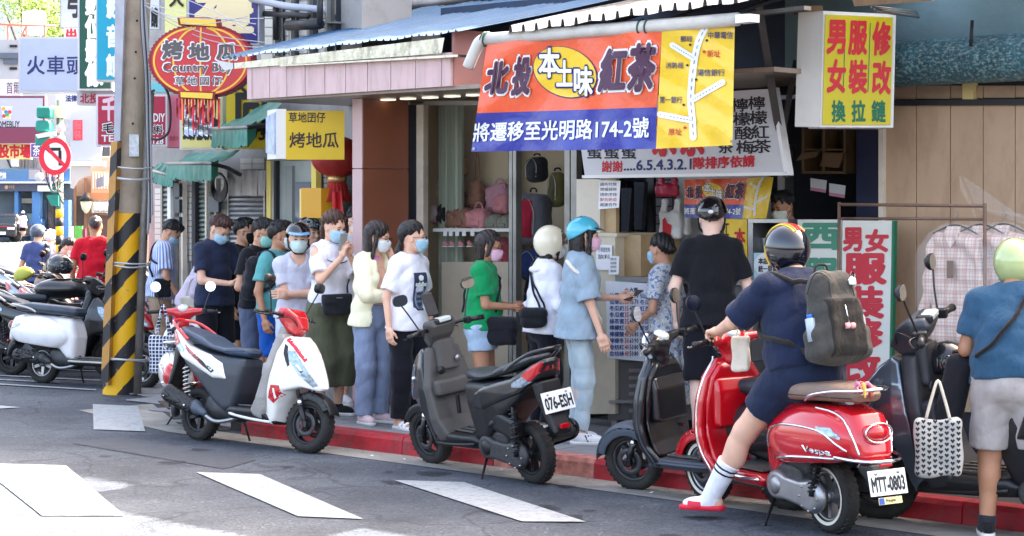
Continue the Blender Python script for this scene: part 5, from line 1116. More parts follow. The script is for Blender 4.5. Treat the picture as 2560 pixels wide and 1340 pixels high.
for dx,dz in ((-1,1.6),(.9,1.2),(.7,2.4),(-.6,2.8)): MB().tube([(tc_.x,130,10),(tc_.x + dx,130,12),(tc_.x + dx * 2,130,12 + dz * 1.7)],[.16,.10,.05],6).obj('limb',M('bark',0),tree)
# blue corner shop across the junction
YB = 108.; zb_ = lambda y: CAMZ - (y - CY) / FPX * YB
bsh = wthing('blue_shop','light blue corner shop with dark fascia across the junction','building',W(60,600,YB)); bsh.location.z = 0; pB = YP(YB); blu = M('shop_blue',(80,128,180),.6,var=.05); YBy = 515 + CAMZ / YB * FPX
slab(pB,rect(-80,455,240,YBy),6,'wall',M('shop_inside',(92,104,112),.6,var=.3,vs=.6),bsh,out=-1.2); slab(pB,rect(-80,422,175,456),1.6,'blue_fascia',M('fascia_blue',(66,108,160),.5),bsh,out=.3); slab(pB,rect(-80,458,130,478),1.4,'dark_fascia',M('fascia_slate',(74,76,96),.5),bsh,out=.2); slab(pB,rect(-80,454,175,458),1.6,'white_ledge',wht,bsh,out=.5)
slab(pB,rect(94,464,132,478),.3,'white_sign',wht,bsh,out=.5); slab(pB,rect(36,478,45,YBy),.8,'blue_pillar',blu,bsh); slab(pB,rect(80,478,98,YBy),.8,'blue_pillar',blu,bsh); slab(pB,rect(76,548,103,YBy),1.0,'pillar_plinth',blu,bsh,out=.1); slab(pB,rect(152,500,172,YBy),.8,'blue_pillar',blu,bsh)
slab(pB,rect(46,496,80,508),.1,'menu_strip',M('menu_cream',(224,214,186),.5,var=.2,vs=3),bsh,out=-.9); slab(pB,rect(58,534,84,566),.3,'shop_counter',M('counter_green',(168,190,176),.5),bsh,out=-.8); slab(pB,rect(104,500,118,572),.1,'glass_door',M('door_slate',(60,72,84),.2,coat=.5),bsh,out=-.8); slab(pB,rect(120,500,134,572),.1,'glass_door',M('door_brown',(74,64,62),.2,coat=.5),bsh,out=-.8)
text('竹林',(0,430,15,448),pB,wht,bsh,.31,bold=.03); disc(pB,16,468,4.5,5,M('logo_tan',(206,166,110),.5),'round_logo',bsh,.21,n=20); text('伴手禮',(22,463,36,472),pB,M('logo_tan',0),bsh,.21)
ub = wthing('upper_house','weathered grey upper storey with a pale balcony box above the blue shop','building',W(60,420,112)); slab(YP(112),rect(-80,300,190,YBy),8,'wall',M('old_wall',(158,158,156),.8,var=.15,vs=.8,grime=.4,gs=.9),ub)
slab(YP(111.8),rect(27,391,43,416),.8,'air_conditioner',wht,ub,out=.3);
for x in (48,56,64,78,86): slab(YP(111.8),rect(x,392,x + 4,420),.1,'window_bar',M('bar_grey',(112,112,112),.6),ub)
MB().tube([W(10,380,111),W(28,420,111)],.06,5).obj('brace',dark,ub); MB().tube([W(12,394,111),W(44,394,111)],.06,5).obj('brace',dark,ub)
# parked dark car at the far left
car = wthing('parked_car','black car parked in the shade in front of the blue shop','car',W(8,596,104)); car.location.z = 0; c = W(4,515,104); cx_,cy_ = c.x,104.
f = lambda P: su(rbox(P,(cx_,cy_ + 1.6,.62),(.88,2.1,.36),.16),rbox(P,(cx_,cy_ + 1.9,1.12),(.72,1.2,.36),.25),.12)
obj('body',nets(f,(cx_ - 1.1,cy_ - .8,.1),(cx_ + 1.1,cy_ + 4,1.6),.05),M('car_black',(24,24,32),.2,coat=.8),car)
for s in (-1,1):
 MB().tube([(cx_ + s * .7,cy_ - .05,.32),(cx_ + s * .7,cy_ + .2,.32)],.32,14).obj('wheel',M('tyre_far',(30,30,30),.8),car); MB().box((cx_ + s * .6 - .18,cy_ - .53,.66),(cx_ + s * .6 + .18,cy_ - .47,.78)).obj('headlight',M('lamp_far',(222,226,226),.2),car)
MB().box((cx_ - .05,cy_ - .545,.40),(cx_ + .35,cy_ - .53,.55)).obj('licence_plate',wht,car); MB().box((cx_ - .6,cy_ + .52,.98),(cx_ + .6,cy_ + .58,1.3)).obj('windscreen',M('glass_far',(70,84,92),.1,coat=.6),car); MB().box((cx_ - .5,cy_ - .50,.80),(cx_ + .6,cy_ - .47,.84)).obj('red_trim',inkr,car)
gbn = wthing('green_bin_board','green and white board standing beside the traffic pole','board',W(200,640,33)); slab(YP(33),rect(186,565,206,640),.05,'green_panel',M('panel_green',(84,176,60),.6,grime=.3,gs=3,gcol=(200,210,200)),gbn); slab(YP(33),rect(207,572,214,650),.05,'maroon_panel',M('panel_maroon',(140,40,70),.6),gbn); slab(YP(33),rect(178,566,182,660),.05,'white_post',wht,gbn)
# ------------------------------------------------------------------ scooters (local frame: x forward, y left, z up, origin under the rear axle)
def iw(X,pts):
 return np.interp(X,[p[0] for p in pts],[p[1] for p in pts])
def pan(poly,wx,wz=None,r=.03,bow=0.,y0=None):
 """pillow-like panel: side outline poly (x,z), half width by x times factor by z; bow bends the outline back away from the middle"""
 def fn(P):
  X = P[:,0] + bow * P[:,1] ** 2; Z = P[:,2]
  d = poly2(X,Z,poly); w_ = iw(X,wx)
  if wz: w_ = w_ * iw(Z,wz)
  if y0 is None: e = np.abs(P[:,1]) - w_
  else: e = np.abs(np.abs(P[:,1]) - y0) - w_
  return sx(d + r * .25,e * .96,r)
 fn.box = ((min(p[0] for p in poly) - bow * .06 - .02,-max(p[1] for p in wx) - (y0 or 0) - .03,min(p[1] for p in poly) - .02),(max(p[0] for p in poly) + .02,max(p[1] for p in wx) + (y0 or 0) + .03,max(p[1] for p in poly) + .02))
 return fn
def side_y(fn,x,z,s=1):
 ys = np.linspace(.40,0,101); P = np.stack([np.full(101,x),s * ys,np.full(101,z)],-1).astype(np.float32); v = fn(P)
 k = np.argmax(v < 0)
 return s * float(ys[k]) if v[k] < 0 else 0.
def xfm(me,Mx):
 me.transform(Mx); return me
SC = {}
def scm():
 return dict(black=plastic('black',(22,23,27),.42,grime=.14),grey=plastic('grey',(84,82,80),.55,grime=.35),rub=M('tyre_rubber',(36,34,33),.82,var=.2,vs=12,bump=.3,bs=90,grime=.4,gcol=(92,86,78)),
    eng=M('engine_grey',(70,70,72),.5,metal=.4,var=.25,vs=20,bump=.3,bs=60,grime=.4,gs=8),alu=M('aluminium',(168,168,170),.38,metal=.85,var=.12,vs=14,grime=.25,gs=9),
    chrome=M('chrome',(228,228,232),.10,metal=1.),seat=M('seat_vinyl',(34,42,54),.40,var=.12,vs=5,bump=.25,bs=160),mirror=M('mirror_glass',(225,235,240),.03,metal=1.),
    red=M('tail_lens',(190,12,28),.12,coat=.8,spec=.6),clear=M('clear_lens',(138,156,172),.10,metal=.5,coat=.9,var=.3,vs=40),amber=M('amber_lens',(232,120,20),.15,coat=.7),
    plate=M('plate_white',(232,234,232),.4),ink=M('plate_ink',(28,30,34),.6),dial=M('dial',(198,208,205),.2,coat=.6),rimd=M('rim_dark',(48,48,52),.45,metal=.5,grime=.3))
def wheel(root,x,Rr,K,wall=None,spokes=5,steer=None,rim='rimd',disc=False,wd=.052):
 T = Matrix.Translation((x,0,Rr)); T = (steer @ T) if steer is not None else T
 pr = [(Rr - .072,-wd * .72),(Rr - .055,-wd * .92),(Rr - .030,-wd),(Rr - .010,-wd * .72),(Rr - .001,-wd * .32),(Rr,0),(Rr - .001,wd * .32),(Rr - .010,wd * .72),(Rr - .030,wd),(Rr - .055,wd * .92),(Rr - .072,wd * .72),(Rr - .066,wd * .5),(Rr - .066,-wd * .5)]
 m = MB().lathe(pr,40,axis='y',closed=True)
 for k in range(34):      # tread blocks
  a = 2 * PI * k / 34
  for s in (-1,1):
   c_ = Matrix.Rotation(-a,4,'Y') @ Matrix.Translation((Rr - .001,s * wd * .36,0)) @ Matrix.Rotation(s * .5,4,'X')
   m.box((-.004,-wd * .30,-.012),(.0012,wd * .30,.012),c_)
 ty = obj('tyre',xfm(m.mesh('tyre'),T),K['rub'],root)
 rr = Rr - .070
 m = MB().lathe([(rr,-wd * .74),(rr - .012,-wd * .70),(rr - .018,-wd * .45),(rr - .018,wd * .45),(rr - .012,wd * .70),(rr,wd * .74),(rr + .004,wd * .6),(rr + .004,-wd * .6)],36,axis='y',closed=True)
 m.lathe([(0,-.05),(.030,-.05),(.034,-.04),(.034,.04),(.030,.05),(0,.05)],16,axis='y')
 for k in range(spokes):
  a = 2 * PI * k / spokes + .3; Mx = Matrix.Rotation(a,4,'Y')
  m.add([Mx @ Vector(p) for p in [(.025,-.018,-.020),(rr - .012,-.024,-.014),(rr - .012,-.024,.014),(.025,-.018,.020),(.025,.018,-.020),(rr - .012,.024,-.014),(rr - .012,.024,.014),(.025,.018,.020)]],
    [(0,1,2,3),(7,6,5,4),(0,4,5,1),(3,2,6,7),(1,5,6,2)])
 ri = obj('rim',xfm(m.mesh('rim'),T),K[rim],ty)
 if wall:
  m = MB()
  for s in (-1,1): m.lathe([(Rr - .066,s * wd * .93),(Rr - .054,s * (wd * .99)),(Rr - .048,s * (wd * 1.005))],40,axis='y')
  obj('whitewall',xfm(m.mesh('whitewall'),T),wall,ty)
 if disc:
  m = MB().lathe([(.055,.058),(.092,.058),(.092,.062),(.055,.062)],30,axis='y',closed=True); m.lathe([(.055,-.058),(.092,-.058),(.092,-.062),(.055,-.062)],30,axis='y',closed=True)
  obj('brake_disc',xfm(m.mesh('brake_disc'),T),K['eng'],ty)
 return ty
def bodypart(root,name,fn,mat,h=.0085,box=None,label=None,Mx=None):
 lo,hi = box or fn.box; me = nets(fn,lo,hi,h,name)
 if Mx is not None: me.transform(Mx)
 return obj(name,me,mat,root,label=label)
def sub(f,g_,k=.005):
 def fn(P): return sx(f(P),-g_(P),k)
 fn.box = f.box; return fn
def drape(root,name,fn,pts,r,mat,sides=(1,),off=.004,n=5,Mx=None):
 out = None
 for s in sides:
  P = sm_bez([(x,0,z) for x,z in pts],n); q = []
  for p in P:
   y = side_y(fn,p.x,p.z,s); q.append((p.x,y + s * off,p.z))
  m = MB().tube(q,r,6); me = m.mesh(name)
  if Mx is not None: me.transform(Mx)
  out = obj(name,me,mat,root)
 return out
def decal(root,name,fn,poly,mat,sides=(1,),off=.003,Mx=None):
 """thin plate of material following the side of a panel; poly (x,z)"""
 for s in sides:
  b = bmesh.new(); b.faces.new([b.verts.new((x,0,z)) for x,z in poly])
  for ax,no in ((0,(1,0,0)),(1,(0,0,1))):
   q0,q1 = min(p[ax] for p in poly),max(p[ax] for p in poly)
   for k in range(1,int((q1 - q0) / .014) + 1):
    co = (q0 + k * .014,0,0) if ax == 0 else (0,0,q0 + k * .014); bmesh.ops.bisect_plane(b,geom=b.verts[:] + b.edges[:] + b.faces[:],plane_co=co,plane_no=no)
  bmesh.ops.triangulate(b,faces=b.faces[:])
  for v in b.verts: v.co.y = side_y(fn,v.co.x,v.co.z,s) + s * off
  me = bpy.data.meshes.new(name); b.to_mesh(me); b.free(); me.polygons.foreach_set('use_smooth',[True] * len(me.polygons))
  if Mx is not None: me.transform(Mx)
  obj(name,me,mat,root)
def mirror(root,base,tip,K,w_=.062,h_=.040,face=(-1,0,.1),Mx=None,shell=None,rnd=False):
 m = MB().tube(sm_bez([base,(base[0] + .02,(base[1] + tip[1]) / 2,(base[2] + tip[2]) / 2 + .01),tip],5),.0055,7)
 st = obj('mirror_stalk',xfm(m.mesh('mirror_stalk'),Mx or Matrix()),K['black'],root)
 f = Vector(face).normalized(); u = Vector((0,0,1)).cross(f).normalized(); v = f.cross(u); c = Vector(tip) + Vector((0,0,h_ * .9))
 def ring(k,d,n=20): return [c + u * (w_ * k * math.copysign(abs(math.cos(a)) ** (1 if rnd else .75),math.cos(a))) + v * (h_ * k * math.copysign(abs(math.sin(a)) ** (1 if rnd else .75),math.sin(a))) + f * d for a in [2 * PI * i / n for i in range(n)]]
 r1,r2,r3 = ring(1,.0),ring(.98,-.016),ring(.55,-.034)
 m = MB(); n = 20; vs = r1 + r2 + r3
 m.add(vs,[(i + n * j,(i + 1) % n + n * j,(i + 1) % n + n * (j + 1),i + n * (j + 1)) for j in (0,1) for i in range(n)] + [tuple(range(2 * n,3 * n))],True)
 sh = obj('mirror_shell',xfm(m.mesh('mirror_shell'),Mx or Matrix()),shell or K['black'],st)
 m = MB().add(ring(.93,.0005),[tuple(range(n))]); m.tube(ring(.97,0),.004,5,closed=True)
 obj('mirror_glass',xfm(MB().add(ring(.95,.002),[tuple(range(n))]).mesh('mirror_glass'),Mx or Matrix()),K['mirror'],st)
def bars(root,hx,hz,K,Ms,w_=.33,lever='alu',gripm=None,sweep=.07,rise=.02,mir=(True,True),mz=.24,mo=.10,rnd=False,mw=(.062,.040),cover=None,mface=(-1,0,.1)):
 for s in (1,-1):
  pts = [(hx,s * .05,hz),(hx - sweep * .3,s * (w_ * .55),hz + rise),(hx - sweep,s * (w_ - .12),hz + rise)]
  me = MB().tube(pts,.014,8).mesh('handlebar'); hb = obj('handlebar',xfm(me,Ms),cover or K['black'],root)
  a = Vector((hx - sweep,s * (w_ - .12),hz + rise)); b = a + Vector((-.022,s * .115,-.004))
  g_ = MB().tube([a,a.lerp(b,.5),b],[.017,.0185,.018],10); g_.tube([b,b + (b - a) * .08],[.021,.021],10)
  obj('grip',xfm(g_.mesh('grip'),Ms),gripm or K['black'],hb)
  sw = MB().box((a.x - .026,a.y - .024 if s > 0 else a.y - .012,a.z - .024),(a.x + .026,a.y + .012 if s > 0 else a.y + .024,a.z + .026),bev=.007)
  obj('switch_block',xfm(sw.mesh('switch_block'),Ms),K['black'],hb)
  lv = MB().tube(sm_bez([a + Vector((.02,-s * .02,-.004)),a + Vector((.055,s * .03,-.012)),b + Vector((.045,0,-.016)),b + Vector((.03,s * .03,-.012))],4),.0062,6)
  obj('brake_lever',xfm(lv.mesh('brake_lever'),Ms),K[lever],hb)
  if mir[0 if s > 0 else 1]:
   mirror(root,(hx - sweep * .7,s * (w_ - .13),hz + rise + .015),(hx - .02,s * (w_ - .13 + mo),hz + mz),K,mw[0],mw[1],mface,Ms,rnd=rnd)
def forks(root,wb,Rr,K,Ms,topz=.55,spring=False,off=.075):
 for s in (1,-1):
  a = Vector((wb + .005,s * off,Rr)); d = Vector((-.42,0,1)).normalized(); L = topz - Rr
  m = MB().tube([a - d * .03,a + d * L * .45],.021,10); m.tube([a + d * L * .45,a + d * L * 1.05],.0145,10); m.box((a.x - .025,a.y - .02,a.z - .025),(a.x + .025,a.y + .02,a.z + .025),bev=.006)
  fk = obj('fork_leg',xfm(m.mesh('fork_leg'),Ms),K['black'],root)
  obj('fork_collar',xfm(MB().tube([a + d * L * .40,a + d * L * .52],.0225,12).mesh('fork_collar'),Ms),K['chrome'],fk)
def fender(root,wb,Rr,mat,Ms,a0=-15,a1=115,w_=.072,gap=.022,th=.012,name='front_fender'):
 c_ = (wb,0,Rr)
 def fn(P):
  x,y,z = P[:,0] - wb,P[:,1],P[:,2] - Rr
  rr = np.sqrt(x * x + z * z); an = np.degrees(np.arctan2(z,x)); q = rr + y * y * 2.2
  d = np.abs(q - (Rr + gap + th)) - th * .5
  side = np.maximum(np.abs(y) - w_,np.maximum((an - a1) * .004,(a0 - an) * .004))
  s2 = np.maximum(np.abs(np.abs(y) - w_ + .006) - .006,np.maximum(np.abs(rr - Rr + .005) - .025,np.maximum((an - a1 + 12) * .004,(a0 + 12 - an) * .004)))
  return np.minimum(sx(d,side,.012),s2)
 fn.box = ((wb - Rr - .06,-w_ - .02,Rr - .14),(wb + Rr + .06,w_ + .02,2 * Rr + .07))
 return bodypart(root,name,fn,mat,.0075,Mx=Ms)
def spring_unit(root,a,b,K,sm,r=.026,turns=9):
 a,b = Vector(a),Vector(b); d = (b - a); u = d.orthogonal().normalized(); v = d.normalized().cross(u)
 sh = MB().tube([a,b],.011,8); sh.tube([a,a.lerp(b,.25)],.020,10); so_ = sh.obj('shock_absorber',K['black'],root)
 pts = [a.lerp(b,.1 + .85 * i / (turns * 10)) + (u * math.cos(2 * PI * i / 10) + v * math.sin(2 * PI * i / 10)) * r for i in range(turns * 10 + 1)]
 MB().tube(pts,.0052,5).obj('shock_spring',sm,so_)
def engine(root,K,Rr,side='left',alu=False):
 """CVT case on the left of the rear wheel, muffler on the right"""
 f1 = lambda P: su(su(ell(P,(.02,.115,Rr + .005),(.115,.045,.095)),cap(P,(.02,.11,Rr),(.36,.11,Rr + .03),.075,.070),.03),ell(P,(.35,.12,Rr + .03),(.105,.050,.085)),.02)
 f = lambda P: np.maximum(np.maximum(f1(P),P[:,1] - .150),.07 - P[:,1])
 e = bodypart(root,'drive_case',f,K['alu'] if alu else K['eng'],.0085,((-.12,.05,.05),(.48,.20,.40)))
 m = MB().lathe([(0,.166),(.03,.166),(.045,.158),(.055,.150),(.055,.140)],20,(.35,0,Rr + .03),'y'); m.obj('case_cap',K['alu' if alu else 'black'],e)
 for k in range(8):
  a = 2 * PI * k / 8; MB().tube([(.02 + .085 * math.cos(a),.140,Rr + .075 * math.sin(a)),(.02 + .085 * math.cos(a),.156,Rr + .075 * math.sin(a))],.007,6).obj('bolt',K['alu'],e)
 f = lambda P: su(cap(P,(.18,0,.25),(.42,0,.27),.09,.08),rbox(P,(.30,.02,.30),(.16,.10,.07),.03),.04)
 bodypart(root,'engine',f,K['eng'],.010,((.0,-.2,.1),(.55,.2,.42)))
 f = lambda P: rbox(P,(.10,.115,.42),(.13,.045,.075),.03,rotm(0,R(-14)))
 bodypart(root,'air_box',f,K['black'],.009,((-.1,.04,.3),(.3,.2,.55)))
 m = MB().tube([(.30,.135,.39),(.20,.15,.44)],.022,10); m.obj('intake_hose',K['black'],root)
def muffler(root,K,Rr,mat=None,z=.27,hot=True,up=.09):
 f = lambda P: su(cap(P,(-.20,-.165,z + up),(.10,-.155,z),.062,.056),cap(P,(.10,-.155,z),(.20,-.14,z - .04),.050,.028),.03)
 mf = bodypart(root,'muffler',f,mat or K['eng'],.009,((-.36,-.26,.12),(.30,-.06,.50)))
 f2 = lambda P: np.maximum(np.maximum(np.abs(cap(P,(-.20,-.165,z + up),(.08,-.155,z),.073,.066)) - .004,P[:,1] + .165),np.abs(P[:,0] + .07) - .20)
 hs = bodypart(root,'heat_shield',f2,K['black'],.0075,((-.36,-.27,.12),(.30,-.1,.50)))
 for x in (-.2,.06): MB().tube([(x,-.228,z + up * (.1 - x) * 2.6),(x,-.24,z + up * (.1 - x) * 2.6)],.009,8).obj('bolt',K['chrome'],hs)
 MB().tube(sm_bez([(.18,-.14,z - .04),(.30,-.10,z - .10),(.46,-.03,z - .06),(.50,0,z)],5),.017,8).obj('exhaust_pipe',K['alu'],mf)
def plate(root,K,x,z,tilt,txt,w_=.25,h_=.14):
 Mx = Matrix.Translation((x,0,z)) @ Matrix.Rotation(R(-90 - tilt),4,'Y') @ Matrix.Rotation(R(-90),4,'Z')   # local x -> right when seen from behind
 Mx = Matrix.Translation((x,0,z)) @ Matrix.Rotation(R(tilt),4,'Y') @ Matrix(((0,0,-1,0),(-1,0,0,0),(0,1,0,0),(0,0,0,1)))
 b = MB().box((-w_ / 2,-h_ / 2,-.002),(w_ / 2,h_ / 2,.002),Mx,bev=.0015).obj('licence_plate',K['plate'],root)
 glyphs(txt,lambda u,v,k: Mx @ Vector(((u - .5) * w_ * .88,(v - .5) * h_ * .56 - .008,.0032 + k * .0002)),K['ink'],b,bold=.035,name='plate_lettering')
 for s in (-1,1): MB().tube([Mx @ Vector((s * w_ * .30,h_ * .36,.002)),Mx @ Vector((s * w_ * .30,h_ * .36,.007))],.008,8).obj('plate_screw',K['alu'],b)
 return b,Mx
def stand(root,K,x=.42,z=.16,s=1):
 MB().tube([(x,s * .10,z),(x - .04,s * .20,.02),(x - .05,s * .225,.006)],[.010,.009,.014],7).obj('side_stand',K['black'],root)
def cables(root,K,hx,hz,wb,Ms):
 m = MB()
 for i,(s,dz) in enumerate(((1,.0),(-1,.02))): m.tube(sm_bez([(hx - .03,s * .16,hz),(hx + .07,s * .13,hz + .03 - dz),(hx + .09,s * .05,hz - .06),(hx + .02,s * .03,hz - .16)],5),.0045,5)
 o = obj('cable',xfm(m.mesh('cable'),Ms),K['black'],root); o['kind'] = 'stuff'
def setup(name,label,pos_r,pos_f,lean=0.,group='scooters parked along the kerb',wb=1.28,steer=0.,rake=25,sc_=1.,extra=0.):
 """root empty at the rear contact point, heading from the rear to the front contact point"""
 a = Vector(pos_r); b = Vector(pos_f); d = b - a; yaw = math.atan2(d.y,d.x)
 rt = thing(name,label,'scooter',(a.x,a.y,extra),0,group)
 rt.rotation_euler = (R(lean),0,yaw); rt.scale = (sc_,) * 3
 ax = Vector((-math.sin(R(rake)),0,math.cos(R(rake)))); c = Vector((wb - .03,0,.21))
 Ms = Matrix.Translation(c) @ Matrix.Rotation(R(steer),4,ax) @ Matrix.Translation(-c)
 return rt,Ms
def sport(name,label,pr,pf,pal,lean=7,steer=0.,wb=1.28,ptxt=None,dash=True,lev='black',phone=False,nob=False,**kw):
 global HS; HS = min(2.2,max(1,pr[1] / 15)); K = scm(); K.update(pal); rt,Ms = setup(name,label,pr,pf,lean,wb=wb,steer=steer,**kw); Rf = Rr = .212; X7 = lambda L: [(x * .72 if x < 0 else x,*q) for x,*q in L]
 wheel(rt,0,Rr,K,spokes=5,rim='rimd'); wheel(rt,wb,Rf,K,steer=Ms,spokes=3,disc=True)
 forks(rt,wb,Rf,K,Ms,.60)
 fender(rt,wb,Rf,K['fend'],Ms,20,120,.066)
 w0 = wb - 1.28
 # front cowl with beak
 P1 = [(w0 + x,z) for x,z in [(.92,.20),(.86,.25),(.97,.42),(1.03,.62),(1.07,.86),(1.12,.885),(1.20,.83),(1.32,.70),(1.43,.56),(1.47,.49),(1.40,.465),(1.27,.49),(1.15,.455),(1.09,.36),(1.05,.24),(1.02,.19)]]
 f1 = pan(P1,[(w0 + .86,.15),(w0 + 1.0,.19),(w0 + 1.12,.185),(w0 + 1.25,.125),(w0 + 1.38,.060),(w0 + 1.47,.015)],[(.2,.75),(.45,.98),(.6,1.),(.75,.9),(.88,.62)],.022,bow=1.1)
 arch = lambda P: np.sqrt((P[:,0] - wb) ** 2 + (P[:,2] - Rf) ** 2) - Rf - .035
 f1c = lambda P: sx(f1(P),-np.maximum(arch(P),np.abs(P[:,1]) - .12),.01)
 fc = bodypart(rt,'front_cowl',f1c,K['main'],.0078,f1.box)
 # headlights
 hl = [(w0 + x,z) for x,z in [(1.14,.77),(1.20,.765),(1.33,.60),(1.40,.515),(1.36,.50),(1.25,.585),(1.165,.69)]]
 decal(fc,'headlight',f1,hl,K['clear'],(1,-1),.004)
 for a_,b_ in (((1.19,.70),(1.30,.585)),):
  drape(fc,'headlight_bulb',f1,[(w0 + 1.22,.665),(w0 + 1.27,.61)],.013,K['chrome'],(1,-1),.002,3)
 if 'accent' in pal:
  decal(fc,'nose_stripe',f1,[(w0 + x,z) for x,z in [(1.115,.868),(1.19,.83),(1.30,.705),(1.285,.685),(1.18,.79),(1.10,.845)]],K['accent'],(1,-1),.0045)
  decal(fc,'side_decal',f1,[(w0 + x,z) for x,z in [(1.015,.50),(1.10,.50),(1.115,.43),(1.04,.36),(.985,.40)]],K['accent'],(1,-1),.004)
  decal(fc,'side_decal',f1,[(w0 + x,z) for x,z in [(1.035,.475),(1.055,.475),(1.075,.405),(1.058,.39)]],K['main'],(1,-1),.006)
  decal(fc,'cowl_stripe',f1,[(w0 + x,z) for x,z in [(1.10,.82),(1.13,.80),(1.17,.66),(1.155,.645),(1.11,.74)]],K['black'],(1,-1),.004)
 # inner leg shield with glove box
 P2 = [(w0 + x,z) for x,z in [(.80,.24),(.78,.30),(.86,.40),(.93,.60),(.965,.86),(.975,.90),(1.05,.90),(1.07,.86),(1.02,.55),(.98,.30),(.92,.22)]]
 f2 = pan(P2,[(w0 + .78,.19),(w0 + 1.0,.20)],[(.22,.85),(.4,1.02),(.62,1.),(.9,.62)],.03,bow=.6)
 ins = bodypart(rt,'inner_leg_shield',f2,K['inner'],.009)
 f3 = pan([(w0 + x,z) for x,z in [(.845,.56),(.86,.665),(.90,.68),(.98,.66),(.95,.53)]],[(w0,.16),(w0 + 1,.16)],None,.03)
 gb = bodypart(ins,'glove_box',f3,K['inner'],.009)
 f4 = pan([(w0 + x,z) for x,z in [(.90,.72),(.925,.95),(1.02,.97),(1.03,.72)]],[(w0,.085),(w0 + 1,.085)],[(.7,1.15),(.95,.9)],.035)
 sc_ = bodypart(ins,'steering_cover',f4,K['inner'],.009)
 MB().lathe([(0,-.006),(.022,-.006),(.022,0),(.016,.004),(0,.004)],16,(w0 + .895,.0,.0),'x').obj('ignition_lock',K['alu'],sc_,loc=(0,-.06,.80))
 MB().lathe([(0,-.01),(.03,-.01),(.03,0),(.024,.003),(0,.003)],18,(w0 + .858,0,0),'x').obj('cap_disc',K['black'],gb,loc=(.045,.09,.735))
 # handlebar cowl
 P5 = [(w0 + x,z) for x,z in [(1.00,.90),(1.07,.87),(1.15,.93),(1.10,1.03),(1.02,1.09),(.93,1.10),(.90,1.05),(.93,.98)]]
 f5 = pan(P5,[(w0 + .90,.11),(w0 + 1.0,.125),(w0 + 1.15,.05)],[(.87,.5),(.98,.85),(1.06,1.),(1.1,.9)],.022,bow=-.2)
 hc_ = bodypart(rt,'handlebar_cowl',f5,K['hcowl'],.008,Mx=Ms)
 if dash:
  me = MB().box((w0 + .900,-.075,1.060),(w0 + .985,.075,1.102),Matrix.Translation((0,0,0)),bev=.012).mesh('dashboard'); d_ = obj('dashboard',xfm(me,Ms),K['black'],hc_)
  me = MB().box((w0 + .893,-.055,1.072),(w0 + .965,.055,1.106),bev=.01).mesh('dial'); obj('dial',xfm(me,Ms),K['dial'],d_)
 bars(rt,w0 + .99,1.015,K,Ms,.34,lev,mz=kw.get('mz',.25) if False else .235)
 cables(rt,K,w0 + 1.0,1.0,wb,Ms)
 # floor board
 f6 = pan([(w0 + x,z) for x,z in [(1.02,.185),(1.04,.22),(.90,.305),(.80,.315),(.50 - w0,.315),(.42 - w0,.27),(.46 - w0,.20)]],[(.4,.13),(.6,.17),(w0 + .9,.175)],[(.18,.7),(.27,1.)],.03)
 fb = bodypart(rt,'floor_board',f6,K['black'],.0095)
 for y in (-.09,-.03,.03,.09): MB().box((.56,y - .012,.316),(w0 + .84,y + .012,.3225)).obj('tread_strip',K['grey'],fb)
 drape(rt,'side_rail',f6,[(.50,.25),(.75,.225),(w0 + .98,.215)],.014,K['rail'],(1,-1),.0)
 # under-seat body and tail
 f7 = pan(X7([(.50,.26),(.56,.40),(.615,.62),(.60,.69),(.30,.71),(-.05,.77),(-.30,.85),(-.40,.84),(-.34,.74),(-.10,.58),(.16,.42),(.30,.30),(.40,.24)]),[(-.3,.10),(-.1,.155),(.3,.17),(.6,.12)],[(.25,.85),(.55,1.),(.85,.85)],.05)
 ub = bodypart(rt,'under_seat_body',f7,K['under'],.009)
 f8 = pan(X7([(.46,.50),(.40,.64),(.25,.70),(-.05,.765),(-.30,.855),(-.45,.90),(-.47,.86),(-.38,.75),(-.18,.65),(.10,.57),(.30,.50)]),[(-.34,.075),(-.22,.135),(-.08,.168),(.3,.185),(.46,.165)],[(.45,.95),(.65,1.02),(.9,.8)],.035)
 tc_ = bodypart(rt,'tail_cowl',f8,K['tailc'],.0078)
 if 'accent' in pal:
  decal(tc_,'tail_decal',f8,X7([(.30,.55),(.34,.57),(.10,.68),(-.10,.74),(-.02,.70)]),K['black'],(1,-1)); decal(tc_,'tail_decal',f8,X7([(.22,.585),(.05,.70),(-.12,.765),(-.02,.71)]),K['accent'],(1,-1),.0045)
 # tail lights
 decal(rt,'tail_light',f8,X7([(-.22,.775),(-.32,.72 + .02),(-.43,.815),(-.45,.87),(-.36,.855)]),K['red'],(1,-1),.010)
 decal(rt,'rear_indicator',f8,X7([(-.10,.70),(-.22,.70),(-.325,.735),(-.225,.77),(-.10,.725)]),K['clear'],(1,-1),.007)
 # seat
 f9 = pan(X7([(.605,.675),(.64,.72),(.62,.765),(.50,.775),(.36,.765),(.22,.785),(.08,.845),(-.12,.885),(-.30,.915),(-.345,.90),(-.33,.86),(-.05,.78),(.25,.715),(.45,.68)]),[(-.25,.085),(-.1,.135),(.15,.155),(.4,.135),(.64,.075)],None,.045)
 se = bodypart(rt,'seat',f9,K['seat'],.0078)
 drape(se,'seat_seam',f9,X7([(.58,.735),(.40,.728),(.22,.748),(.06,.80),(-.12,.84),(-.30,.885)]),.0035,K['black'],(1,-1),.0)
 # grab rail
 m = MB().tube(sm_bez(X7([(-.02,.175,.80),(-.18,.170,.865),(-.36,.13,.93),(-.46,.05,.95),(-.46,-.05,.95),(-.36,-.13,.93),(-.18,-.170,.865),(-.02,-.175,.80)]),5),.013,8); m.obj('grab_rail',K['grail'],rt)
 # rear mud guard, plate
 f10 = pan([(-.18,.74),(-.29,.74),(-.31,.60),(-.39,.40),(-.375,.36),(-.30,.45),(-.23,.60)],[(-.4,.07),(-.2,.10)],None,.02)
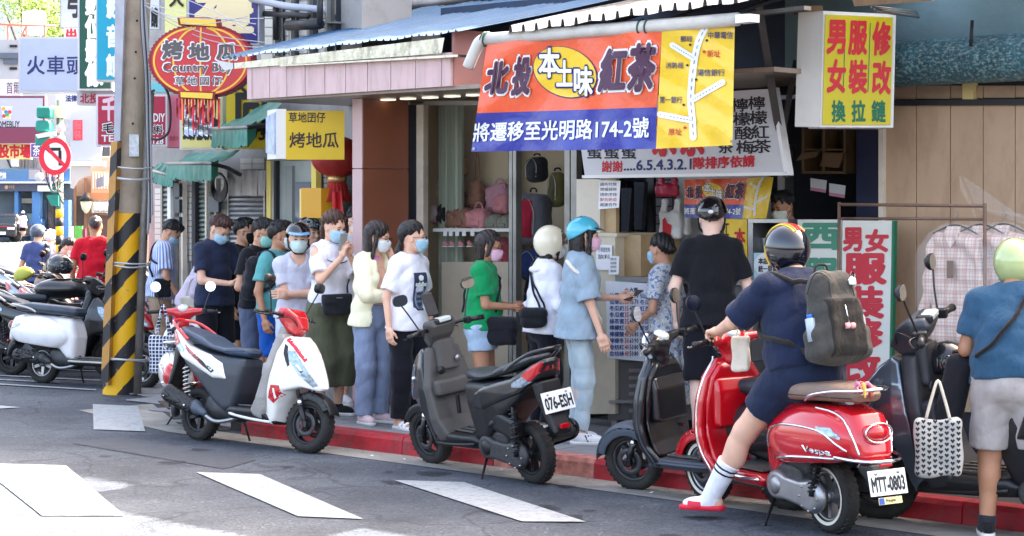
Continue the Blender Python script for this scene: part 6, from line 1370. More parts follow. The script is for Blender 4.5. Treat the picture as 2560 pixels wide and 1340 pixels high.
 mg = bodypart(rt,'rear_mudguard',f10,K['black'],.0085)
 if ptxt:
  pb,Mp = plate(mg,K,-.355,.60,15,ptxt)
 MB().box((-.405,-.035,.42),(-.385,.035,.450),Matrix(),bev=.004).obj('reflector',K['red'],mg)
 engine(rt,K,Rr); muffler(rt,K,Rr,K.get('muf'))
 spring_unit(rt,(-.02,.155,.22),(-.03,.15,.56),K,K['spr']); spring_unit(rt,(-.02,-.135,.26),(-.06,-.14,.60),K,K['spr'])
 stand(rt,K)
 return rt,K,Ms
def retro(name,label,pr,pf,pal,lean=7,steer=0.,wb=1.25,ptxt=None,lev='alu',dense=1.,trims=True,wall=None,alu=False,mir=(True,True),rnd=True,mask_hi=False,**kw):
 global HS; HS = min(2.2,max(1,pr[1] / 15)); K = scm(); K.update(pal); rt,Ms = setup(name,label,pr,pf,lean,wb=wb,steer=steer,**kw); Rr = .208; w0 = wb - 1.25; h = .0085 * dense
 wheel(rt,0,Rr,K,wall,rim=pal.get('rimk','alu')); wheel(rt,wb,Rr,K,wall,steer=Ms,rim=pal.get('rimk','alu'),disc=True)
 forks(rt,wb,Rr,K,Ms,.52,off=.068)
 fd = fender(rt,wb,Rr,K['fend'],Ms,2,148,.085,.030,.014)
 # leg shield, bowed round the rider's knees
 P1 = [(w0 + x,z) for x,z in [(.90,.20),(.86,.25),(.955,.36),(.985,.50),(.96,.70),(.93,.88),(.96,.92),(1.02,.90),(1.07,.70),(1.09,.50),(1.05,.34),(.98,.22)]]
 f1 = pan(P1,[(w0 + .8,.235),(w0 + 1.15,.235)],[(.2,.74),(.32,.92),(.45,1.0),(.65,.96),(.80,.80),(.90,.50)],.03,bow=.55)
 ls = bodypart(rt,'leg_shield',f1,K['main'],h)
 P2 = [(w0 + x,z) for x,z in [(.865,.27),(.92,.38),(.955,.52),(.93,.70),(.905,.86),(.93,.90),(.99,.86),(.99,.50),(.95,.30)]]
 f2 = pan(P2,[(w0 + .8,.205),(w0 + 1.1,.205)],[(.25,.85),(.45,1.),(.65,.96),(.80,.80),(.90,.45)],.03,bow=.55)
 ins = bodypart(rt,'inner_panel',f2,K['inner'],h)
 f2b = pan([(w0 + x,z) for x,z in [(.87,.50),(.875,.72),(.90,.80),(.97,.80),(.97,.48)]],[(w0,.155),(w0 + 1,.155)],None,.04)
 gb = bodypart(ins,'glove_box',f2b,K['inner'],.009)
 # rim trim of the shield
 def rimz(z,s): return s * .235 * float(np.interp(z,[.2,.32,.45,.65,.80,.90],[.74,.92,1.,.96,.80,.50]))
 for s in (1,-1):
  pts = []
  for z in (.22,.28,.36,.45,.55,.65,.75,.83,.89,.915):
   y = rimz(z,s); xo = float(np.interp(z,[.2,.25,.36,.5,.7,.88,.92],[.92,.93,1.0,1.035,1.015,.975,.985])) + w0 - .55 * y * y; pts.append((xo,y,z))
  MB().tube(sm_bez(pts,3),.0085 if trims else .006,7).obj('shield_trim',K['trim'],ls)
 # horn cover and front indicators
 m = MB().prism([(w0 + 1.085,-.022,.86),(w0 + 1.125,-.03,.60),(w0 + 1.12,0,.42),(w0 + 1.125,.03,.60),(w0 + 1.085,.022,.86)],(-.02,0,0)); m.obj('horn_cover',K['trim'],ls)
 for s in (1,-1):
  f = lambda P: ell(P,(w0 + 1.035,s * .165,.46),(.035,.035,.022)); bodypart(ls,'front_indicator',f,K['amber'] if pal.get('amb') else K['clear'],.006,((w0 + .98,s * .165 - .05,.42),(w0 + 1.09,s * .165 + .05,.50)))
 # headset with lamp
 f5a = lambda P: su(su(ell(P,(w0 + .965,0,1.0),(.085,.085,.070)),cap(P,(w0 + .95,.0,.90),(w0 + .96,0,1.0),.055,.06),.03),np.minimum(cap(P,(w0 + .955,.05,1.01),(w0 + .915,.19,1.025),.045,.024),cap(P,(w0 + .955,-.05,1.01),(w0 + .915,-.19,1.025),.045,.024)),.04)
 hs = bodypart(rt,'headset',f5a,K['hcowl'],.008,((w0 + .8,-.26,.82),(w0 + 1.1,.26,1.12)),Mx=Ms)
 m = MB().lathe([(0,.012),(.045,.008),(.066,-.004),(.072,-.018),(.066,-.03)],28,(w0 + 1.04,0,0),'x').mesh('headlight'); m.transform(Matrix.Translation((0,0,1.0))); obj('headlight',xfm(m,Ms),K['clear'],hs)
 m = MB().lathe([(.066,.0),(.074,.006),(.078,-.004),(.072,-.02)],28,(w0 + 1.036,0,0),'x').mesh('headlight_ring'); m.transform(Matrix.Translation((0,0,1.0))); obj('headlight_ring',xfm(m,Ms),K['chrome'],hs)
 m = MB().lathe([(0,.012),(.040,.010),(.050,.004),(.053,-.02)],24,(0,0,0),'z').mesh('dial'); m.transform(Matrix.Translation((w0 + .925,0,1.062)) @ Matrix.Rotation(R(-25),4,'Y')); obj('dial',xfm(m,Ms),K['dial'],hs)
 bars(rt,w0 + .955,1.01,K,Ms,.33,lev,mir=mir,rnd=rnd,mw=(.052,.052) if rnd else (.062,.040),rise=.015,cover=K['hcowl'],mz=.20,mo=.06)
 cables(rt,K,w0 + .95,1.0,wb,Ms)
 # floor
 f6 = pan([(w0 + .99,.20),(w0 + 1.0,.235),(w0 + .88,.285),(.52,.285),(.44,.25),(.48,.20)],[(.4,.17),(.6,.19),(w0 + .9,.19)],[(.18,.8),(.27,1.)],.025)
 fb = bodypart(rt,'floor_board',f6,K['floor'],.0095)
 MB().box((.52,-.12,.286),(w0 + .86,.12,.296)).obj('floor_mat',K['grey'],fb)
 drape(rt,'floor_trim',f6,[(.48,.25),(.7,.248),(w0 + .92,.248)],.011,K['trim'],(1,-1),.003)
 # rear body: spine plus bulged side cowls
 sp = pan([(.50,.24),(.52,.50),(.47,.66),(.42,.71),(.10,.735),(-.22,.745),(-.37,.71),(-.43,.60),(-.46,.50),(-.455,.43),(-.40,.41),(-.22,.50),(.05,.50),(.22,.42),(.38,.26)],[(-.46,.085),(-.35,.14),(-.1,.165),(.3,.15),(.5,.12)],[(.3,.9),(.55,1.),(.75,.75)],.06)
 def fr(P):
  r = sp(P)
  c_ = np.abs(P[:,1])
  Q = np.stack([P[:,0],c_,P[:,2]],-1)
  e = ell(Q,(.03,.115,.53),(.40,.125,.185),rotm(0,R(5)))
  e = sx(e,.405 - P[:,2] - P[:,0] * .10,.012)
  r = su(r,e,.012)
  return sx(r,-(np.maximum(np.sqrt(P[:,0] ** 2 + (P[:,2] - Rr) ** 2) - Rr - .03,c_ - .10)),.01)
 fr.box = ((-.50,-.26,.22),(.56,.26,.78))
 rb = bodypart(rt,'rear_body',fr,K['main'],.0075 * dense)
 if trims:
  drape(rb,'cowl_trim',fr,[(.335,.46),(.30,.555),(.20,.60),(.0,.615),(-.20,.60),(-.30,.545),(-.35,.50)],.0068,K['trim'],(1,-1),.005)
  drape(rb,'skirt_trim',fr,[(.34,.395),(.15,.425),(0,.442),(-.20,.455),(-.40,.455)],.0088,K['trim'],(1,-1),.006)
  drape(rb,'rear_trim',fr,[(-.05,.715),(-.20,.70),(-.31,.66),(-.375,.58),(-.41,.48)],.0065,K['trim'],(1,-1),.004)
  MB().tube(sm_bez([(-.30,.19,.47),(-.42,.15,.46),(-.495,.07,.455),(-.495,-.07,.455),(-.42,-.15,.46),(-.30,-.19,.47)],5),.0095,8).obj('rear_bumper_trim',K['trim'],rb)
 decal(rb,'rear_indicator',fr,[(-.26,.625),(-.16,.625),(-.20,.59),(-.33,.565),(-.33,.58)],K['clear'],(1,-1),.006)
 f = lambda P: sx(ell(P,(-.415,0,.60),(.05,.085,.055)),rbox(P,(-.42,0,.60),(.06,.078,.045),.02),.01)
 bodypart(rb,'tail_light',f,K['red'],.006,((-.50,-.11,.53),(-.35,.11,.67)))
 m = MB().tube([(-.452 + .25 * y * y * 10 * .3,y,z) for y,z in [(.085 * math.cos(a),.60 + .052 * math.sin(a)) for a in np.linspace(0,2 * PI,25)[:-1]]],.006,6,closed=True); m.obj('tail_light_rim',K['trim'],rb)
 # seat
 f9 = pan([(.475,.70),(.52,.75),(.49,.815),(.30,.835),(.10,.845),(-.15,.86),(-.33,.85),(-.39,.80),(-.36,.745),(-.1,.735),(.25,.715)],[(-.38,.09),(-.2,.14),(.15,.155),(.35,.14),(.51,.085)],None,.05)
 se = bodypart(rt,'seat',f9,K['seat'],.0078)
 drape(se,'seat_seam',f9,[(.48,.755),(.2,.765),(-.1,.775),(-.34,.78)],.0035,K['black'],(1,-1),.0)
 m = MB().tube(sm_bez([(.0,.165,.75),(-.08,.175,.785),(-.25,.165,.815),(-.40,.10,.825),(-.44,0,.83),(-.40,-.10,.825),(-.25,-.165,.815),(-.08,-.175,.785),(.0,-.165,.75)],5),.010,8); m.obj('grab_rail',K['trim'],rt)
 f10 = pan([(-.36,.44),(-.44,.44),(-.47,.38),(-.49,.27),(-.46,.26),(-.41,.33),(-.34,.40)],[(-.5,.06),(-.3,.09)],None,.02)
 mg = bodypart(rt,'rear_mudguard',f10,K['black'],.0085)
 pb = None
 if ptxt: pb = plate(mg,K,-.51,.345,12,ptxt,.24,.135)
 MB().box((-.505,-.04,.425),(-.488,.04,.443),Matrix(),bev=.004).obj('reflector',K['red'],mg)
 engine(rt,K,Rr,alu=alu); muffler(rt,K,Rr,K.get('muf'),up=.02)
 spring_unit(rt,(-.02,.15,.22),(-.03,.12,.46),K,K.get('spr',K['black']))
 stand(rt,K)
 return rt,K,Ms,fr,pb
# ------------------------------------------------------------------ people
SKIN = {'light': (226,178,152),'mid': (208,156,126),'tan': (186,134,104),'pale': (236,196,176)}
def skin(k):
 return M('skin_' + k,SKIN[k],.5,var=.06,vs=14,bump=.08,bs=160,spec=.35)
def hairm(k):
 c = {'black': (22,19,20),'brown': (72,44,34),'dark': (38,28,26),'grey': (70,62,60)}[k]
 return M('hair_' + k,c,.42,var=.35,vs=30,bump=.7,bs=90,stretch=(1.5,1.5,.25),spec=.5)
def ik(a,c,l1,l2,pole):
 a = np.asarray(a,np.float32); c = np.asarray(c,np.float32)
 d = c - a; L = min(np.linalg.norm(d),(l1 + l2) * .995); L = max(L,abs(l1 - l2) * 1.05 + .02); u = unit(d); c = a + u * L
 x = (l1 * l1 - l2 * l2 + L * L) / (2 * L); h = math.sqrt(max(l1 * l1 - x * x,0)); p = np.asarray(pole,np.float32); p = unit(p - u * (p @ u))
 return (a + u * x + p * h).astype(np.float32),c.astype(np.float32)
def hand_fn(wr,d,pn,side,curl,spread=.10):
 """five-fingered hand from wrist along d; pn = palm normal; side +1 left"""
 d = unit(d); pn = unit(pn - d * (pn @ d)); lat = np.cross(d,pn) * 1.  # across the palm
 th = lat * side            # thumb side
 segs = [(wr,wr + d * .03,.024,.027),]
 pc = wr + d * .055
 fing = []
 for i,(o,l) in enumerate([(.030,.070),(.010,.078),(-.011,.073),(-.031,.058)]):
  b = wr + d * (.088 - abs(i - 1.3) * .004) + th * o
  a = 0.; p = b; c = curl * (1 + .08 * i)
  for j,f in enumerate((.46,.30,.24)):
   a += c * (.75 if j == 0 else 1.)
   u = d * math.cos(a) + pn * math.sin(a) + th * (o * spread * 2)
   u = unit(u); q = p + u * l * f; fing.append((p,q,.0088 - .0008 * j,.0080 - .0009 * j)); p = q
 tb = wr + d * .03 + th * .022; t1 = tb + unit(d * .7 + th * .55 + pn * .45) * .042; t2 = t1 + unit(d * .9 + th * .1 + pn * (.3 + curl * .4)) * .034
 fing += [(tb,t1,.0135,.0105),(t1,t2,.0100,.0080)]
 Rm = np.stack([d,th,pn]).astype(np.float32)
 def fn(P):
  r = su(rbox(P,pc,(.042,.041,.013),.012,Rm),cap(P,*segs[0]),.02)
  r = su(r,ell(P,tb + d * .01,(.026,.016,.014),Rm),.015)
  for a,b,ra,rb in fing: r = su(r,cap(P,a,b,ra,rb),.005)
  return r
 return fn,wr + d * .09
def head_fn(P,fem=False):
 """skull, face, nose, ears in the head frame (origin between the ears, x forward)"""
 r = ell(P,(-.012,0,.030),(.098,.077,.095))
 r = su(r,ell(P,(.026,0,-.028),(.066,.062,.086)),.03)
 r = su(r,ell(P,(.040,0,-.082),(.042,.036 if fem else .042,.034)),.03)
 r = su(r,ell(P,(.0,0,-.06),(.066,.056 if fem else .062,.046)),.03)
 r = su(r,cap(P,(.080,-.028,.020),(.080,.028,.020),.010,.010),.02)
 for s in (-1,1):
  r = sx(r,-ell(P,(.103,s * .030,.001),(.020,.019,.012)),.012)
  r = su(r,ell(P,(.062,s * .040,-.032),(.022,.020,.018)),.02)
  r = su(r,ell(P,(-.004,s * .078,-.012),(.017,.007,.030)),.006)
 r = su(r,cap(P,(.086,0,.002),(.105,0,-.032),.008,.013),.012)
 r = su(r,ell(P,(.088,0,-.062),(.011,.024,.006)),.006)
 r = su(r,ell(P,(.087,0,-.073),(.011,.020,.006)),.006)
 return r
def fold(P,a=.004,ph=0.,k=1.):
 x,y,z = P[:,0],P[:,1],P[:,2]
 sn = lambda u: 1 - 2 * np.abs(np.sin(u * .5)) ** .8
 n = sn(k * (34 * y + 12 * x + 11 * z + 2.6 * np.sin(7 * z + ph) + ph)) * .5
 n += sn(k * (44 * z + 13 * y * np.sign(y + .01) - 16 * x + 2.2 * np.sin(9 * x + 6 * y + ph * 1.7))) * .55
 n += np.sin(k * (23 * x - 30 * y * .6 + 17 * z + ph * 2.1 + 1.5 * np.sin(12 * z))) * .35
 return a * n
def person(label,pos,yaw,H=1.70,group='people waiting in the queue',z0=.13,**c):
 """pose and clothing in a 1.70 m frame: x forward, y left, z up"""
 global HS; HS = min(5.,max(1,pos[1] / 15.5)); g = c.get; S = H / 1.70; sk = skin(g('skin','mid')); fem = g('fem',False); ph = (hash(label[:14]) if 0 else sum(map(ord,label))) % 17 * .7
 root = thing('person',label,'person',(pos[0],pos[1],z0),R(yaw),group)
 wd = g('wide',1.); belly = g('belly',0.); lean = R(g('lean',3)); side = R(g('tilt',0))
 pel = A(g('px',0),g('py',0),g('pz',.93))
 up = unit((math.sin(lean),math.sin(side),math.cos(lean))); fw = unit((math.cos(lean),0,-math.sin(lean))); lt = np.cross(up,fw)
 fw = fw * math.cos(R(g('twist',0))) + lt * math.sin(R(g('twist',0))); fw = unit(fw); lt = np.cross(up,fw)
 wa = pel + up * .13; ch = pel + up * .31; nb = pel + up * .50 - fw * .008
 sw = (.142 if fem else .160) * wd; shd = g('sh',.0)
 shs = {s: pel + up * (.428 + shd) + lt * s * sw for s in (1,-1)}
 hips = {s: pel + A(0,s * .088 * (wd * .5 + .5),-.045) for s in (1,-1)}
 Rh = rotm(R(g('hyaw',0)),R(g('hpitch',0)),R(g('hroll',0)))
 hc = nb + A(.030,0,.0) + A(*(up * .145)) + (Rh[0] * (.01 + .045 * math.sin(R(g('hpitch',0)))) * 1. - A(0,0,.02 * math.sin(R(abs(g('hpitch',0))))))
 el,wr = {},{}
 for s,k,kp in ((1,'wl','epl'),(-1,'wr','epr')):
  t = g(k) or (.06,s * (sw + .07),.84 - .93 + pel[2])
  el[s],wr[s] = ik(shs[s],A(*t),.285,.255,A(*(g(kp) or (-.6,s * .5,-.35))))
 kn,an = {},{}
 for s,k,kp in ((1,'fl','kpl'),(-1,'fr','kpr')):
  t = g(k) or (0,s * .09,0)
  kn[s],an[s] = ik(hips[s],A(t[0],t[1],t[2] + .085 if len(t) > 2 else .085),.412 * g('legl',1.),.392 * g('legl',1.),A(*(g(kp) or (1,s * .12,0))))
 fy = {1: R(g('fyl',12)),-1: R(g('fyr',-12))}
 leg = 1. * g('legw',1.)
 chest = (.108 + belly * .2,.150 * wd); wst = (.095 + belly,.122 * wd + belly * .6); hipr = (.112 + belly * .4,.158 * (wd * .7 + .3))
 if fem: wst = (wst[0] - .008,wst[1] - .014)
 def torso(P,o=0.,low=0.):
  r = ecap(P,ch - up * .06,ch + up * .085,(chest[0] + o - .008,chest[1] - .012 + o),(chest[0] - .022 + o,chest[1] - .012 + o),fw)
  r = su(r,ecap(P,wa - up * .03,wa + up * .06,(wst[0] + o,wst[1] + o),(wst[0] + o,wst[1] + o),fw),.06)
  r = su(r,ecap(P,pel - A(0,0,.03 + low),pel + up * .04,(hipr[0] + o * 1.2,hipr[1] + o * 1.2 + (.016 if low else 0)),(hipr[0] - .004 + o,hipr[1] - .004 + o),fw),.06)
  r = su(r,cap(P,shs[1] - lt * .02,shs[-1] + lt * .02,.048 + o * .6,.048 + o * .6),.05)
  r = su(r,cap(P,nb - up * .025 + lt * .035,nb - up * .025 - lt * .035,.050 + o * .5,.050 + o * .5),.06)
  if fem:
   for s in (1,-1): r = su(r,ell(P,ch + fw * .078 + lt * s * .062 - up * .005,(.030 + o,.045 + o,.045 + o)),.05)
  if belly: r = su(r,ell(P,wa + fw * .045 - up * .01,(.085 + belly + o,.12 + belly * .5 + o,.13 + o)),.05)
  return r
 aw = g('armw',.92 if fem else 1.)
 def arm(P,s,o=0.,up1=1.):
  r = cap(P,shs[s],el[s],(.045 + o) * aw,(.038 + o) * aw)
  if up1 > 1: r = su(r,cap(P,el[s],wr[s],(.037 + o) * aw,(.025 + o) * aw),.02)
  return r
 hands = {}
 for s,kc,kn_,kd in ((1,'cl','pnl','hdl'),(-1,'cr','pnr','hdr')):
  d = A(*g(kd)) if g(kd) else wr[s] - el[s]
  hands[s] = hand_fn(wr[s],d,A(*(g(kn_) or (.1,-s,0))),-s if g(kn_) is None else g('ts' + kd[2],-s),R(g(kc,25)))
 lo = np.minimum.reduce([pel - .35,*[wr[s] - .13 for s in (1,-1)],*[el[s] - .1 for s in (1,-1)],*[an[s] - A(.15,.15,.1) for s in (1,-1)],*[kn[s] - .15 for s in (1,-1)]])
 hi = np.maximum.reduce([pel + A(.35,.35,.3),hc + A(.16,.16,.0),*[wr[s] + .13 for s in (1,-1)],*[el[s] + .1 for s in (1,-1)],*[kn[s] + .15 for s in (1,-1)],*[an[s] + .15 for s in (1,-1)]])
 def body(P):
  r = torso(P,-.004)
  r = su(r,cap(P,nb - up * .04,hc - A(.012,0,.05),.052 if fem else .058,.048 if fem else .055),.03)
  r = su(r,ell(P,hc + Rh[0] * -.005,(.07,.06,.08)),.02)
  for s in (1,-1):
   r = su(r,arm(P,s,0,2),.03)
   r = su(r,cap(P,hips[s],kn[s],.085 * leg,.055 * leg),.03)
   c_ = cap(P,kn[s],an[s],.053 * leg,.036 * leg)
   c_ = su(c_,ell(P,kn[s] * .7 + an[s] * .3 - A(.016,0,0) * (1 if abs(kn[s][0] - an[s][0]) < .25 else 0),(.050 * leg,.048 * leg,.105)),.03)
   r = su(r,c_,.03)
   f_ = A(math.cos(fy[s]),math.sin(fy[s]),0); b = an[s] - A(0,0,.045)
   r = su(r,cap(P,b - f_ * .03,b + f_ * .11,.036,.026),.03)
  return r
 vf = g('voxel',.0105)
 xf = lambda v: v * S
 ms = [nets(body,lo,hi,vf,xf=xf)]
 hd = lambda P: su(head_fn((P - hc) @ Rh.T,fem),cap(P,nb - up * .0,hc - A(.012,0,.03),.053 if fem else .059,.049 if fem else .056),.02)
 ms.append(nets(hd,hc - .14,hc + .15,.0062,xf=xf))
 for s in (1,-1):
  if g('hide_hand') == s: continue
  fn,c0 = hands[s]; ms.append(nets(fn,c0 - .13,c0 + .13,.0048,xf=xf))
 obj('body',joinm('body',ms),sk,root)
 def part(name,fn,lo,hi,h,mat,parent=None,label=None):
  me = nets(fn,lo,hi,h,name,xf)
  return obj(name,me,mat,parent or root,label=label) if len(me.vertices) else None
 # ---- top
 if g('top'):
  o = g('loose',.018); sl = g('sleeve',.62); hem = g('hem',-.06); nr = g('neck',.075); tm = g('top')
  flare = g('flare',.016); fa = g('folds',.0070)
  def topf(P):
   h_ = (P - pel) @ up
   r = torso(P,o,.10)
   r = r - np.clip((.12 - h_) * g('aline',.06),0,.05)
   if g('open'):      # open cardigan front
    q = (P - ch) @ lt; f_ = (P - ch) @ fw; hh = (P - ch) @ up
    r = np.maximum(r,-np.maximum(np.abs(q - .01) - (.062 + np.clip(-hh,0,.4) * .16),.02 - f_))
   for s in (1,-1):
    ax = unit(el[s] - shs[s]); t = (P - shs[s]) @ ax / .285
    a = cap(P,shs[s] - lt * s * .02,el[s],.052 * aw + o * .8,.044 * aw + flare)
    if sl > 1:
     a = su(a,cap(P,el[s],wr[s],.043 * aw + flare,.029 * aw + flare * .6),.02)
     ax2 = unit(wr[s] - el[s]); a = np.maximum(a,((P - el[s]) @ ax2 / .255 - (sl - 1)) * .255)
    else:
     a = np.maximum(a,(t - sl) * .285)
     a = np.maximum(a,-np.maximum(cap(P,shs[s],el[s],.044 * aw,.040 * aw + flare * .25),-(t - (sl - .10)) * .285))
    r = su(r,a,.03)
   r = r + fold(P,fa,ph) * np.clip(1.1 - np.abs((P - ch) @ up - .12) * .5,.5,1)
   if hem > -.5:
    r = sx(r,-(h_ - hem) + .004 * np.sin(14 * P[:,0] + 17 * P[:,1] + ph),.008)
   cn = nb + fw * (.012 + g('vneck',0) * .35) + up * (.045 - g('vneck',0) * .3)
   r = sx(r,-ell(P,cn,(nr * .95,nr * (1 - g('vneck',0) * .8),nr * .8 + g('vneck',0)),np.stack([fw,lt,up]).astype(np.float32)),.004)
   if g('cold'):
    for s in (1,-1): r = np.maximum(r,-ell(P,shs[s] + lt * s * .04 + up * .0,(.075,.05,.07)))
   return r
  l2 = np.minimum(lo,pel - A(.3,.3,.1 - hem if hem < 0 else 0)) ; l2[2] = (pel[2] + hem - .08) if abs(lean) < .5 and sl < 1.2 else lo[2]
  h2 = hi.copy(); h2[2] = hc[2]
  tp = part('top',topf,l2,h2,g('tvox',.0092),tm,label=g('toplabel'))
 # ---- undershirt for open cardigans
 if g('under'):
  def uf(P):
   r = torso(P,.010,.06) + fold(P,.003,ph)
   r = sx(r,-((P - pel) @ up - g('uhem',-.1)),.006)
   return sx(r,-ell(P,nb + fw * .03 + up * .05,(.07,.065,.07)),.004)
  part('undershirt',uf,pel - A(.3,.3,.2),A(*hc),.0095,g('under'))
 # ---- bottoms
 if g('bot'):
  ln = g('blen',2.0); lw = g('bw',.020); kw = g('kw',lw); aw2 = g('ankw',kw); bm = g('bot')
  def botf(P):
   r = ecap(P,pel - A(0,0,.05),pel + up * .05,(hipr[0] + .012 + belly * .5,hipr[1] + .010 + belly * .4),(hipr[0] + .005 + belly * .6,hipr[1] + .003 + belly * .4),fw)
   for s in (1,-1):
    a = cap(P,hips[s] + A(0,0,.0),kn[s],.082 * leg + lw * .8,.056 * leg + kw)
    if ln > 1:
     a = su(a,cap(P,kn[s],an[s],.056 * leg + kw,.040 * leg + aw2),.03)
     ax = unit(an[s] - kn[s]); a = np.maximum(a,((P - kn[s]) @ ax / .405 - (ln - 1)) * .405)
     i_ = cap(P,kn[s],an[s],.05 * leg + kw * .6,.034 * leg + aw2 * .6); i_ = np.maximum(i_,-((P - kn[s]) @ ax / .405 - (ln - 1.06)) * .405)
    else:
     ax = unit(kn[s] - hips[s]); q = (P - hips[s]) @ ax / .425; a = np.maximum(a,(q - ln) * .425)
     i_ = np.maximum(cap(P,hips[s],kn[s],.080 * leg,.054 * leg + kw * .2),-(q - (ln - .05)) * .425)
    a = np.maximum(a,-i_)
    r = su(r,a,g('crotch',.025))
   r = r + fold(P,g('bfolds',.0064),ph + 2,.9)
   return sx(r,((P - pel) @ up - .085),.006)
  h2 = hi.copy(); h2[2] = pel[2] + .16
  part('shorts' if ln <= 1.05 else g('bname','trousers'),botf,lo,h2,.0095,bm)
 if g('skirt'):
  sm_,zt,zb,r0,r1 = g('skirt')
  def skf(P):
   z = P[:,2]; t = np.clip((zt - z) / (zt - zb),0,1); an_ = np.arctan2(P[:,1] - pel[1],P[:,0] - pel[0])
   rr = r0 + (r1 - r0) * t + .012 * t * np.sin(an_ * 9 + 3 * z + ph) + .006 * np.sin(an_ * 17 + ph)
   d = np.sqrt(((P[:,0] - pel[0]) / .82) ** 2 + (P[:,1] - pel[1]) ** 2) * .9 - rr * .9
   return np.maximum(d,np.maximum(z - zt,zb - z))
  part('skirt',skf,pel + A(-.4,-.4,-.93 + zb - pel[2] + .93 - .02),pel + A(.4,.4,.3),.0095,sm_)
 # ---- shoes
 st = g('shoes','sneaker')
 for s in (1,-1):
  f_ = A(math.cos(fy[s]),math.sin(fy[s]),0); l_ = A(-f_[1],f_[0],0); b = an[s] - A(0,0,.085)
  Rm = np.stack([f_,l_,A(0,0,1)]).astype(np.float32)
  def upf(P,b=b,f_=f_,Rm=Rm):
   q = (P - b) @ Rm.T
   r = ell(q,(.075,0,.038),(.105,.046,.045)); r = su(r,ell(q,(-.02,0,.055),(.055,.038,.055)),.03)
   r = su(r,cap(q,(.0,0,.06),(-.005,0,.10),.042,.040),.02)
   r = np.maximum(r,q[:,2] - .095); r = np.maximum(r,.024 - q[:,2])
   r = np.maximum(r,-cap(q,(-.002,0,.08),(-.002,0,.14),.032,.034))
   return r
  def sof(P,b=b,Rm=Rm):
   q = (P - b) @ Rm.T
   w_ = .043 + .006 * np.sin(q[:,0] * 16 + .6)
   d2 = np.sqrt(np.maximum(np.abs(q[:,0] - .055) - .095,0) ** 2 + q[:,1] ** 2) - w_
   return sx(d2,np.abs(q[:,2] - .014) - .014,.006)
  if st == 'none': continue
  if st in ('sneaker',):
   su_ = part('shoe',upf,b - A(.12,.16,.02),b + A(.22,.16,.16),.007,g('shoem'))
   part('sole',sof,b - A(.2,.2,.02),b + A(.22,.2,.06),.007,g('solem',M('rubber_white',(225,225,222),.6,grime=.2)),su_)
  else:
   so_ = part('sandal',sof,b - A(.2,.2,.02),b + A(.22,.2,.06),.007,g('shoem'))
   def strap(P,b=b,Rm=Rm,xs=((.07,.02),(.12,.018)) if st == 'sandal' else ((.095,.04),)):
    q = (P - b) @ Rm.T; r = 9.
    e = np.abs(ell(q,(.06,0,.022),(.12,.045,.044))) - .006
    for x,w_ in xs: r = np.minimum(r,np.maximum(e,np.maximum(np.abs(q[:,0] - x) - w_,.01 - q[:,2])))
    return r
   part('strap',strap,b - A(.05,.16,.02),b + A(.22,.16,.12),.0055,g('shoem'),so_)
  if g('socks'):
   sm2,hgt = g('socks')[:2]
   def sock(P,s=s,b=b,Rm=Rm):
    q = (P - b) @ Rm.T; ax = unit(kn[s] - an[s]); t = (P - an[s]) @ ax
    r = su(cap(P,an[s],kn[s],.041 * leg,.060 * leg),ell(q,(.06,0,.035),(.105,.042,.036)),.03)
    if hgt > .15: r = su(r,ell(P,kn[s] * .7 + an[s] * .3 - A(.016,0,0),(.050 * leg,.048 * leg,.105)),.03) - .004
    return np.maximum(r,t - hgt)
   sk_ = part('sock',sock,np.minimum(an[s],kn[s]) - A(.15,.15,.1),np.maximum(an[s],kn[s]) + A(.2,.15,.05),.008,sm2)
   if len(g('socks')) > 2:
    for hh in g('socks')[3]:
     def band(P,s=s,hh=hh):
      ax = unit(kn[s] - an[s]); t = (P - an[s]) @ ax
      r = cap(P,an[s],kn[s],.041 * leg,.060 * leg) - .007
      r = su(r,ell(P,kn[s] * .7 + an[s] * .3 - A(.016,0,0),(.050 * leg,.048 * leg,.105)),.03) if hgt > .15 else r
      return np.maximum(r,np.abs(t - hh) - .007)
     part('stripe',band,np.minimum(an[s],kn[s]) - A(.15,.15,.1),np.maximum(an[s],kn[s]) + A(.2,.15,.05),.0062,g('socks')[2],sk_)
 # ---- head: hair, eyes, mask, glasses, helmet (all in the head frame)
 def hp(fn): return lambda P: fn((P - hc) @ Rh.T)
 def tow(p): return (A(*p) @ Rh + hc) * S
 hs = g('hair','short'); hm = hairm(g('hairc','black'))
 if g('helmet') and hs == 'short': hs = 'under'
 if hs != 'none':
  strand = lambda P: .0028 * np.sin(np.arctan2(P[:,1],P[:,0] + .02) * 46 + 5 * np.sin(P[:,2] * 34)) + .0028 * np.sin(P[:,0] * 120 + P[:,1] * 150 + P[:,2] * 30 + ph)
  def hair(P):
   x,y,z = P[:,0],P[:,1],P[:,2]
   k = {'short': .007,'under': .006}.get(hs,.012)
   r = ell(P,(-.013,0,.033),(.100,.079,.098))
   # hairline: keeps above the brow in front, above the ears at the side, down to the nape behind
   line = np.where(x > .045,.066 - np.clip(np.abs(y) - .03,0,1) * .9 + .014 * np.sin(y * 130 + ph),np.where(x > .012,.034 + (x - .012) * .7,np.where(x > -.030,.026,.026 - (-.030 - x) * 1.25)))
   line = line + .006 * np.sin(x * 90 + ph) * (x < .03)
   if hs in ('long','bob','fringe'): line = np.where(x > .045,.080 - np.abs(y - .012) * 1.15,line)
   if hs == 'bald': line = np.where(x > -.05,.9,line); r = r + .008
   r = r - (k * 1.5 + .002) * np.clip((z - line) / .09,0,1) ** .8; r = sx(r,line - z,.006)
   if hs in ('short',): r = su(r,ell(P,(.040,.018 * math.sin(ph),.108),(.050,.058,.024)),.035)
   if hs == 'bun': r = su(r,ell(P,(-.115,0,.010),(.042,.045,.042)),.015)
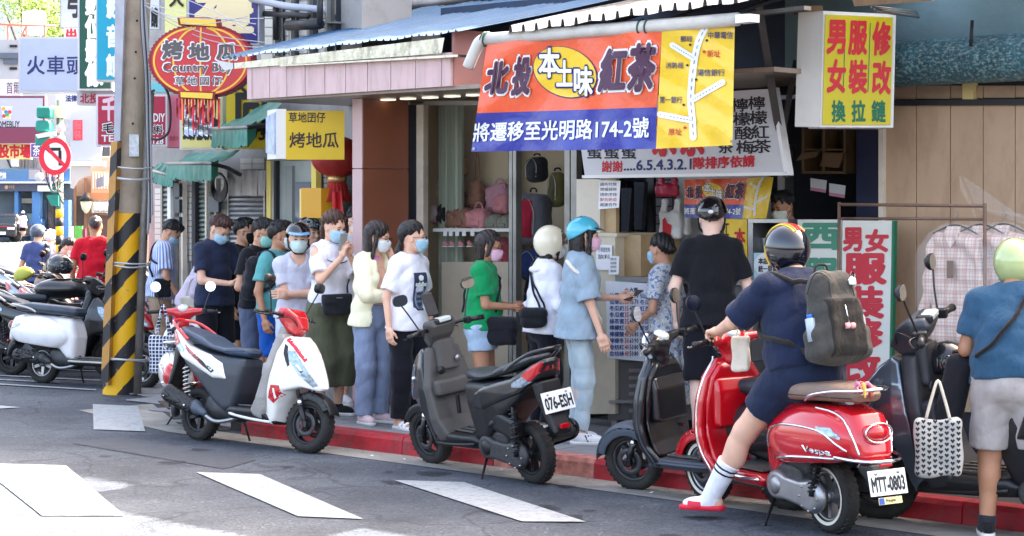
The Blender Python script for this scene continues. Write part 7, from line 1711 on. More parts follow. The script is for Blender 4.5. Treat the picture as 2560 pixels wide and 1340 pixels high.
   if hs in ('pony','lowpony'):
    zz = .02 if hs == 'pony' else -.04
    r = su(r,cap(P,(-.105,0,zz),(-.125,0,zz - .07),.022,.026),.02)
    r = su(r,cap(P,(-.125,0,zz - .07),(-.105,0,zz - .20),.026,.012),.02)
    r = su(r,cap(P,(.055,.070,.045),(.035,.078,-.045),.012,.007),.012)
   L = {'long': .34,'bob': .16,'verylong': .50,'curly': .13}.get(hs,0)
   if L:
    b = ecap(P,A(-.055,0,.02),A(-.050,0,.03 - L),(.062,.092),(.040,.088 if L > .2 else .080),A(1,0,0))
    b = sx(b,-(ell(P,(.045,0,-.05),(.085,.066,.16))),.01)
    r = su(r,b,.02)
    for s in (1,-1):
     r = su(r,cap(P,(.030,s * .074,.045),(.012,s * .086,-.03 - L * .3),.019,.016),.015)
     if L > .2: r = su(r,cap(P,(.012,s * .086,-.03 - L * .3),(.0,s * .082,.02 - L),.018,.010),.015)
   return r + strand(P)
  m_ = nets(hp(hair),hc - A(.30,.30,.52),hc + A(.24,.24,.20),.0068,'hair',xf)
  ho = obj('hair',m_,hm,root)
  LS = {'long': .30,'bob': .12,'curly': .08}.get(hs,0)
  if pos[1] < 23 and hs not in ('bald','under'):
   rs = random.Random(int(ph * 10)); sm = MB()
   for _ in range(110):
    fi = rs.uniform(-PI,PI); c_ = abs(fi); mx_ = .85 if c_ < .9 else (1.55 if c_ < 2 else 2.0)
    t0 = rs.uniform(.05,mx_ * .8); t1 = min(mx_ + rs.uniform(-.1,.22),t0 + rs.uniform(.5,1.1)); pt = []
    for q in range(5):
     t = t0 + (t1 - t0) * q / 4; e = 1.0 + .03 * math.sin(q) + (rs.uniform(.0,.06) if q > 2 else 0); f2 = fi + .12 * math.sin(t * 4 + fi * 3)
     pt.append(tow((-.013 + .108 * e * math.sin(t) * math.cos(f2),.088 * e * math.sin(t) * math.sin(f2),.036 + .108 * e * math.cos(t))))
    if LS and c_ > 1.3:
     a = pt[-1]; pt.append(a + A(rs.uniform(-.01,.01),rs.uniform(-.01,.01),-LS * rs.uniform(.4,1.) * S))
    sm.tube([tuple(map(float,q)) for q in pt],[.0022] * (len(pt) - 1) + [.0006],4)
   st_ = sm.obj('hair_strands',hm,ho); st_['kind'] = 'stuff'
 for s in (1,-1):
  c_ = A(.0835,s * .030,.001)
  pts = [tow(c_ + A(.0075 - abs(k) * .0016,k * .0042,0)) for k in (-3,-2,-1,0,1,2,3)]
  MB().tube(pts,[x * S for x in (.001,.003,.0042,.0046,.0042,.003,.001)],6).obj('eye',M('eye',(28,20,18),.2),root)
 for s in (1,-1): MB().tube([tow((.094,s * .014,.020)),tow((.095,s * .030,.026)),tow((.084,s * .048,.021))],[.0022,.003,.0015],5).obj('eyebrow',hm,root)
 if g('mask'):
  mm = M('mask_' + g('maskn','m') + str(g('mask')),g('mask'),.8,bump=.2,bs=90,spec=.2)
  def mask(P):
   x,y,z = P[:,0],P[:,1],P[:,2]
   r = su(head_fn(P,fem) - .004,ell(P,(.052,0,-.052),(.066,.058,.062)),.03)
   r = r + .0012 * np.sin(z * 260)
   b = np.maximum(np.maximum(.030 + np.abs(z + .05) * .25 - x,z - (-.006 - np.abs(y) * .12)),-.118 + .05 * np.clip(.05 - x,0,1) - z)
   return sx(r,b,.004)
  mk = part('face_mask',hp(mask),hc - .15,hc + .16,.0062,mm)
  for s in (1,-1):
   MB().tube([tow((.034,s * .068,-.024)),tow((.010,s * .078,-.006)),tow((-.012,s * .080,.010)),tow((-.018,s * .079,-.02)),tow((.0,s * .073,-.05)),tow((.032,s * .062,-.085))],.0016,5).obj('ear_loop',M('ear_loop',(225,228,230),.7),mk)
 if g('glasses'):
  gm = MB()
  for s in (1,-1):
   gm.tube([tow((.110,s * .032 + .021 * math.cos(a),-.002 + .016 * math.sin(a))) for a in np.linspace(0,2 * PI,13)[:-1]],.0017,5,closed=True)
   gm.tube([tow((.108,s * .054,.004)),tow((.06,s * .078,.006)),tow((-.01,s * .082,.002))],.0016,5)
  gm.tube([tow((.111,-.010,.002)),tow((.111,.010,.002))],.0016,5)
  gm.obj('glasses',M('glasses_frame',(40,32,30),.3,metal=.3),root)
 if g('helmet'):
  hmat,kind = g('helmet')
  def hel(P):
   x,y,z = P[:,0],P[:,1],P[:,2]
   if kind == 'full34':
    o_ = ell(P,(-.018,0,.022),(.140,.122,.142));
    cutp = np.maximum(.035 - x + np.clip(z - .075,-1,1) * 1.2,-99 + 0 * x)
    i_ = ell(P,(-.012,0,.02),(.118,.096,.118))
    r = sx(o_,-np.maximum(-(x - .045 + np.clip(z - .06,0,1) * -3.),z - .085),.0)*0 + o_
    r = np.maximum(r,np.minimum(x - .050 - np.clip(-z,0,.1) * .25,.085 - z) * 1.)          # open face
    r = sx(r,-.118 - z + np.clip(-x,0,.1) * -.25,.01)
    return np.maximum(r,-i_)
   o_ = ell(P,(-.016,0,.034),(.130,.110,.118)); i_ = ell(P,(-.012,0,.03),(.112,.094,.100))
   line = np.where(x > 0,.045 - x * .05,.045 + x * .62) if kind == 'half' else np.where(x > .02,.052,np.where(x > -.09,-.035 + (x + .09) * .79,-.035))
   if kind == 'jet': line = np.where(x > .035,.055,-.045)
   return np.maximum(sx(o_,line - z,.01),-i_)
  he = part('helmet',hp(hel),hc - .2,hc + .2,.0066,hmat,label=g('hlabel'))
  if kind != 'full34':
   bm_ = MB();
   pk = []
   n_ = 13
   up_ = [tow((.102 + .052 * math.cos(a),.098 * math.sin(a),.056 - .014 * math.cos(a))) for a in np.linspace(-1.35,1.35,n_)]
   inn = [tow((.094 * math.cos(a * .8) ,.098 * math.sin(a * .83),.068)) for a in np.linspace(-1.35,1.35,n_)]
   v = up_ + inn + [p - A(0,0,.004) for p in up_] + [p - A(0,0,.004) for p in inn]
   f = [(i,i + 1,n_ + i + 1,n_ + i) for i in range(n_ - 1)] + [(2 * n_ + i + 1,2 * n_ + i,3 * n_ + i,3 * n_ + i + 1) for i in range(n_ - 1)] + [(i + 1,i,2 * n_ + i,2 * n_ + i + 1) for i in range(n_ - 1)]
   bm_.add(v,f,True); bm_.obj('peak',g('peak',hmat),he)
  if g('visor'):
   vf_ = lambda P: np.maximum(np.maximum(np.abs(ell(P,(-.005,0,.02),(.142,.118,.135))) - .002,.045 - P[:,0]),np.maximum(P[:,2] - g('vz',(.0,.12))[1],g('vz',(.0,.12))[0] - P[:,2]))
   part('visor',hp(vf_),hc - .2,hc + .2,.0066,g('visor'),he)
  cs = MB(); cs.tube([tow((.0,.092,-.0)),tow((.02,.085,-.07)),tow((.04,.03,-.125)),tow((.04,-.03,-.125)),tow((.02,-.085,-.07)),tow((.0,-.092,.0))],.0075 * S,6)
  cs.obj('chin_strap',M('strap_black',(22,22,24),.7),he)
 inf = dict(root=root,S=S,wr=wr,el=el,sh=shs,hc=hc,pel=pel,ch=ch,up=up,fw=fw,lt=lt,kn=kn,an=an,hands=hands,tow=tow,Rh=Rh,torso=torso,hips=hips,o=g('loose',.018))
 inf['w'] = lambda p: Matrix.Translation((pos[0],pos[1],z0)) @ Matrix.Rotation(R(yaw),4,'Z') @ Vector(np.asarray(p,float) * S)
 return inf
# ------------------------------------------------------------------ scooters in place
K0 = scm(); K_ = K0
white = paint('white',(236,234,230)); redp = paint('red',(196,6,28),coat=.9,rough=.2); blackp = paint('black',(22,24,28),grime=.18); dkg = plastic('dark_grey',(66,66,68),.5,grime=.4)
sG,sB,sM = plastic('steering_grey',(76,73,71),.6,grime=.5),K0['black'],K0['grey']
gk = 'scooters parked along the kerb'
sport('scooter','white and red scooter with white spring, parked facing right beside the kerb',(-2.51,16.07,0),(-1.62,15.28,0),dict(main=white,hcowl=redp,fend=sB,inner=plastic('shield_grey',(150,146,142),.5),accent=redp,under=plastic('body_slate',(52,58,68),.4),tailc=white,rail=white,grail=redp,spr=M('spring_white',(216,214,206),.4),seat=M('seat_blue',(44,62,84),.4,var=.08,bump=.2,bs=200),muf=plastic('muffler_slate',(78,88,102),.4)),lean=-5,steer=10,dash=False,group=gk)
_B = sport('scooter','dusty grey and black scooter with licence plate 076-ESH seen from behind',(.17,13.56,0),(-.56,14.6,0),dict(main=blackp,hcowl=sG,fend=sB,inner=sG,under=K0['black'],tailc=blackp,rail=sB,grail=blackp,spr=sB,seat=M('seat_dark',(52,58,62),.35,var=.1,bump=.2,bs=200)),lean=-8,steer=6,ptxt='076-ESH',group=gk)
_C = retro('scooter','black retro scooter with round mirrors standing behind the red scooter',(1.72,12.38,0),(.86,13.22,0),dict(main=blackp,hcowl=blackp,fend=plastic('fender_slate',(72,80,92),.45),inner=blackp,trim=plastic('edge_slate',(64,72,84),.4),floor=plastic('floor_slate',(60,66,76),.5),amb=True,rimk='eng'),trims=False,lean=-6,steer=12,group=gk)
_D = retro('scooter','glossy red scooter with chrome trim and plate MTT-0803 under the rider',(1.85,11.50,0),(1.27,12.70,0),dict(main=redp,hcowl=redp,fend=redp,inner=redp,trim=K0['chrome'],floor=redp,seat=M('seat_tan',(128,106,92),.6,var=.08,bump=.3,bs=120),amb=True),wall=M('whitewall',(224,218,204),.6,grime=.25),alu=True,ptxt='MTT-0803',lean=-2,steer=6,wb=1.30,sc_=1.04,group=gk)
_E = sport('scooter','black scooter with silver edged shield and hearts tote bag, rightmost in the row',(3.38,11.1,0),(2.31,11.95,0),dict(main=M('silver_black',(120,132,144),.2,metal=.6,coat=.6),hcowl=plastic('cowl_graphite',(58,64,72),.45),fend=sB,inner=plastic('inner_graphite',(46,48,54),.5),under=sB,tailc=blackp,rail=sB,grail=sB,spr=sB),lean=-7,steer=14,sc_=1.16,group=gk)
_F = retro('scooter','white retro scooter with dark seat parked behind the striped pole',(-4.98,21.25,0),(-3.72,20.55,0),dict(main=paint('ivory',(232,230,232),grime=.2),hcowl=sB,fend=sB,inner=plastic('inner_ivory',(176,172,166),.5),trim=plastic('edge_ivory',(190,186,178),.4),floor=sB,seat=M('seat_navy',(50,62,78),.4,var=.08,bump=.2,bs=200)),trims=False,lean=-4,wb=1.36,group=gk)
_G = retro('scooter','small white and red scooter with red handlebar cover behind the white scooter',(-2.72,16.85,0),(-2.90,18.0,0),dict(main=white,hcowl=redp,fend=white,inner=sB,trim=K0['chrome'],floor=sB,seat=K0['seat']),lean=-4,steer=-8,sc_=.93,group=gk)
# red rear fairing patches of the small white and red scooter
for s in (1,-1):
 f = lambda P: ell(P,(-.33,s * .12,.52),(.13,.075,.12)); bodypart(_G[0],'red_fairing',f,redp,.008,((-.5,s * .12 - .1,.36),(-.16,s * .12 + .1,.68)))
# emblem script, small plate and ribbon on the red scooter
rt,K,Ms,fr_,pb_r = _D
rb_ = [c for c in rt.children if c.name.startswith('rear_body')][0]
glyphs('Vespa',lambda u,v,k: Vector((-.10 - u * .18 + .03 * v,side_y(fr_,-.10 - u * .18,.475 + v * .045) + .009 + k * .0002,.470 + v * .045 - u * .006)),K['chrome'],rb_,bold=.03,shear=.3,name='emblem_script')
pbm,Mp = pb_r
b_ = MB().box((-.075,-.115,-.002),(.075,-.078,.002),Mp,bev=.001).obj('small_plate',M('plate_yellowish',(226,216,150),.4),rt)
MB().add([Mp @ Vector(p) for p in ((-.073,-.113,.003),(-.04,-.113,.003),(-.04,-.08,.003),(-.073,-.08,.003))],[(0,1,2,3)]).obj('blue_patch',M('patch_blue',(40,80,170),.5),b_)
glyphs('Vespa',lambda u,v,k: Mp @ Vector((-.03 + u * .06,-.108 + v * .022,.0034 + k * .0002)),K['ink'],b_,bold=.02,shear=.3,name='plate_lettering')
rbn = random.Random(5)
for k in range(9):
 a = rbn.uniform(0,6.3); c = Vector((-.40,.07,.835)); MB().tube(sm_bez([c,c + Vector((.03 * math.cos(a),.04 * math.sin(a),.03)),c + Vector((.05 * math.cos(a),.07 * math.sin(a),-.02 - .02 * (k % 3)))],4),[.006] * 3 + [.010] * 3 + [.007] * 3,6).obj('scarf_loop',M('scarf_%d' % (k % 3),[(206,120,150),(230,170,70),(170,60,90)][k % 3],.7),rt)
MB().prism([(1.30 + .0,.17,.50),(1.30 + .09,.15,.49),(1.30 + .09,.15,.47),(1.30,.17,.48)],(0,.01,0)).obj('fender_trim',K['chrome'],rt)
# phone holder on the grey scooter, footboard details
rt,K,Ms = _B
ph = MB().box((.99,.02,1.13),(1.008,.105,1.29),Matrix.Rotation(R(-12),4,'Y') @ Matrix.Translation((.22,0,-.18)) @ Matrix.Translation((0,0,.18)) ,bev=.006).mesh('phone_holder')
MB().box((-.01,-.045,0),(.012,.045,.17),Matrix.Translation((.965,-.005 + .06,1.12)) @ Matrix.Rotation(R(24),4,'Y'),bev=.006).obj('phone_holder',K['black'],rt)
MB().box((.80,.02,.42),(.83,.045,.56),Matrix.Translation((0,.0,0)),bev=.008).obj('rubber_pad',K['black'],rt)
# helmets left on machines
def helmet(label,c,r_,mat,visor=None,rz=0,cut=True,group='helmets left on the scooters'):
 o = thing('helmet',label,'helmet',c,rz,group)
 f = lambda P: np.maximum(np.maximum(ell(P,(0,0,0),(r_ * 1.12,r_,r_ * 1.0)),-ell(P,(0,0,-.01),(r_ * .96,r_ * .84,r_ * .84))),-.55 * r_ - P[:,2] + (np.clip(P[:,0],0,1) * (.8 if not visor else -.2)))
 obj('shell',nets(f,(-r_ * 1.2,) * 3,(r_ * 1.2,) * 3,.009),mat,o)
 if visor:
  f = lambda P: np.maximum(np.maximum(np.abs(ell(P,(.004,0,.0),(r_ * 1.15,r_ * 1.02,r_ * 1.02))) - .003,.25 * r_ - P[:,0]),np.maximum(P[:,2] - .45 * r_,-.35 * r_ - P[:,2]))
  obj('visor',nets(f,(-r_ * 1.25,) * 3,(r_ * 1.25,) * 3,.007),visor,o)
 return o
visd = M('visor_dark',(40,46,52),.08,coat=1.,spec=.8)
# ---- crowded machines at the far left
pal_ = [dict(main=blackp,hcowl=sB,tailc=blackp,seat=K0['seat']),dict(main=redp,hcowl=sB,tailc=paint('silver',(170,176,184),metal=0) if 0 else M('silver_paint',(160,168,178),.3,metal=.6,coat=.5),seat=M('seat_black',(34,40,46),.4)),dict(main=blackp,hcowl=blackp,tailc=redp,seat=K0['seat'])]
lab = ['silver tailed scooter with red and clear tail light left of the white retro scooter','black scooter with long dark seat behind the white retro scooter','black scooter with red tail third in the parked cluster','dark scooter fourth from the front in the left cluster','dark scooter at the back of the left cluster near the man in navy','dark scooter farthest back beside the traffic pole']
protos = []
for i,p_ in enumerate(pal_):
 Y = (22.3,23.2,24.1)[i]; x = (30,110,100)[i]
 X = (x - 1280) / 5000 * Y
 protos.append(sport('scooter',lab[[0,1,2][i]],(X,Y,0),(X + 1.2,Y - .45,0),dict(fend=sB,inner=sB,under=sB,rail=sB,grail=K0['alu'],spr=sB,**p_),lean=-6,steer=8,ptxt='693-LKD' if i == 0 else None,group='scooters parked at the left')[0])
for i,(px,Y,k) in enumerate([(170,25.2,0),(60,26.6,1),(190,27.6,2)]):
 c = copy_tree(protos[k]); X = (px - 1280) / 5000 * Y; c.location = (X,Y,0); c['label'] = lab[3 + i]
for i,(px,Y,k) in enumerate([(-40,25.0,1),(-20,28.6,0),(90,30.0,2)]):
 c = copy_tree(protos[k]); X = (px - 1280) / 5000 * Y; c.location = (X,Y,0); c['label'] = ['dark scooter with only its front end in frame at the left edge','dark scooter at the left edge below the sunlit street','dark scooter behind the man in the navy helmet'][i]
helmet('yellow green helmet resting on a seat at the far left',W(62,690,23.6),.115,M('helmet_lime',(178,180,66),.45,grime=.2))
helmet('black and white full visor helmet on the parked scooters',W(150,665,23.0),.135,M('helmet_bw',(38,40,46),.2,grime=.0,coat=.6,var=.0),visd,R(-30))
helmet('white helmet on the bars beside the red shirted man',W(172,628,26.0),.13,M('helmet_white',(216,222,228),.25,coat=.5),None,R(160))
helmet('black helmet hanging on the right handlebar of the rightmost scooter',W(2370,905,11.7),.125,M('helmet_black',(26,28,34),.25,coat=.6),visd,R(-60))
tk_ = wthing('fuel_tank_bike','black motorcycle with a round tank among the parked scooters','motorcycle',W(150,760,22.8)); tk_.location.z = 0; c0 = W(150,722,22.9)
f = lambda P: su(ell(P,(c0.x,22.9,c0.z),(.30,.16,.12)),cap(P,(c0.x + .15,22.9,c0.z + .02),(c0.x + .42,22.9,c0.z - .06),.09,.07),.06); obj('fuel_tank',nets(f,(c0.x - .4,22.6,c0.z - .25),(c0.x + .6,23.2,c0.z + .25),.012),blackp,tk_)
f = lambda P: rbox(P,(c0.x - .45,22.9,c0.z - .10),(.34,.13,.05),.04); obj('seat',nets(f,(c0.x - .9,22.7,c0.z - .25),(c0.x,23.1,c0.z + .05),.012),K0['seat'],tk_)
for dx in (-.75,.62):
 MB().lathe([(.30,-.05),(.30,.05),(.22,.06),(.22,-.06)],26,(c0.x + dx,22.9,.30),'y',True).obj('tyre',K0['rub'],tk_); MB().lathe([(.0,-.03),(.21,-.02),(.21,.02),(0,.03)],20,(c0.x + dx,22.9,.30),'y').obj('rim',K0['eng'],tk_)
f = lambda P: rbox(P,(c0.x,22.9,.45),(.25,.13,.18),.05); obj('engine',nets(f,(c0.x - .4,22.7,.2),(c0.x + .4,23.1,.7),.014),K0['eng'],tk_)
MB().tube([(c0.x + .62,22.84,.3),(c0.x + .42,22.84,c0.z + .05)],.02,8).obj('fork_leg',K0['alu'],tk_); MB().tube(sm_bez([(c0.x + .35,22.55,c0.z + .12),(c0.x + .42,22.9,c0.z + .08),(c0.x + .35,23.25,c0.z + .12)],5),.014,8).obj('handlebar',K0['black'],tk_)
# ------------------------------------------------------------------ things people carry
def proj(inf,p,d=.012):
 """push a body-frame point out to the surface of the clothed torso"""
 p = np.array(p,np.float32)[None]; f = lambda q: inf['torso'](q,inf['o'])
 for _ in range(12):
  v = f(p)[0] - d; e = 1e-3; g_ = np.array([(f(p + np.eye(3,dtype=np.float32)[k] * e)[0] - f(p)[0]) / e for k in range(3)],np.float32); n = np.linalg.norm(g_) + 1e-6
  if abs(v) < .001 or n < .05: break
  p = p - (g_ / n * v).astype(np.float32)
 return p[0]
def strap_mesh(inf,pts,w_=.012,th=.003,d=.014,n=9,flat_=False):
 P = sm_bez([tuple(map(float,p)) for p in pts],n); Q = [proj(inf,p,d) for p in P]
 return MB().tube([tuple(map(float,q * inf['S'])) for q in Q],w_,6)
def carried(inf,name,label,cat,group=None):
 r = inf['root']; o = thing(name,label,cat,r.location,r.rotation_euler.z,group); o.rotation_euler = r.rotation_euler; return o
def phone(inf,s,label,off=(.0,0,.0),yaw=0,pitch=60,col=(34,34,38)):
 o = carried(inf,'phone',label,'phone'); w_ = inf['wr'][s] * inf['S']; d = unit(inf['wr'][s] - inf['el'][s]); p = w_ + d * .10 + A(*off)
 Mx = Matrix.Translation(tuple(map(float,p))) @ Matrix.Rotation(R(yaw),4,'Z') @ Matrix.Rotation(R(pitch),4,'Y')
 MB().box((-.004,-.036,-.075),(.004,.036,.075),Mx,bev=.004).obj('phone_case',M('phone_%d' % col[0],col,.4),o); MB().box((.0042,-.033,-.071),(.0052,.033,.071),Mx).obj('screen',M('screen_dark',(46,52,60),.08,coat=.8),o); return o
def xbag(inf,label,c,size,mat,top,hip,front=True,cat='shoulder bag',strapm=None,sw=.008,back=True,yaw=0,tag_=None,flap=True):
 """bag at body-frame point c, strap over shoulder point top"""
 o = carried(inf,'shoulder_bag',label,cat); S = inf['S']; a,b,h = size; Rm = rotm(R(yaw))
 f = lambda P: rbox(P,A(*c) * S,(a,b,h),min(a,b,h) * .8,Rm) + .004 * np.sin(P[:,0] * 40 + P[:,2] * 50 + P[:,1] * 30)
 ce = A(*c) * S; bo = obj('bag_body',nets(f,ce - .25,ce + .25,.008),mat,o)
 if flap:
  f2 = lambda P: np.maximum(rbox(P,A(*c) * S,(a + .006,b + .006,h + .004),min(a,b,h) * .8,Rm),(c[2] + .1 * h) * S - P[:,2]); obj('flap',nets(f2,ce - .25,ce + .25,.008),mat,bo)
 sm = strapm or mat; q = [hip,tuple((A(*hip) + A(*top)) / 2),top]; strap_mesh(inf,q,sw).obj('strap',sm,o)
 if back:
  hb = (-abs(hip[0]) * 1.0 - .05,hip[1],hip[2]); strap_mesh(inf,[hb,tuple((A(*hb) + A(*top)) / 2 - A(.06,0,0)),top],sw).obj('strap',sm,o)
 return o
def backpack(inf,label,size,m1,m2,off=.02,z=.0,sag=0.,strapm=None):
 o = carried(inf,'backpack',label,'backpack'); S = inf['S']; a,b,h = size; fw,up,lt = inf['fw'],inf['up'],inf['lt']
 c = inf['ch'] - fw * (.13 + a + off) + up * z; Rm = np.stack([fw,lt,up]).astype(np.float32); cs = c * S
 def f(P):
  q = (P - cs) @ Rm.T
  q = q * A(1,1,1); q[:,1] *= 1 + np.clip(q[:,2] / h,-.4,1) * .22
  r = rbox(q,(0,0,0),(a,b,h),min(a * .95,.10)); r = su(r,rbox(q,(-a * .75,0,-h * .22),(a * .5,b * .80,h * .62),min(a * .45,.05)),.02)
  r = su(r,rbox(q,(.0,0,-h * .55),(a * .8,b * 1.08,h * .35),.04),.03)
  return r + .003 * np.sin(q[:,2] * 55 + q[:,1] * 20) + .003 * np.sin(q[:,1] * 48 + 7 * q[:,2])
 obj('pack_body',nets(f,cs - .42,cs + .42,.0085),m1,o)
 def f2(P):
  q = (P - cs) @ Rm.T; g_ = np.maximum(np.abs(q[:,1]) - b * .72,np.maximum(q[:,2] - h * .35,-h * .88 - q[:,2])); return sx(f(P) - .009,np.maximum(g_,q[:,0] + a * .6),.015)
 obj('front_pocket',nets(f2,cs - .42,cs + .42,.0085),m2,o)
 def w_(x,y,z_): return tuple(map(float,cs + fw * x + lt * y + up * z_))
 for s in (1,-1):
  sh = inf['sh'][s] - lt * s * .045
  pts = [c + up * (h / S) * .82 + lt * s * .06 + fw * (a / S) * .8,sh + up * .05 - fw * .05,sh + fw * .06 + up * .01,inf['ch'] + fw * .12 + lt * s * .13,inf['ch'] - up * .12 + fw * .05 + lt * s * .17,c - up * (h / S) * .7 + lt * s * (b / S) * .8 + fw * (a / S) * .9]
  P = sm_bez([tuple(map(float,p)) for p in pts],6); Q = [p if (i < 3 or i > len(P) - 4) else Vector(map(float,proj(inf,p,.012))) for i,p in enumerate(P)]
  MB().tube([q * S for q in Q],.017,6).obj('shoulder_strap',strapm or m2,o)
  MB().tube(sm_bez([w_(-.0,s * b * 1.0,h * .5),w_(-a * .6,s * b * .8,h * .9),w_(-a * 1.02,s * b * .45,h * .75),w_(-a * 1.12,s * b * .55,h * .1)],5),.004,5).obj('zip',M('zip_black',(20,20,22),.5),o)
 MB().tube(sm_bez([w_(a * .6,-.05,h),w_(a * .5,-.03,h * 1.16),w_(a * .5,.03,h * 1.16),w_(a * .6,.05,h)],5),.008,6).obj('grab_handle',m2,o)
 return o,w_,(a,b,h)
# ------------------------------------------------------------------ people
def PX(px,Y): return ((px - CX) / FPX * Y,Y)
c_navy = cloth('navy_tee',(38,46,70)); c_blk = cloth('black_tee',(24,24,30)); c_blk2 = cloth('black_trousers',(20,20,29)); c_wht = cloth('white_tee',(232,230,240)); c_gry = cloth('grey_vneck',(200,200,214)); c_teal = cloth('teal_tee',(92,160,160)); c_grn = cloth('green_tee',(16,142,84)); c_olive = cloth('olive',(88,90,70)); c_pink = cloth('pink_tee',(228,142,196)); c_yel = cloth('cream_cardigan',(244,240,204)); c_khaki = cloth('khaki',(170,146,120)); c_blue = cloth('blue_shorts',(22,86,176)); c_slate = cloth('slate_shorts',(86,96,120)); c_jean = cloth('light_jeans',(178,194,200)); c_gjean = cloth('grey_jeans',(140,154,182)); c_lblue = cloth('light_blue_tee',(146,164,178)); c_den = cloth('denim_light',(168,190,212)); c_dden = cloth('denim_dark',(28,38,62)); c_nvy2 = cloth('rider_navy',(27,36,62)); c_steel = cloth('steel_blue_tee',(44,78,104)); c_lgry = cloth('light_grey_shorts',(166,158,154)); c_red = cloth('red_polo',(206,22,44)); c_brn = cloth('taupe_shirt',(148,134,124))
sh_w = cloth('shoe_white',(228,228,230)); sh_b = cloth('shoe_black',(30,30,34)); sh_p = cloth('shoe_pink',(226,200,202)); sol = M('rubber_white',(225,225,222),.6,grime=.2)
m_blue,m_teal,m_pink,m_wht,m_blk = (168,206,228),(150,216,206),(238,190,212),(222,226,226),(24,24,26)
def stripes():
 m = bpy.data.materials.new('striped_cloth'); m.use_nodes = True; n = m.node_tree.nodes; l = m.node_tree.links; b = n['Principled BSDF']; b.inputs['Roughness'].default_value = .85
 tc = n.new('ShaderNodeTexCoord'); sp = n.new('ShaderNodeSeparateXYZ'); l.new(tc.outputs['Object'],sp.inputs[0]); ad = n.new('ShaderNodeMath'); ad.operation = 'ARCTAN2'; l.new(sp.outputs[1],ad.inputs[0]); l.new(sp.outputs[0],ad.inputs[1])
 mu = n.new('ShaderNodeMath'); mu.operation = 'MULTIPLY'; mu.inputs[1].default_value = 46; l.new(ad.outputs[0],mu.inputs[0]); si = n.new('ShaderNodeMath'); si.operation = 'SINE'; l.new(mu.outputs[0],si.inputs[0]); gt_ = n.new('ShaderNodeMath'); gt_.operation = 'GREATER_THAN'; gt_.inputs[1].default_value = .1; l.new(si.outputs[0],gt_.inputs[0])
 mx = n.new('ShaderNodeMix'); mx.data_type = 'RGBA'; l.new(gt_.outputs[0],mx.inputs[0]); mx.inputs[6].default_value = (*lin((216,222,240)),1); mx.inputs[7].default_value = (*lin((104,130,190)),1); l.new(mx.outputs[2],b.inputs['Base Color']); return m
def floral():
 m = bpy.data.materials.new('floral_cloth'); m.use_nodes = True; n = m.node_tree.nodes; l = m.node_tree.links; b = n['Principled BSDF']; b.inputs['Roughness'].default_value = .85
 tc = n.new('ShaderNodeTexCoord'); t = n.new('ShaderNodeTexNoise'); t.inputs['Scale'].default_value = 34; t.inputs['Detail'].default_value = 3; l.new(tc.outputs['Object'],t.inputs[0]); r = n.new('ShaderNodeValToRGB'); l.new(t.outputs[0],r.inputs[0]); r.color_ramp.interpolation = 'CONSTANT'
 e = r.color_ramp.elements; e[0].position = 0; e[0].color = (*lin((120,140,176)),1); e[1].position = .44; e[1].color = (*lin((214,216,220)),1)
 for p,c in ((.56,(176,186,206)),(.63,(206,196,160))): q = e.new(p); q.color = (*lin(c),1)
 l.new(r.outputs[0],b.inputs['Base Color']); return m
striped,flor = stripes(),floral()
hb_black = paint('helmet_black',(20,21,26),coat=1.,rough=.15,grime=0); vis_ = M('visor_clear',(190,215,225),.05,alpha=.35,coat=1,spec=.9)
# --- front of the queue to its tail
p = person('man in black tee and black half helmet, back turned at the counter',PX(1778,14.5),82,1.80,skin='pale',top=c_blk,loose=.028,flare=.026,sleeve=.72,hem=-.10,bot=c_blk2,blen=1.05,bw=.03,kw=.04,helmet=(hb_black,'half'),hair='short',shoem=sh_b,mask=m_wht,hpitch=6,wl=(.10,.24,.86),wr=(.14,-.26,.86),hlabel='black half helmet with an oval white badge')
hc = p['hc'] * p['S']; MB().lathe([(0,.004),(.018,.003),(.020,0)],18,(0,0,0),'x').obj('helmet_badge',note,[c for c in p['root'].children if c.name.startswith('helmet')][0]).matrix_local = Matrix.Translation((hc[0] - .150,hc[1],hc[2] + .045)) @ Matrix.Rotation(PI,4,'Z') @ Matrix.Scale(.7,4,(0,0,1)) @ Matrix.Rotation(0,4,'X')
p = person('woman in a pale floral dress with her hair in a bun at the counter',PX(1668,15.05),150,1.53,skin='mid',fem=True,top=flor,sleeve=.7,loose=.03,flare=.035,hem=-.2,skirt=(flor,.95,.30,.16,.30),bot=flor,blen=1.2,hair='bun',mask=m_blue,shoes='sandal',shoem=sh_b,wl=(.22,.16,.95),hyaw=-10)
p = person('woman in a loose light blue tee, pale jeans and turquoise half helmet',PX(1445,14.75),8,1.65,skin='light',fem=True,top=c_lblue,loose=.038,flare=.048,sleeve=.95,hem=-.13,folds=.008,aline=.10,bot=c_jean,blen=1.93,bw=.008,kw=.014,hair='long',helmet=(paint('helmet_turquoise',(76,184,208),coat=.9,grime=.0),'half'),peak=M('peak_smoke',(90,70,60),.2),mask=m_pink,shoem=sh_w,solem=sol,wl=(.33,.10,1.10),wr=(.14,-.24,.80),cr=18,lean=2)
phone(p,1,'black phone held by the woman in the turquoise helmet',(.02,0,.02),20,62)
strap_mesh(p,[(-.14,-.10,1.40),(.02,-.165,1.28),(.10,-.17,1.05),(.10,-.02,.90)],.016).obj('bag_strap',cloth('strap_cream',(222,214,204)),p['root'])
for s in (1,-1):
 b = p['an'][s] * p['S']
 for k in range(3): MB().prism([(b[0] + .045 + k * .022,b[1] - .058,b[2] - .058),(b[0] + .055 + k * .022,b[1] - .058,b[2] - .058),(b[0] + .035 + k * .022,b[1] - .046,b[2] - .01),(b[0] + .025 + k * .022,b[1] - .046,b[2] - .01)],(0,.012,0)).obj('shoe_stripe',ink,p['root'])
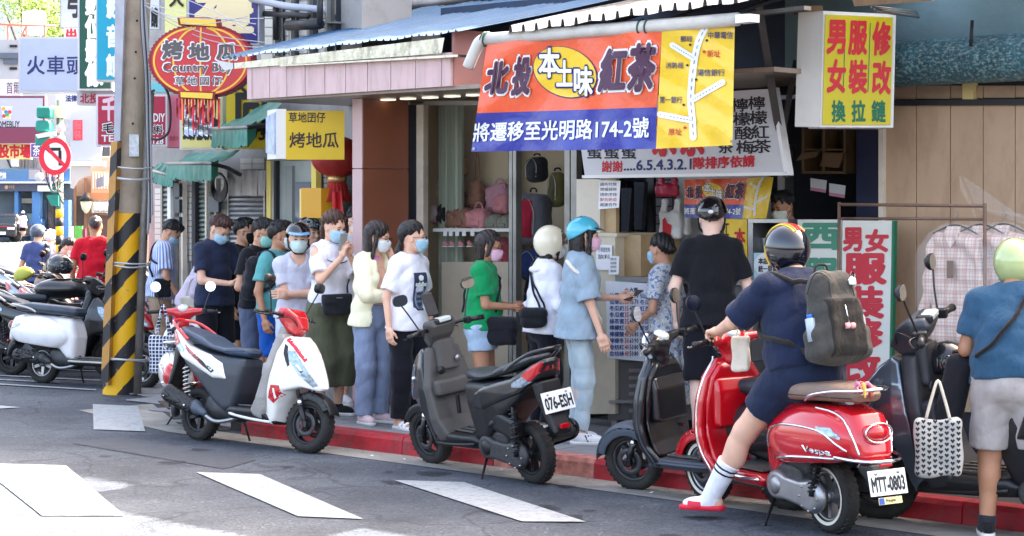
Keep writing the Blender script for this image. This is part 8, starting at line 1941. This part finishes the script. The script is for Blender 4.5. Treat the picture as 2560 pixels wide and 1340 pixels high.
p = person('woman in a white hooded jacket and cream open face helmet',PX(1358,15.3),24,1.57,skin='mid',fem=True,top=c_wht,loose=.030,flare=.022,sleeve=1.88,hem=-.09,folds=.008,bot=c_blk2,blen=1.9,bw=.022,kw=.028,hair='bob',helmet=(paint('helmet_cream',(240,230,202),coat=.7,grime=.05),'full34'),visor=M('visor_brown',(104,84,66),.1,alpha=.75,coat=1),mask=m_wht,shoem=sh_w,wl=(.20,.13,.92),wr=(.18,-.20,.86),lean=4)
f = lambda P: ell(P,(-.05,0,1.265),(.055,.10,.032)); obj('hood',nets(f,(-.3,-.25,1.1),(.1,.25,1.6),.009),c_wht,p['root'])
xbag(p,'small black camera bag worn by the woman in the white hooded jacket',(-.16,-.16,.98),(.10,.055,.075),cloth('bag_blk',(30,31,36)),(.0,.10,1.44),(-.06,-.16,1.05),strapm=sh_b,yaw=-30)
p = person('woman in a green tee and denim shorts reading a slip of paper',PX(1203,15.6),-12,1.55,skin='tan',fem=True,wide=1.12,belly=.02,legw=1.08,armw=1.0,top=c_grn,loose=.024,flare=.028,sleeve=.70,hem=-.06,folds=.008,bot=c_den,blen=.46,bw=.03,hair='curly',hairc='dark',mask=m_pink,glasses=1,shoes='sandal',shoem=sh_b,wl=(.27,.04,1.06),wr=(.29,-.03,1.06),cr=40,cl=40,hpitch=8)
o = carried(p,'paper_slip','white order slip held by the woman in green','paper'); w_ = p['wr'][-1] * p['S']; MB().box((-.06,-.001,-.02),(.07,.001,.02),Matrix.Translation((float(w_[0]) + .13,float(w_[1]),float(w_[2]) + .05)) @ Matrix.Rotation(R(-35),4,'Y')).obj('slip',note,o)
xbag(p,'black cloth shoulder bag carried by the woman in green',(.20,-.13,.86),(.13,.05,.11),cloth('bag_blk2',(28,28,34)),(-.02,.10,1.44),(.13,-.10,1.02),strapm=sh_b,sw=.010,yaw=-10)
glyphs("L'OR",lambda u,v,k: Vector([float(q) * p['S'] for q in proj(p,(.16,-.02 - .05 + u * .10,1.20 + v * .03),.006 + k * .0002)]),M('print_grey',(186,206,196),.6),p['root'],name='shirt_print')
p = person('woman in a white tee with a dark blue trefoil print and black trousers',PX(1018,15.75),-42,1.62,skin='light',fem=True,top=c_wht,loose=.026,flare=.03,sleeve=.80,hem=-.11,folds=.007,bot=c_blk2,blen=1.95,bw=.025,kw=.035,hair='lowpony',mask=m_blue,glasses=1,shoes='sandal',shoem=sh_w,wl=(.05,.24,.86),wr=(.04,-.25,.84),hyaw=38)
def prt(u,v,d=.007):
 return Vector([float(q) * p['S'] for q in proj(p,(.20,.085 - u * .17,.975 + v * .33),d)])
v = [prt(i / 12,j / 16) for j in range(17) for i in range(13)]
pr = obj('shirt_print',mesh('shirt_print',v,[(j * 13 + i,(j + 1) * 13 + i,(j + 1) * 13 + i + 1,j * 13 + i + 1) for j in range(16) for i in range(12)],True),M('print_navy',(44,56,84),.7),p['root'])
glyphs('adidas',lambda u,v,k: prt(.10 + u * .80,.60 + v * .12,.010 + k * .0003),wht,pr,bold=.05,name='print_lettering')
for a in (-.62,0,.62):
 q = []
 for t in np.linspace(0,2 * PI,17)[:-1]:
  x,y = .085 * math.cos(t),.10 + .10 * math.sin(t); q.append(prt(.5 + (x * math.cos(a) + y * math.sin(a)) * 1.2,.76 + (-x * math.sin(a) + y * math.cos(a)) * .85,.0105 + .0006 * (a == 0)))
 obj('trefoil_leaf',mesh('trefoil_leaf',q,[tuple(range(16))[::-1]]),wht,pr)
for r_ in (.30,.36):
 m = MB().tube([prt(.5 + r_ * math.cos(t),.32 + r_ * .75 * math.sin(t),.0095) for t in np.linspace(0,2 * PI,33)[:-1]],.0016,4,closed=True); m.obj('print_ring',M('print_pale',(170,178,196),.7),pr)
for i,tx in enumerate(('BRAND WITH','3 STRIPES','THE BRAND')): glyphs(tx,lambda u,v,k: prt(.24 + u * .52,.42 - i * .10 + v * .05,.010 + k * .0003),M('print_pale',0),pr,name='print_lettering',res=1)
p = person('woman in cream cardigan over a pink tee with a hand at her ear',PX(930,16.1),-48,1.62,skin='light',fem=True,top=c_yel,loose=.034,flare=.026,sleeve=1.9,hem=-.10,open=True,folds=.008,under=c_pink,uhem=-.10,bot=c_gjean,blen=1.97,bw=.02,kw=.028,hair='long',hairc='dark',mask=m_wht,glasses=1,shoem=sh_p,solem=sol,wl=(.13,.115,1.40),epl=(.7,.4,-1),hdl=(-.3,-.2,1),pnl=(-.3,-1,0),wr=(.20,.07,1.06),epr=(.2,-.8,-.6),hyaw=28,hpitch=8)
p = person('woman in a white cold shoulder blouse and olive culottes holding up her phone',PX(822,16.7),-52,1.71,skin='light',fem=True,top=c_wht,loose=.026,flare=.040,sleeve=.80,hem=-.02,cold=True,folds=.008,bot=c_olive,blen=1.52,bw=.045,kw=.075,ankw=.085,bfolds=.007,crotch=.05,bname='culottes',hair='pony',hairc='brown',mask=m_blue,shoem=sh_b,solem=sol,wl=(.26,.03,1.34),wr=(.27,-.05,1.32),epl=(.1,.6,-1),epr=(.1,-.6,-1),hdl=(.3,-.1,1),hdr=(.3,.1,1),cl=35,cr=35,hpitch=14,hyaw=12)
phone(p,1,'grey phone held up by the woman in the white blouse',(.01,-.02,.03),180,-15,(150,152,150))
xbag(p,'flat black clutch bag hanging at the waist of the woman in olive culottes',(.20,-.05,.93),(.018,.150,.085),cloth('bag_blk3',(40,42,48)),(.0,.13,1.44),(.12,.10,1.02),strapm=M('strap_navy',(26,28,44),.6),sw=.007,yaw=8)
MB().box((.238,-.08,.99),(.242,-.02,.998)).obj('bag_clasp',K0['chrome'],bpy.data.objects[[o.name for o in bpy.data.objects if o.name.startswith('shoulder_bag')][-1]])
m = strap_mesh(p,[(.13,.14,1.32),(.14,.05,1.27),(.14,-.05,1.27),(.13,-.14,1.32)],.004); m.obj('lace_trim',M('lace_navy',(30,26,60),.7),p['root'])
p = person('tall man with glasses and yellowish mask behind the woman in the white blouse',PX(884,17.6),-58,1.76,z0=.13,skin='light',top=cloth('pale_grey_tee',(196,196,198)),loose=.03,flare=.03,hem=-.09,bot=c_khaki,blen=.95,bw=.028,kw=.034,mask=(238,236,206),glasses=1,shoem=sh_w,solem=sol,wl=(.24,.06,1.14),wr=(.24,-.08,1.14),hpitch=18,hair='short')
p = person('man in a grey V-neck and dark open helmet standing with folded arms',PX(742,17.4),-72,1.70,z0=.02,skin='light',wide=1.05,top=c_gry,loose=.020,flare=.022,sleeve=.66,hem=-.04,vneck=.12,neck=.07,bot=cloth('pale_blue_shorts',(206,216,236)),blen=.9,bw=.02,kw=.03,helmet=(hb_black,'half'),peak=M('peak_blue',(120,180,220),.1,coat=1),mask=(206,226,222),shoes='sandal',shoem=cloth('sandal_brown',(120,84,72)),wl=(.20,-.13,1.10),wr=(.17,.13,1.12),epl=(-.1,.8,-1),epr=(-.1,-.8,-1),hyaw=-6,hpitch=2,hide_hand=0)
p = person('person in black helmet with clear visor behind the man with folded arms',PX(766,18.6),-55,1.74,z0=.02,fem=True,skin='light',top=cloth('white_shirt_b',(214,216,224)),hem=-.08,bot=c_blk2,blen=1.9,helmet=(hb_black,'jet'),visor=vis_,vz=(.03,.13),hair='short',shoem=sh_b,hyaw=10)
p = person('boy in a teal tee and bright blue shorts carrying a black backpack',PX(688,18.0),-30,1.72,z0=.02,skin='tan',wide=1.1,belly=.02,top=c_teal,loose=.022,flare=.026,sleeve=.66,hem=-.05,folds=.007,bot=c_blue,blen=.86,bw=.03,kw=.042,mask=m_wht,shoem=sh_b,solem=sol,wl=(.10,.22,.90),wr=(.08,-.26,.84),hyaw=28,cr=35)
backpack(p,'black backpack with a white striped strap on the boy in teal',(.07,.14,.20),cloth('pack_black',(34,34,40)),cloth('pack_black2',(44,44,50)),z=-.06,strapm=cloth('strap_bw',(40,42,54)))
for k,(u,v_) in enumerate(((-.04,1.24),(.0,1.26),(.03,1.22),(-.02,1.20),(.02,1.17))):
 a = Vector(map(float,proj(p,(.18,u,v_),.006) * p['S'])); MB().box((a.x - .008,a.y - .008,a.z - .008),(a.x + .002,a.y + .008,a.z + .006)).obj('print_mark',wht,p['root'])
p = person('man in a black tee, glasses and green mask looking down beside the boy in teal',PX(642,18.6),-38,1.75,z0=.02,skin='mid',top=c_blk,loose=.02,flare=.024,hem=-.04,bot=c_slate,blen=.92,bw=.026,kw=.034,mask=m_teal,glasses=1,shoem=sh_b,solem=sol,wl=(.24,.08,1.05),wr=(.22,-.10,1.03),hpitch=16,hyaw=12)
p = person('man in a black mask and glasses half hidden behind the man in black',PX(598,20.2),-25,1.73,z0=.02,skin='mid',top=c_blk,bot=c_blk2,blen=.9,mask=m_blk,glasses=1,shoem=sh_b,hyaw=15)
p = person('man with brown hair in a navy tee and black shorts typing on his phone',PX(535,19.3),-48,1.80,z0=.02,skin='light',wide=1.04,top=c_navy,loose=.022,flare=.024,sleeve=.70,hem=-.07,folds=.007,bot=c_blk2,blen=.9,bw=.026,kw=.036,hairc='brown',mask=m_blue,shoem=sh_b,solem=sol,wl=(.30,.10,1.06),wr=(.30,-.04,1.06),epr=(-.4,-.7,-1),epl=(-.2,.6,-1),hpitch=34,hyaw=12,cl=40,cr=40,hdr=(.6,.6,.1),pnr=(0,0,1),pnl=(0,0,1),hdl=(.9,-.3,0))
phone(p,-1,'dark phone in the hands of the man in the navy tee',(.02,.06,.03),0,80)
p = person('woman with black hair bending over with a pale bag in the queue',PX(470,20.6),-10,1.58,z0=.02,fem=True,skin='light',lean=28,top=cloth('lilac_white',(214,204,224)),sleeve=1.6,loose=.03,hem=-.06,bot=c_jean,blen=1.9,hair='long',hpitch=40,mask=m_wht,shoem=sh_w,wl=(.36,.10,.92),wr=(.34,-.12,.90))
o = carried(p,'tote_bag','pale canvas tote over the arm of the bending woman','bag'); f = lambda P: rbox(P,(.12,-.20,.78),(.14,.03,.16),.025) + .006 * np.sin(P[:,2] * 30 + P[:,0] * 20); obj('bag_body',nets(f,(-.1,-.3,.55),(.35,-.1,1.0),.01),cloth('tote_cream',(222,214,202)),o); MB().tube(sm_bez([(.04,-.2,.93),(.10,-.2,1.10),(.16,-.2,1.10),(.20,-.2,.93)],5),.009,6).obj('handle',cloth('tote_cream',0),o)
p = person('man in a blue striped shirt looking down at the end of the queue',PX(400,21.6),12,1.74,z0=.02,skin='mid',wide=1.02,top=striped,loose=.032,flare=.032,sleeve=.76,hem=-.08,folds=.008,bot=c_khaki,blen=1.9,bw=.03,kw=.035,hair='short',mask=m_blue,shoem=sh_b,hpitch=38,hyaw=-12,lean=6,wl=(.16,.20,.90),wr=(.18,-.22,.86))
xbag(p,'black shoulder bag of the man in the striped shirt',(.02,-.235,.96),(.085,.03,.10),cloth('bag_blk4',(34,34,40)),(-.04,.10,1.45),(.05,-.16,1.08),strapm=sh_b,sw=.011)
o = carried(p,'shopping_bag','bright pink shopping bag held by the man in the striped shirt','bag'); f = lambda P: rbox(P,(.28,-.24,.66),(.15,.06,.10),.02) + .008 * np.sin(P[:,0] * 40 + P[:,2] * 30); obj('bag_body',nets(f,(.05,-.4,.5),(.5,-.1,.85),.01),M('pink_bag',(226,74,140),.5,var=.1,bump=.4),o); MB().tube(sm_bez([(.20,-.24,.76),(.22,-.23,.86),(.30,-.23,.86),(.36,-.24,.76)],4),.005,5).obj('handle',wht,o)
# --- people at the machines on the left
p = person('bald man in a red polo shirt standing with his back turned beside the pole',PX(238,24.2),100,1.76,z0=0,group='people by the parked scooters',skin='tan',wide=1.15,belly=.03,top=c_red,loose=.03,flare=.03,hem=-.06,bot=c_blk2,blen=1.9,hair='bald',hairc='grey',shoem=sh_b)
p = person('man in navy tee and dark cap helmet, back turned at the far left',PX(92,28.4),80,1.60,z0=0,group='people by the parked scooters',skin='mid',wide=1.05,top=cloth('navy2',(62,74,120)),loose=.03,hem=-.08,bot=c_blk2,blen=1.9,helmet=(paint('helmet_slate',(60,72,88),grime=0),'jet'),hair='short',shoem=sh_b,hyaw=-25)
p = person('woman in a taupe shirt with a green arm badge bending over the parked scooters',PX(112,25.4),-15,1.56,z0=0,group='people by the parked scooters',skin='light',fem=True,lean=30,top=c_brn,sleeve=1.9,loose=.035,hem=-.1,bot=c_blk2,blen=1.9,hair='pony',hpitch=25,mask=m_wht,shoem=sh_b,wl=(.34,.1,.92),wr=(.34,-.12,.92))
a = p['sh'][-1] * .72 + p['el'][-1] * .28; a = a * p['S']; MB().lathe([(0,.003),(.034,.002),(.036,0)],18,(0,0,0),'y').obj('arm_badge',M('badge_green',(90,180,150),.7),p['root']).matrix_local = Matrix.Translation((float(a[0]),float(a[1]) - .082,float(a[2]))) @ Matrix.Rotation(PI,4,'X')
p = person('person in a pale top half hidden behind the man in the navy tee',PX(122,31.0),60,1.50,z0=0,group='people by the parked scooters',skin='light',fem=True,top=cloth('mauve',(196,160,170)),bot=c_blk2,blen=1.9,helmet=(M('helmet_pale',(214,214,218),.3,coat=.5),'jet'),shoem=sh_b,voxel=.014,tvox=.014)
p = person('distant pedestrian in a pale pink top and black shorts at the blue shop',PX(57,104),95,1.62,z0=0,group='people across the junction',skin='light',fem=True,top=cloth('pale_pink_top',(222,196,210)),loose=.05,flare=.05,hem=-.14,bot=c_blk2,blen=.7,hair='bob',helmet=(M('cap_white',(226,226,226),.7),'half'),shoem=sh_b,voxel=.02,tvox=.02)
# --- stall keeper
p = person('stall keeper with dark hair and pale mask bending inside the dark stall',PX(1996,15.45),205,1.60,z0=.40,group='people at the tea stall',skin='tan',fem=True,lean=10,top=cloth('keeper_top',(96,60,62)),bot=c_blk2,blen=1.9,hair='short',mask=(226,226,206),shoem=sh_b,hpitch=12,hyaw=15,wl=(.3,.1,1.05),wr=(.3,-.1,1.05))
# --- man at the right edge
p = person('man in steel blue tee and pale green helmet, back turned at the right edge',PX(2530,11.3),72,1.69,z0=0,group='people by the parked scooters',skin='tan',wide=1.26,belly=.05,legw=1.22,armw=1.1,lean=16,top=c_steel,loose=.034,flare=.034,sleeve=.72,hem=-.05,folds=.008,bot=c_lgry,blen=.86,bw=.034,kw=.05,helmet=(paint('helmet_green',(176,188,128),coat=1.,rough=.1,grime=0),'full34'),hair='short',shoem=sh_b,solem=sol,socks=(cloth('sock_dark',(44,46,52)),.04),wl=(.30,.12,1.04),wr=(.30,-.12,1.04),hpitch=14,fl=(.02,.14,0),fr=(-.02,-.14,0))
strap_mesh(p,[(-.04,-.12,1.44),(-.15,-.02,1.30),(-.17,.10,1.14),(-.10,.20,1.04)],.013).obj('bag_strap',sh_b,p['root'])
o = carried(p,'sling_bag','black sling bag in front of the man at the right edge','bag'); S_ = p['S']; f = lambda P: rbox(P,(.14,.34,.78),(.07,.08,.25),.06,rotm(0,0,R(12))); obj('bag_body',nets(f,(-.05,.1,.4),(.35,.55,1.15),.01),cloth('bag_blk5',(34,34,40)),o)
# --- rider on the red scooter
hd = math.degrees(math.atan2(1.20,-.58))
p = person('heavy rider in a navy tee and striped black helmet sitting on the red scooter',(1.85,11.50),hd,1.80,z0=0,group='riders',skin='light',wide=1.30,belly=.07,legw=1.22,armw=1.12,px=.25,pz=.90,legl=1.12,lean=14,top=c_nvy2,loose=.034,flare=.040,sleeve=.86,hem=-.03,folds=.009,bot=c_dden,blen=.70,bw=.03,kw=.045,bfolds=.007,hair='short',helmet=(paint('helmet_gloss_black',(18,20,30),coat=1.,rough=.08,grime=0),'full34'),hpitch=24,hyaw=12,wl=(.78,.25,1.06),wr=(.78,-.25,1.06),epl=(-.2,1,-.9),epr=(-.2,-1,-.9),cl=50,cr=50,pnl=(0,0,-1),pnr=(0,0,-1),hdl=(.9,-.1,-.1),hdr=(.9,.1,-.1),tsl=-1,fl=(.76,.34,.0),fr=(.66,-.34,.03),kpl=(1,.35,.5),kpr=(1,-.35,.5),fyl=48,fyr=-10,shoes='slide',shoem=M('slide_red',(214,20,52),.5),socks=(cloth('sock_white',(236,236,244)),.23,ink,(.165,.195)))
hel = [c for c in p['root'].children if c.name.startswith('helmet')][0]
for k,(yy,col) in enumerate(((-.042,(236,196,40)),(-.028,(206,30,40)),(-.010,(206,30,40)),(.010,(206,30,40)),(.026,(240,150,50)),(.042,(236,196,40)))):
 pts = []
 for a in np.linspace(-.35,2.75,30): pts.append(p['tow']((-.018 + .1415 * math.cos(a) * math.sqrt(1 - (yy / .122) ** 2),yy,.022 + .1435 * math.sin(a) * math.sqrt(1 - (yy / .122) ** 2))))
 MB().tube([tuple(map(float,q)) for q in pts],.0042 if k in (1,2,3) else .0055,5).obj('helmet_stripe',M('stripe_%d' % col[1],col,.4),hel)
bpk,w_,(a_,b_,h_) = backpack(p,'charcoal backpack with grey front, white emblem and keychain on the rider',(.105,.165,.275),cloth('pack_grey',(66,64,60),bump=.4),cloth('pack_char',(42,39,36),bump=.4),off=.075,z=-.11)
f = lambda P: np.minimum(cap(P,A(*w_(0,b_ * 1.02,-h_ * .35)),A(*w_(0,b_ * 1.02,-h_ * .05)),.032,.032),cap(P,A(*w_(0,b_ * 1.02,-h_ * .05)),A(*w_(0,b_ * 1.02,h_ * .08)),.030,.014))
for s_,lb_ in ((-1,'clear water bottle with blue cap in the right pocket of the rider backpack'),(1,'small blue capped bottle in the left pocket of the rider backpack')):
 o = carried(p,'water_bottle',lb_,'bottle'); MB().tube([w_(-.01,s_ * b_ * 1.05,-h_ * .5),w_(-.01,s_ * b_ * 1.05,-h_ * .02),w_(-.01,s_ * b_ * 1.05,h_ * (.12 if s_ < 0 else .0))],[.030,.030,.016],14).obj('bottle_body',M('bottle_clear',(206,222,230),.1,alpha=.6,coat=.6),o)
 MB().tube([w_(-.01,s_ * b_ * 1.05,h_ * (.12 if s_ < 0 else .0)),w_(-.01,s_ * b_ * 1.05,h_ * (.20 if s_ < 0 else .07))],.018,12).obj('bottle_cap',M('cap_blue',(40,110,210),.4),o)
lg = [w_(-a_ * 1.02,-b_ * .62,h_ * .62),w_(-a_ * 1.02,-b_ * .38,h_ * .62),w_(-a_ * 1.02,-b_ * .34,h_ * .72),w_(-a_ * 1.0,-b_ * .48,h_ * .80),w_(-a_ * 1.0,-b_ * .64,h_ * .74)]
obj('white_emblem',MB().prism(lg,Vector(w_(-.012,0,0)) - Vector(w_(0,0,0))).mesh('white_emblem'),wht,bpk)
MB().tube([w_(-a_ * 1.3,b_ * .05,h_ * .18),w_(-a_ * 1.34,b_ * .0,-h_ * .22)],.004,6).obj('keychain_cord',K0['chrome'],bpk)
for dx in (-.018,.018): MB().tube([w_(-a_ * 1.36,dx - .012,-h_ * .27),w_(-a_ * 1.36,dx + .012,-h_ * .27)],.017,10).obj('keychain_bead',M('bead_pink',(238,170,170),.4),bpk)
# --- bags hung on the machines
def tote(label,c,yaw,w_,h_,mat,dec=None,hl=.28):
 o = thing('tote_bag',label,'bag',c,R(yaw),'tote bags hung on the scooters')
 f = lambda P: rbox(P,(0,0,h_ * .5),(w_ / 2,.035,h_ / 2),.03) + .006 * np.sin(P[:,0] * 30 + 5 * P[:,2]) + .005 * np.sin(P[:,2] * 26 + P[:,0] * 12)
 obj('bag_body',nets(f,(-w_ * .6,-.1,-.03),(w_ * .6,.1,h_ + .03),.008),mat,o)
 for dy in (-.025,.025): MB().tube(sm_bez([(-w_ * .25,dy,h_),(-w_ * .12,dy * .5,h_ + hl * .6),(0,0,h_ + hl),(w_ * .12,dy * .5,h_ + hl * .6),(w_ * .25,dy,h_)],5),.009,6).obj('handle',cloth('tote_handle',(206,196,178)) if dec else mat,o)
 if dec:
  n = 0
  for r_ in range(10):
   for c_ in range(8):
    x = -w_ * .43 + c_ * w_ * .123; z = h_ * .06 + r_ * h_ * .095 + (c_ % 2) * .012; q = .0125; y = -.046 - .006 * math.sin(x * 30 + 5 * z) * -1 - .002
    MB().add([(x,y,z - q),(x + q,y,z + q * .25),(x + q * .75,y,z + q * .8),(x + q * .25,y,z + q * .85),(x,y,z + q * .35),(x - q * .25,y,z + q * .85),(x - q * .75,y,z + q * .8),(x - q,y,z + q * .25)],[tuple(range(8))]).obj('printed_heart',ink,o)
 return o
t_ = tote('white tote bag printed with small black hearts hanging on the rightmost scooter',W(2345,1192,11.25),-12,.26,.33,cloth('tote_white',(196,192,184)),True,.21)
def checkm():
 m = bpy.data.materials.new('checked_cloth'); m.use_nodes = True; n = m.node_tree.nodes; l = m.node_tree.links; b = n['Principled BSDF']; b.inputs['Roughness'].default_value = .85
 tc = n.new('ShaderNodeTexCoord'); sp = n.new('ShaderNodeSeparateXYZ'); l.new(tc.outputs['Object'],sp.inputs[0]); gs_ = []
 for ax in (0,2):
  mu = n.new('ShaderNodeMath'); mu.operation = 'MULTIPLY'; mu.inputs[1].default_value = 200; l.new(sp.outputs[ax],mu.inputs[0]); si = n.new('ShaderNodeMath'); si.operation = 'SINE'; l.new(mu.outputs[0],si.inputs[0]); g_ = n.new('ShaderNodeMath'); g_.operation = 'GREATER_THAN'; g_.inputs[1].default_value = .72; l.new(si.outputs[0],g_.inputs[0]); gs_.append(g_)
 ma = n.new('ShaderNodeMath'); ma.operation = 'MAXIMUM'; l.new(gs_[0].outputs[0],ma.inputs[0]); l.new(gs_[1].outputs[0],ma.inputs[1]); mx = n.new('ShaderNodeMix'); mx.data_type = 'RGBA'; l.new(ma.outputs[0],mx.inputs[0]); mx.inputs[6].default_value = (*lin((34,40,72)),1); mx.inputs[7].default_value = (*lin((206,210,220)),1); l.new(mx.outputs[2],b.inputs['Base Color']); return m
tote('navy and white checked tote bag hanging beside the striped pole',W(408,932,17.3),-14,.25,.33,checkm(),None,.26)
o = thing('pouch','cream cotton pouch hanging on the hook of the red scooter','bag',W(1852,925,12.15),R(-30)); f = lambda P: rbox(P,(0,0,.10),(.06,.02,.11),.02) + .004 * np.sin(P[:,2] * 40 + P[:,0] * 30); obj('bag_body',nets(f,(-.1,-.06,-.04),(.1,.06,.24),.007),cloth('cotton_cream',(226,214,196)),o); MB().tube([(-.03,0,.2),(0,0,.38),(.03,0,.2)],.005,5).obj('cord',cloth('cotton_cream',0),o)
# more of the parked crowd at the left edge and small wear on the road
for i,(px,Y,k,lb_) in enumerate([(-60,23.6,2,'black scooter cut by the frame at the left edge, second row'),(230,26.6,1,'dark scooter between the pole and the red shirted man'),(20,32.0,1,'dark scooter far back near the man in the navy tee')]):
 c = copy_tree(protos[k]); c.location = ((px - 1280) / 5000 * Y,Y,0); c['label'] = lb_
rs = random.Random(21); stn = M('oil_stain',(34,36,42),.5,alpha=.45)
for i in range(16):
 s,t = rs.uniform(-2,4.5),rs.uniform(2.6,4.2); r_ = rs.uniform(.03,.13); c = F(s,t,.0062 + i * .00007); n_ = 18
 MB().add([c + Vector((r_ * (1 + .3 * math.sin(a * 3 + i) + rs.uniform(-.1,.1)) * math.cos(a),r_ * 1.3 * (1 + .25 * math.cos(a * 2 + i)) * math.sin(a),0)) for a in np.linspace(0,2 * PI,n_ + 1)[:-1]],[tuple(range(n_))]).obj('oil_stain',stn,bpy.data.objects['road'])
MB().add([G(300,1090,.0045),G(640,1150,.0045),G(560,1172,.0045),G(180,1108,.0045)][::-1],[(0,1,2,3)]).obj('tar_patch',M('tar_patch',(58,62,70),.8,var=.15,vs=12,bump=.5,bs=80),bpy.data.objects['road'])
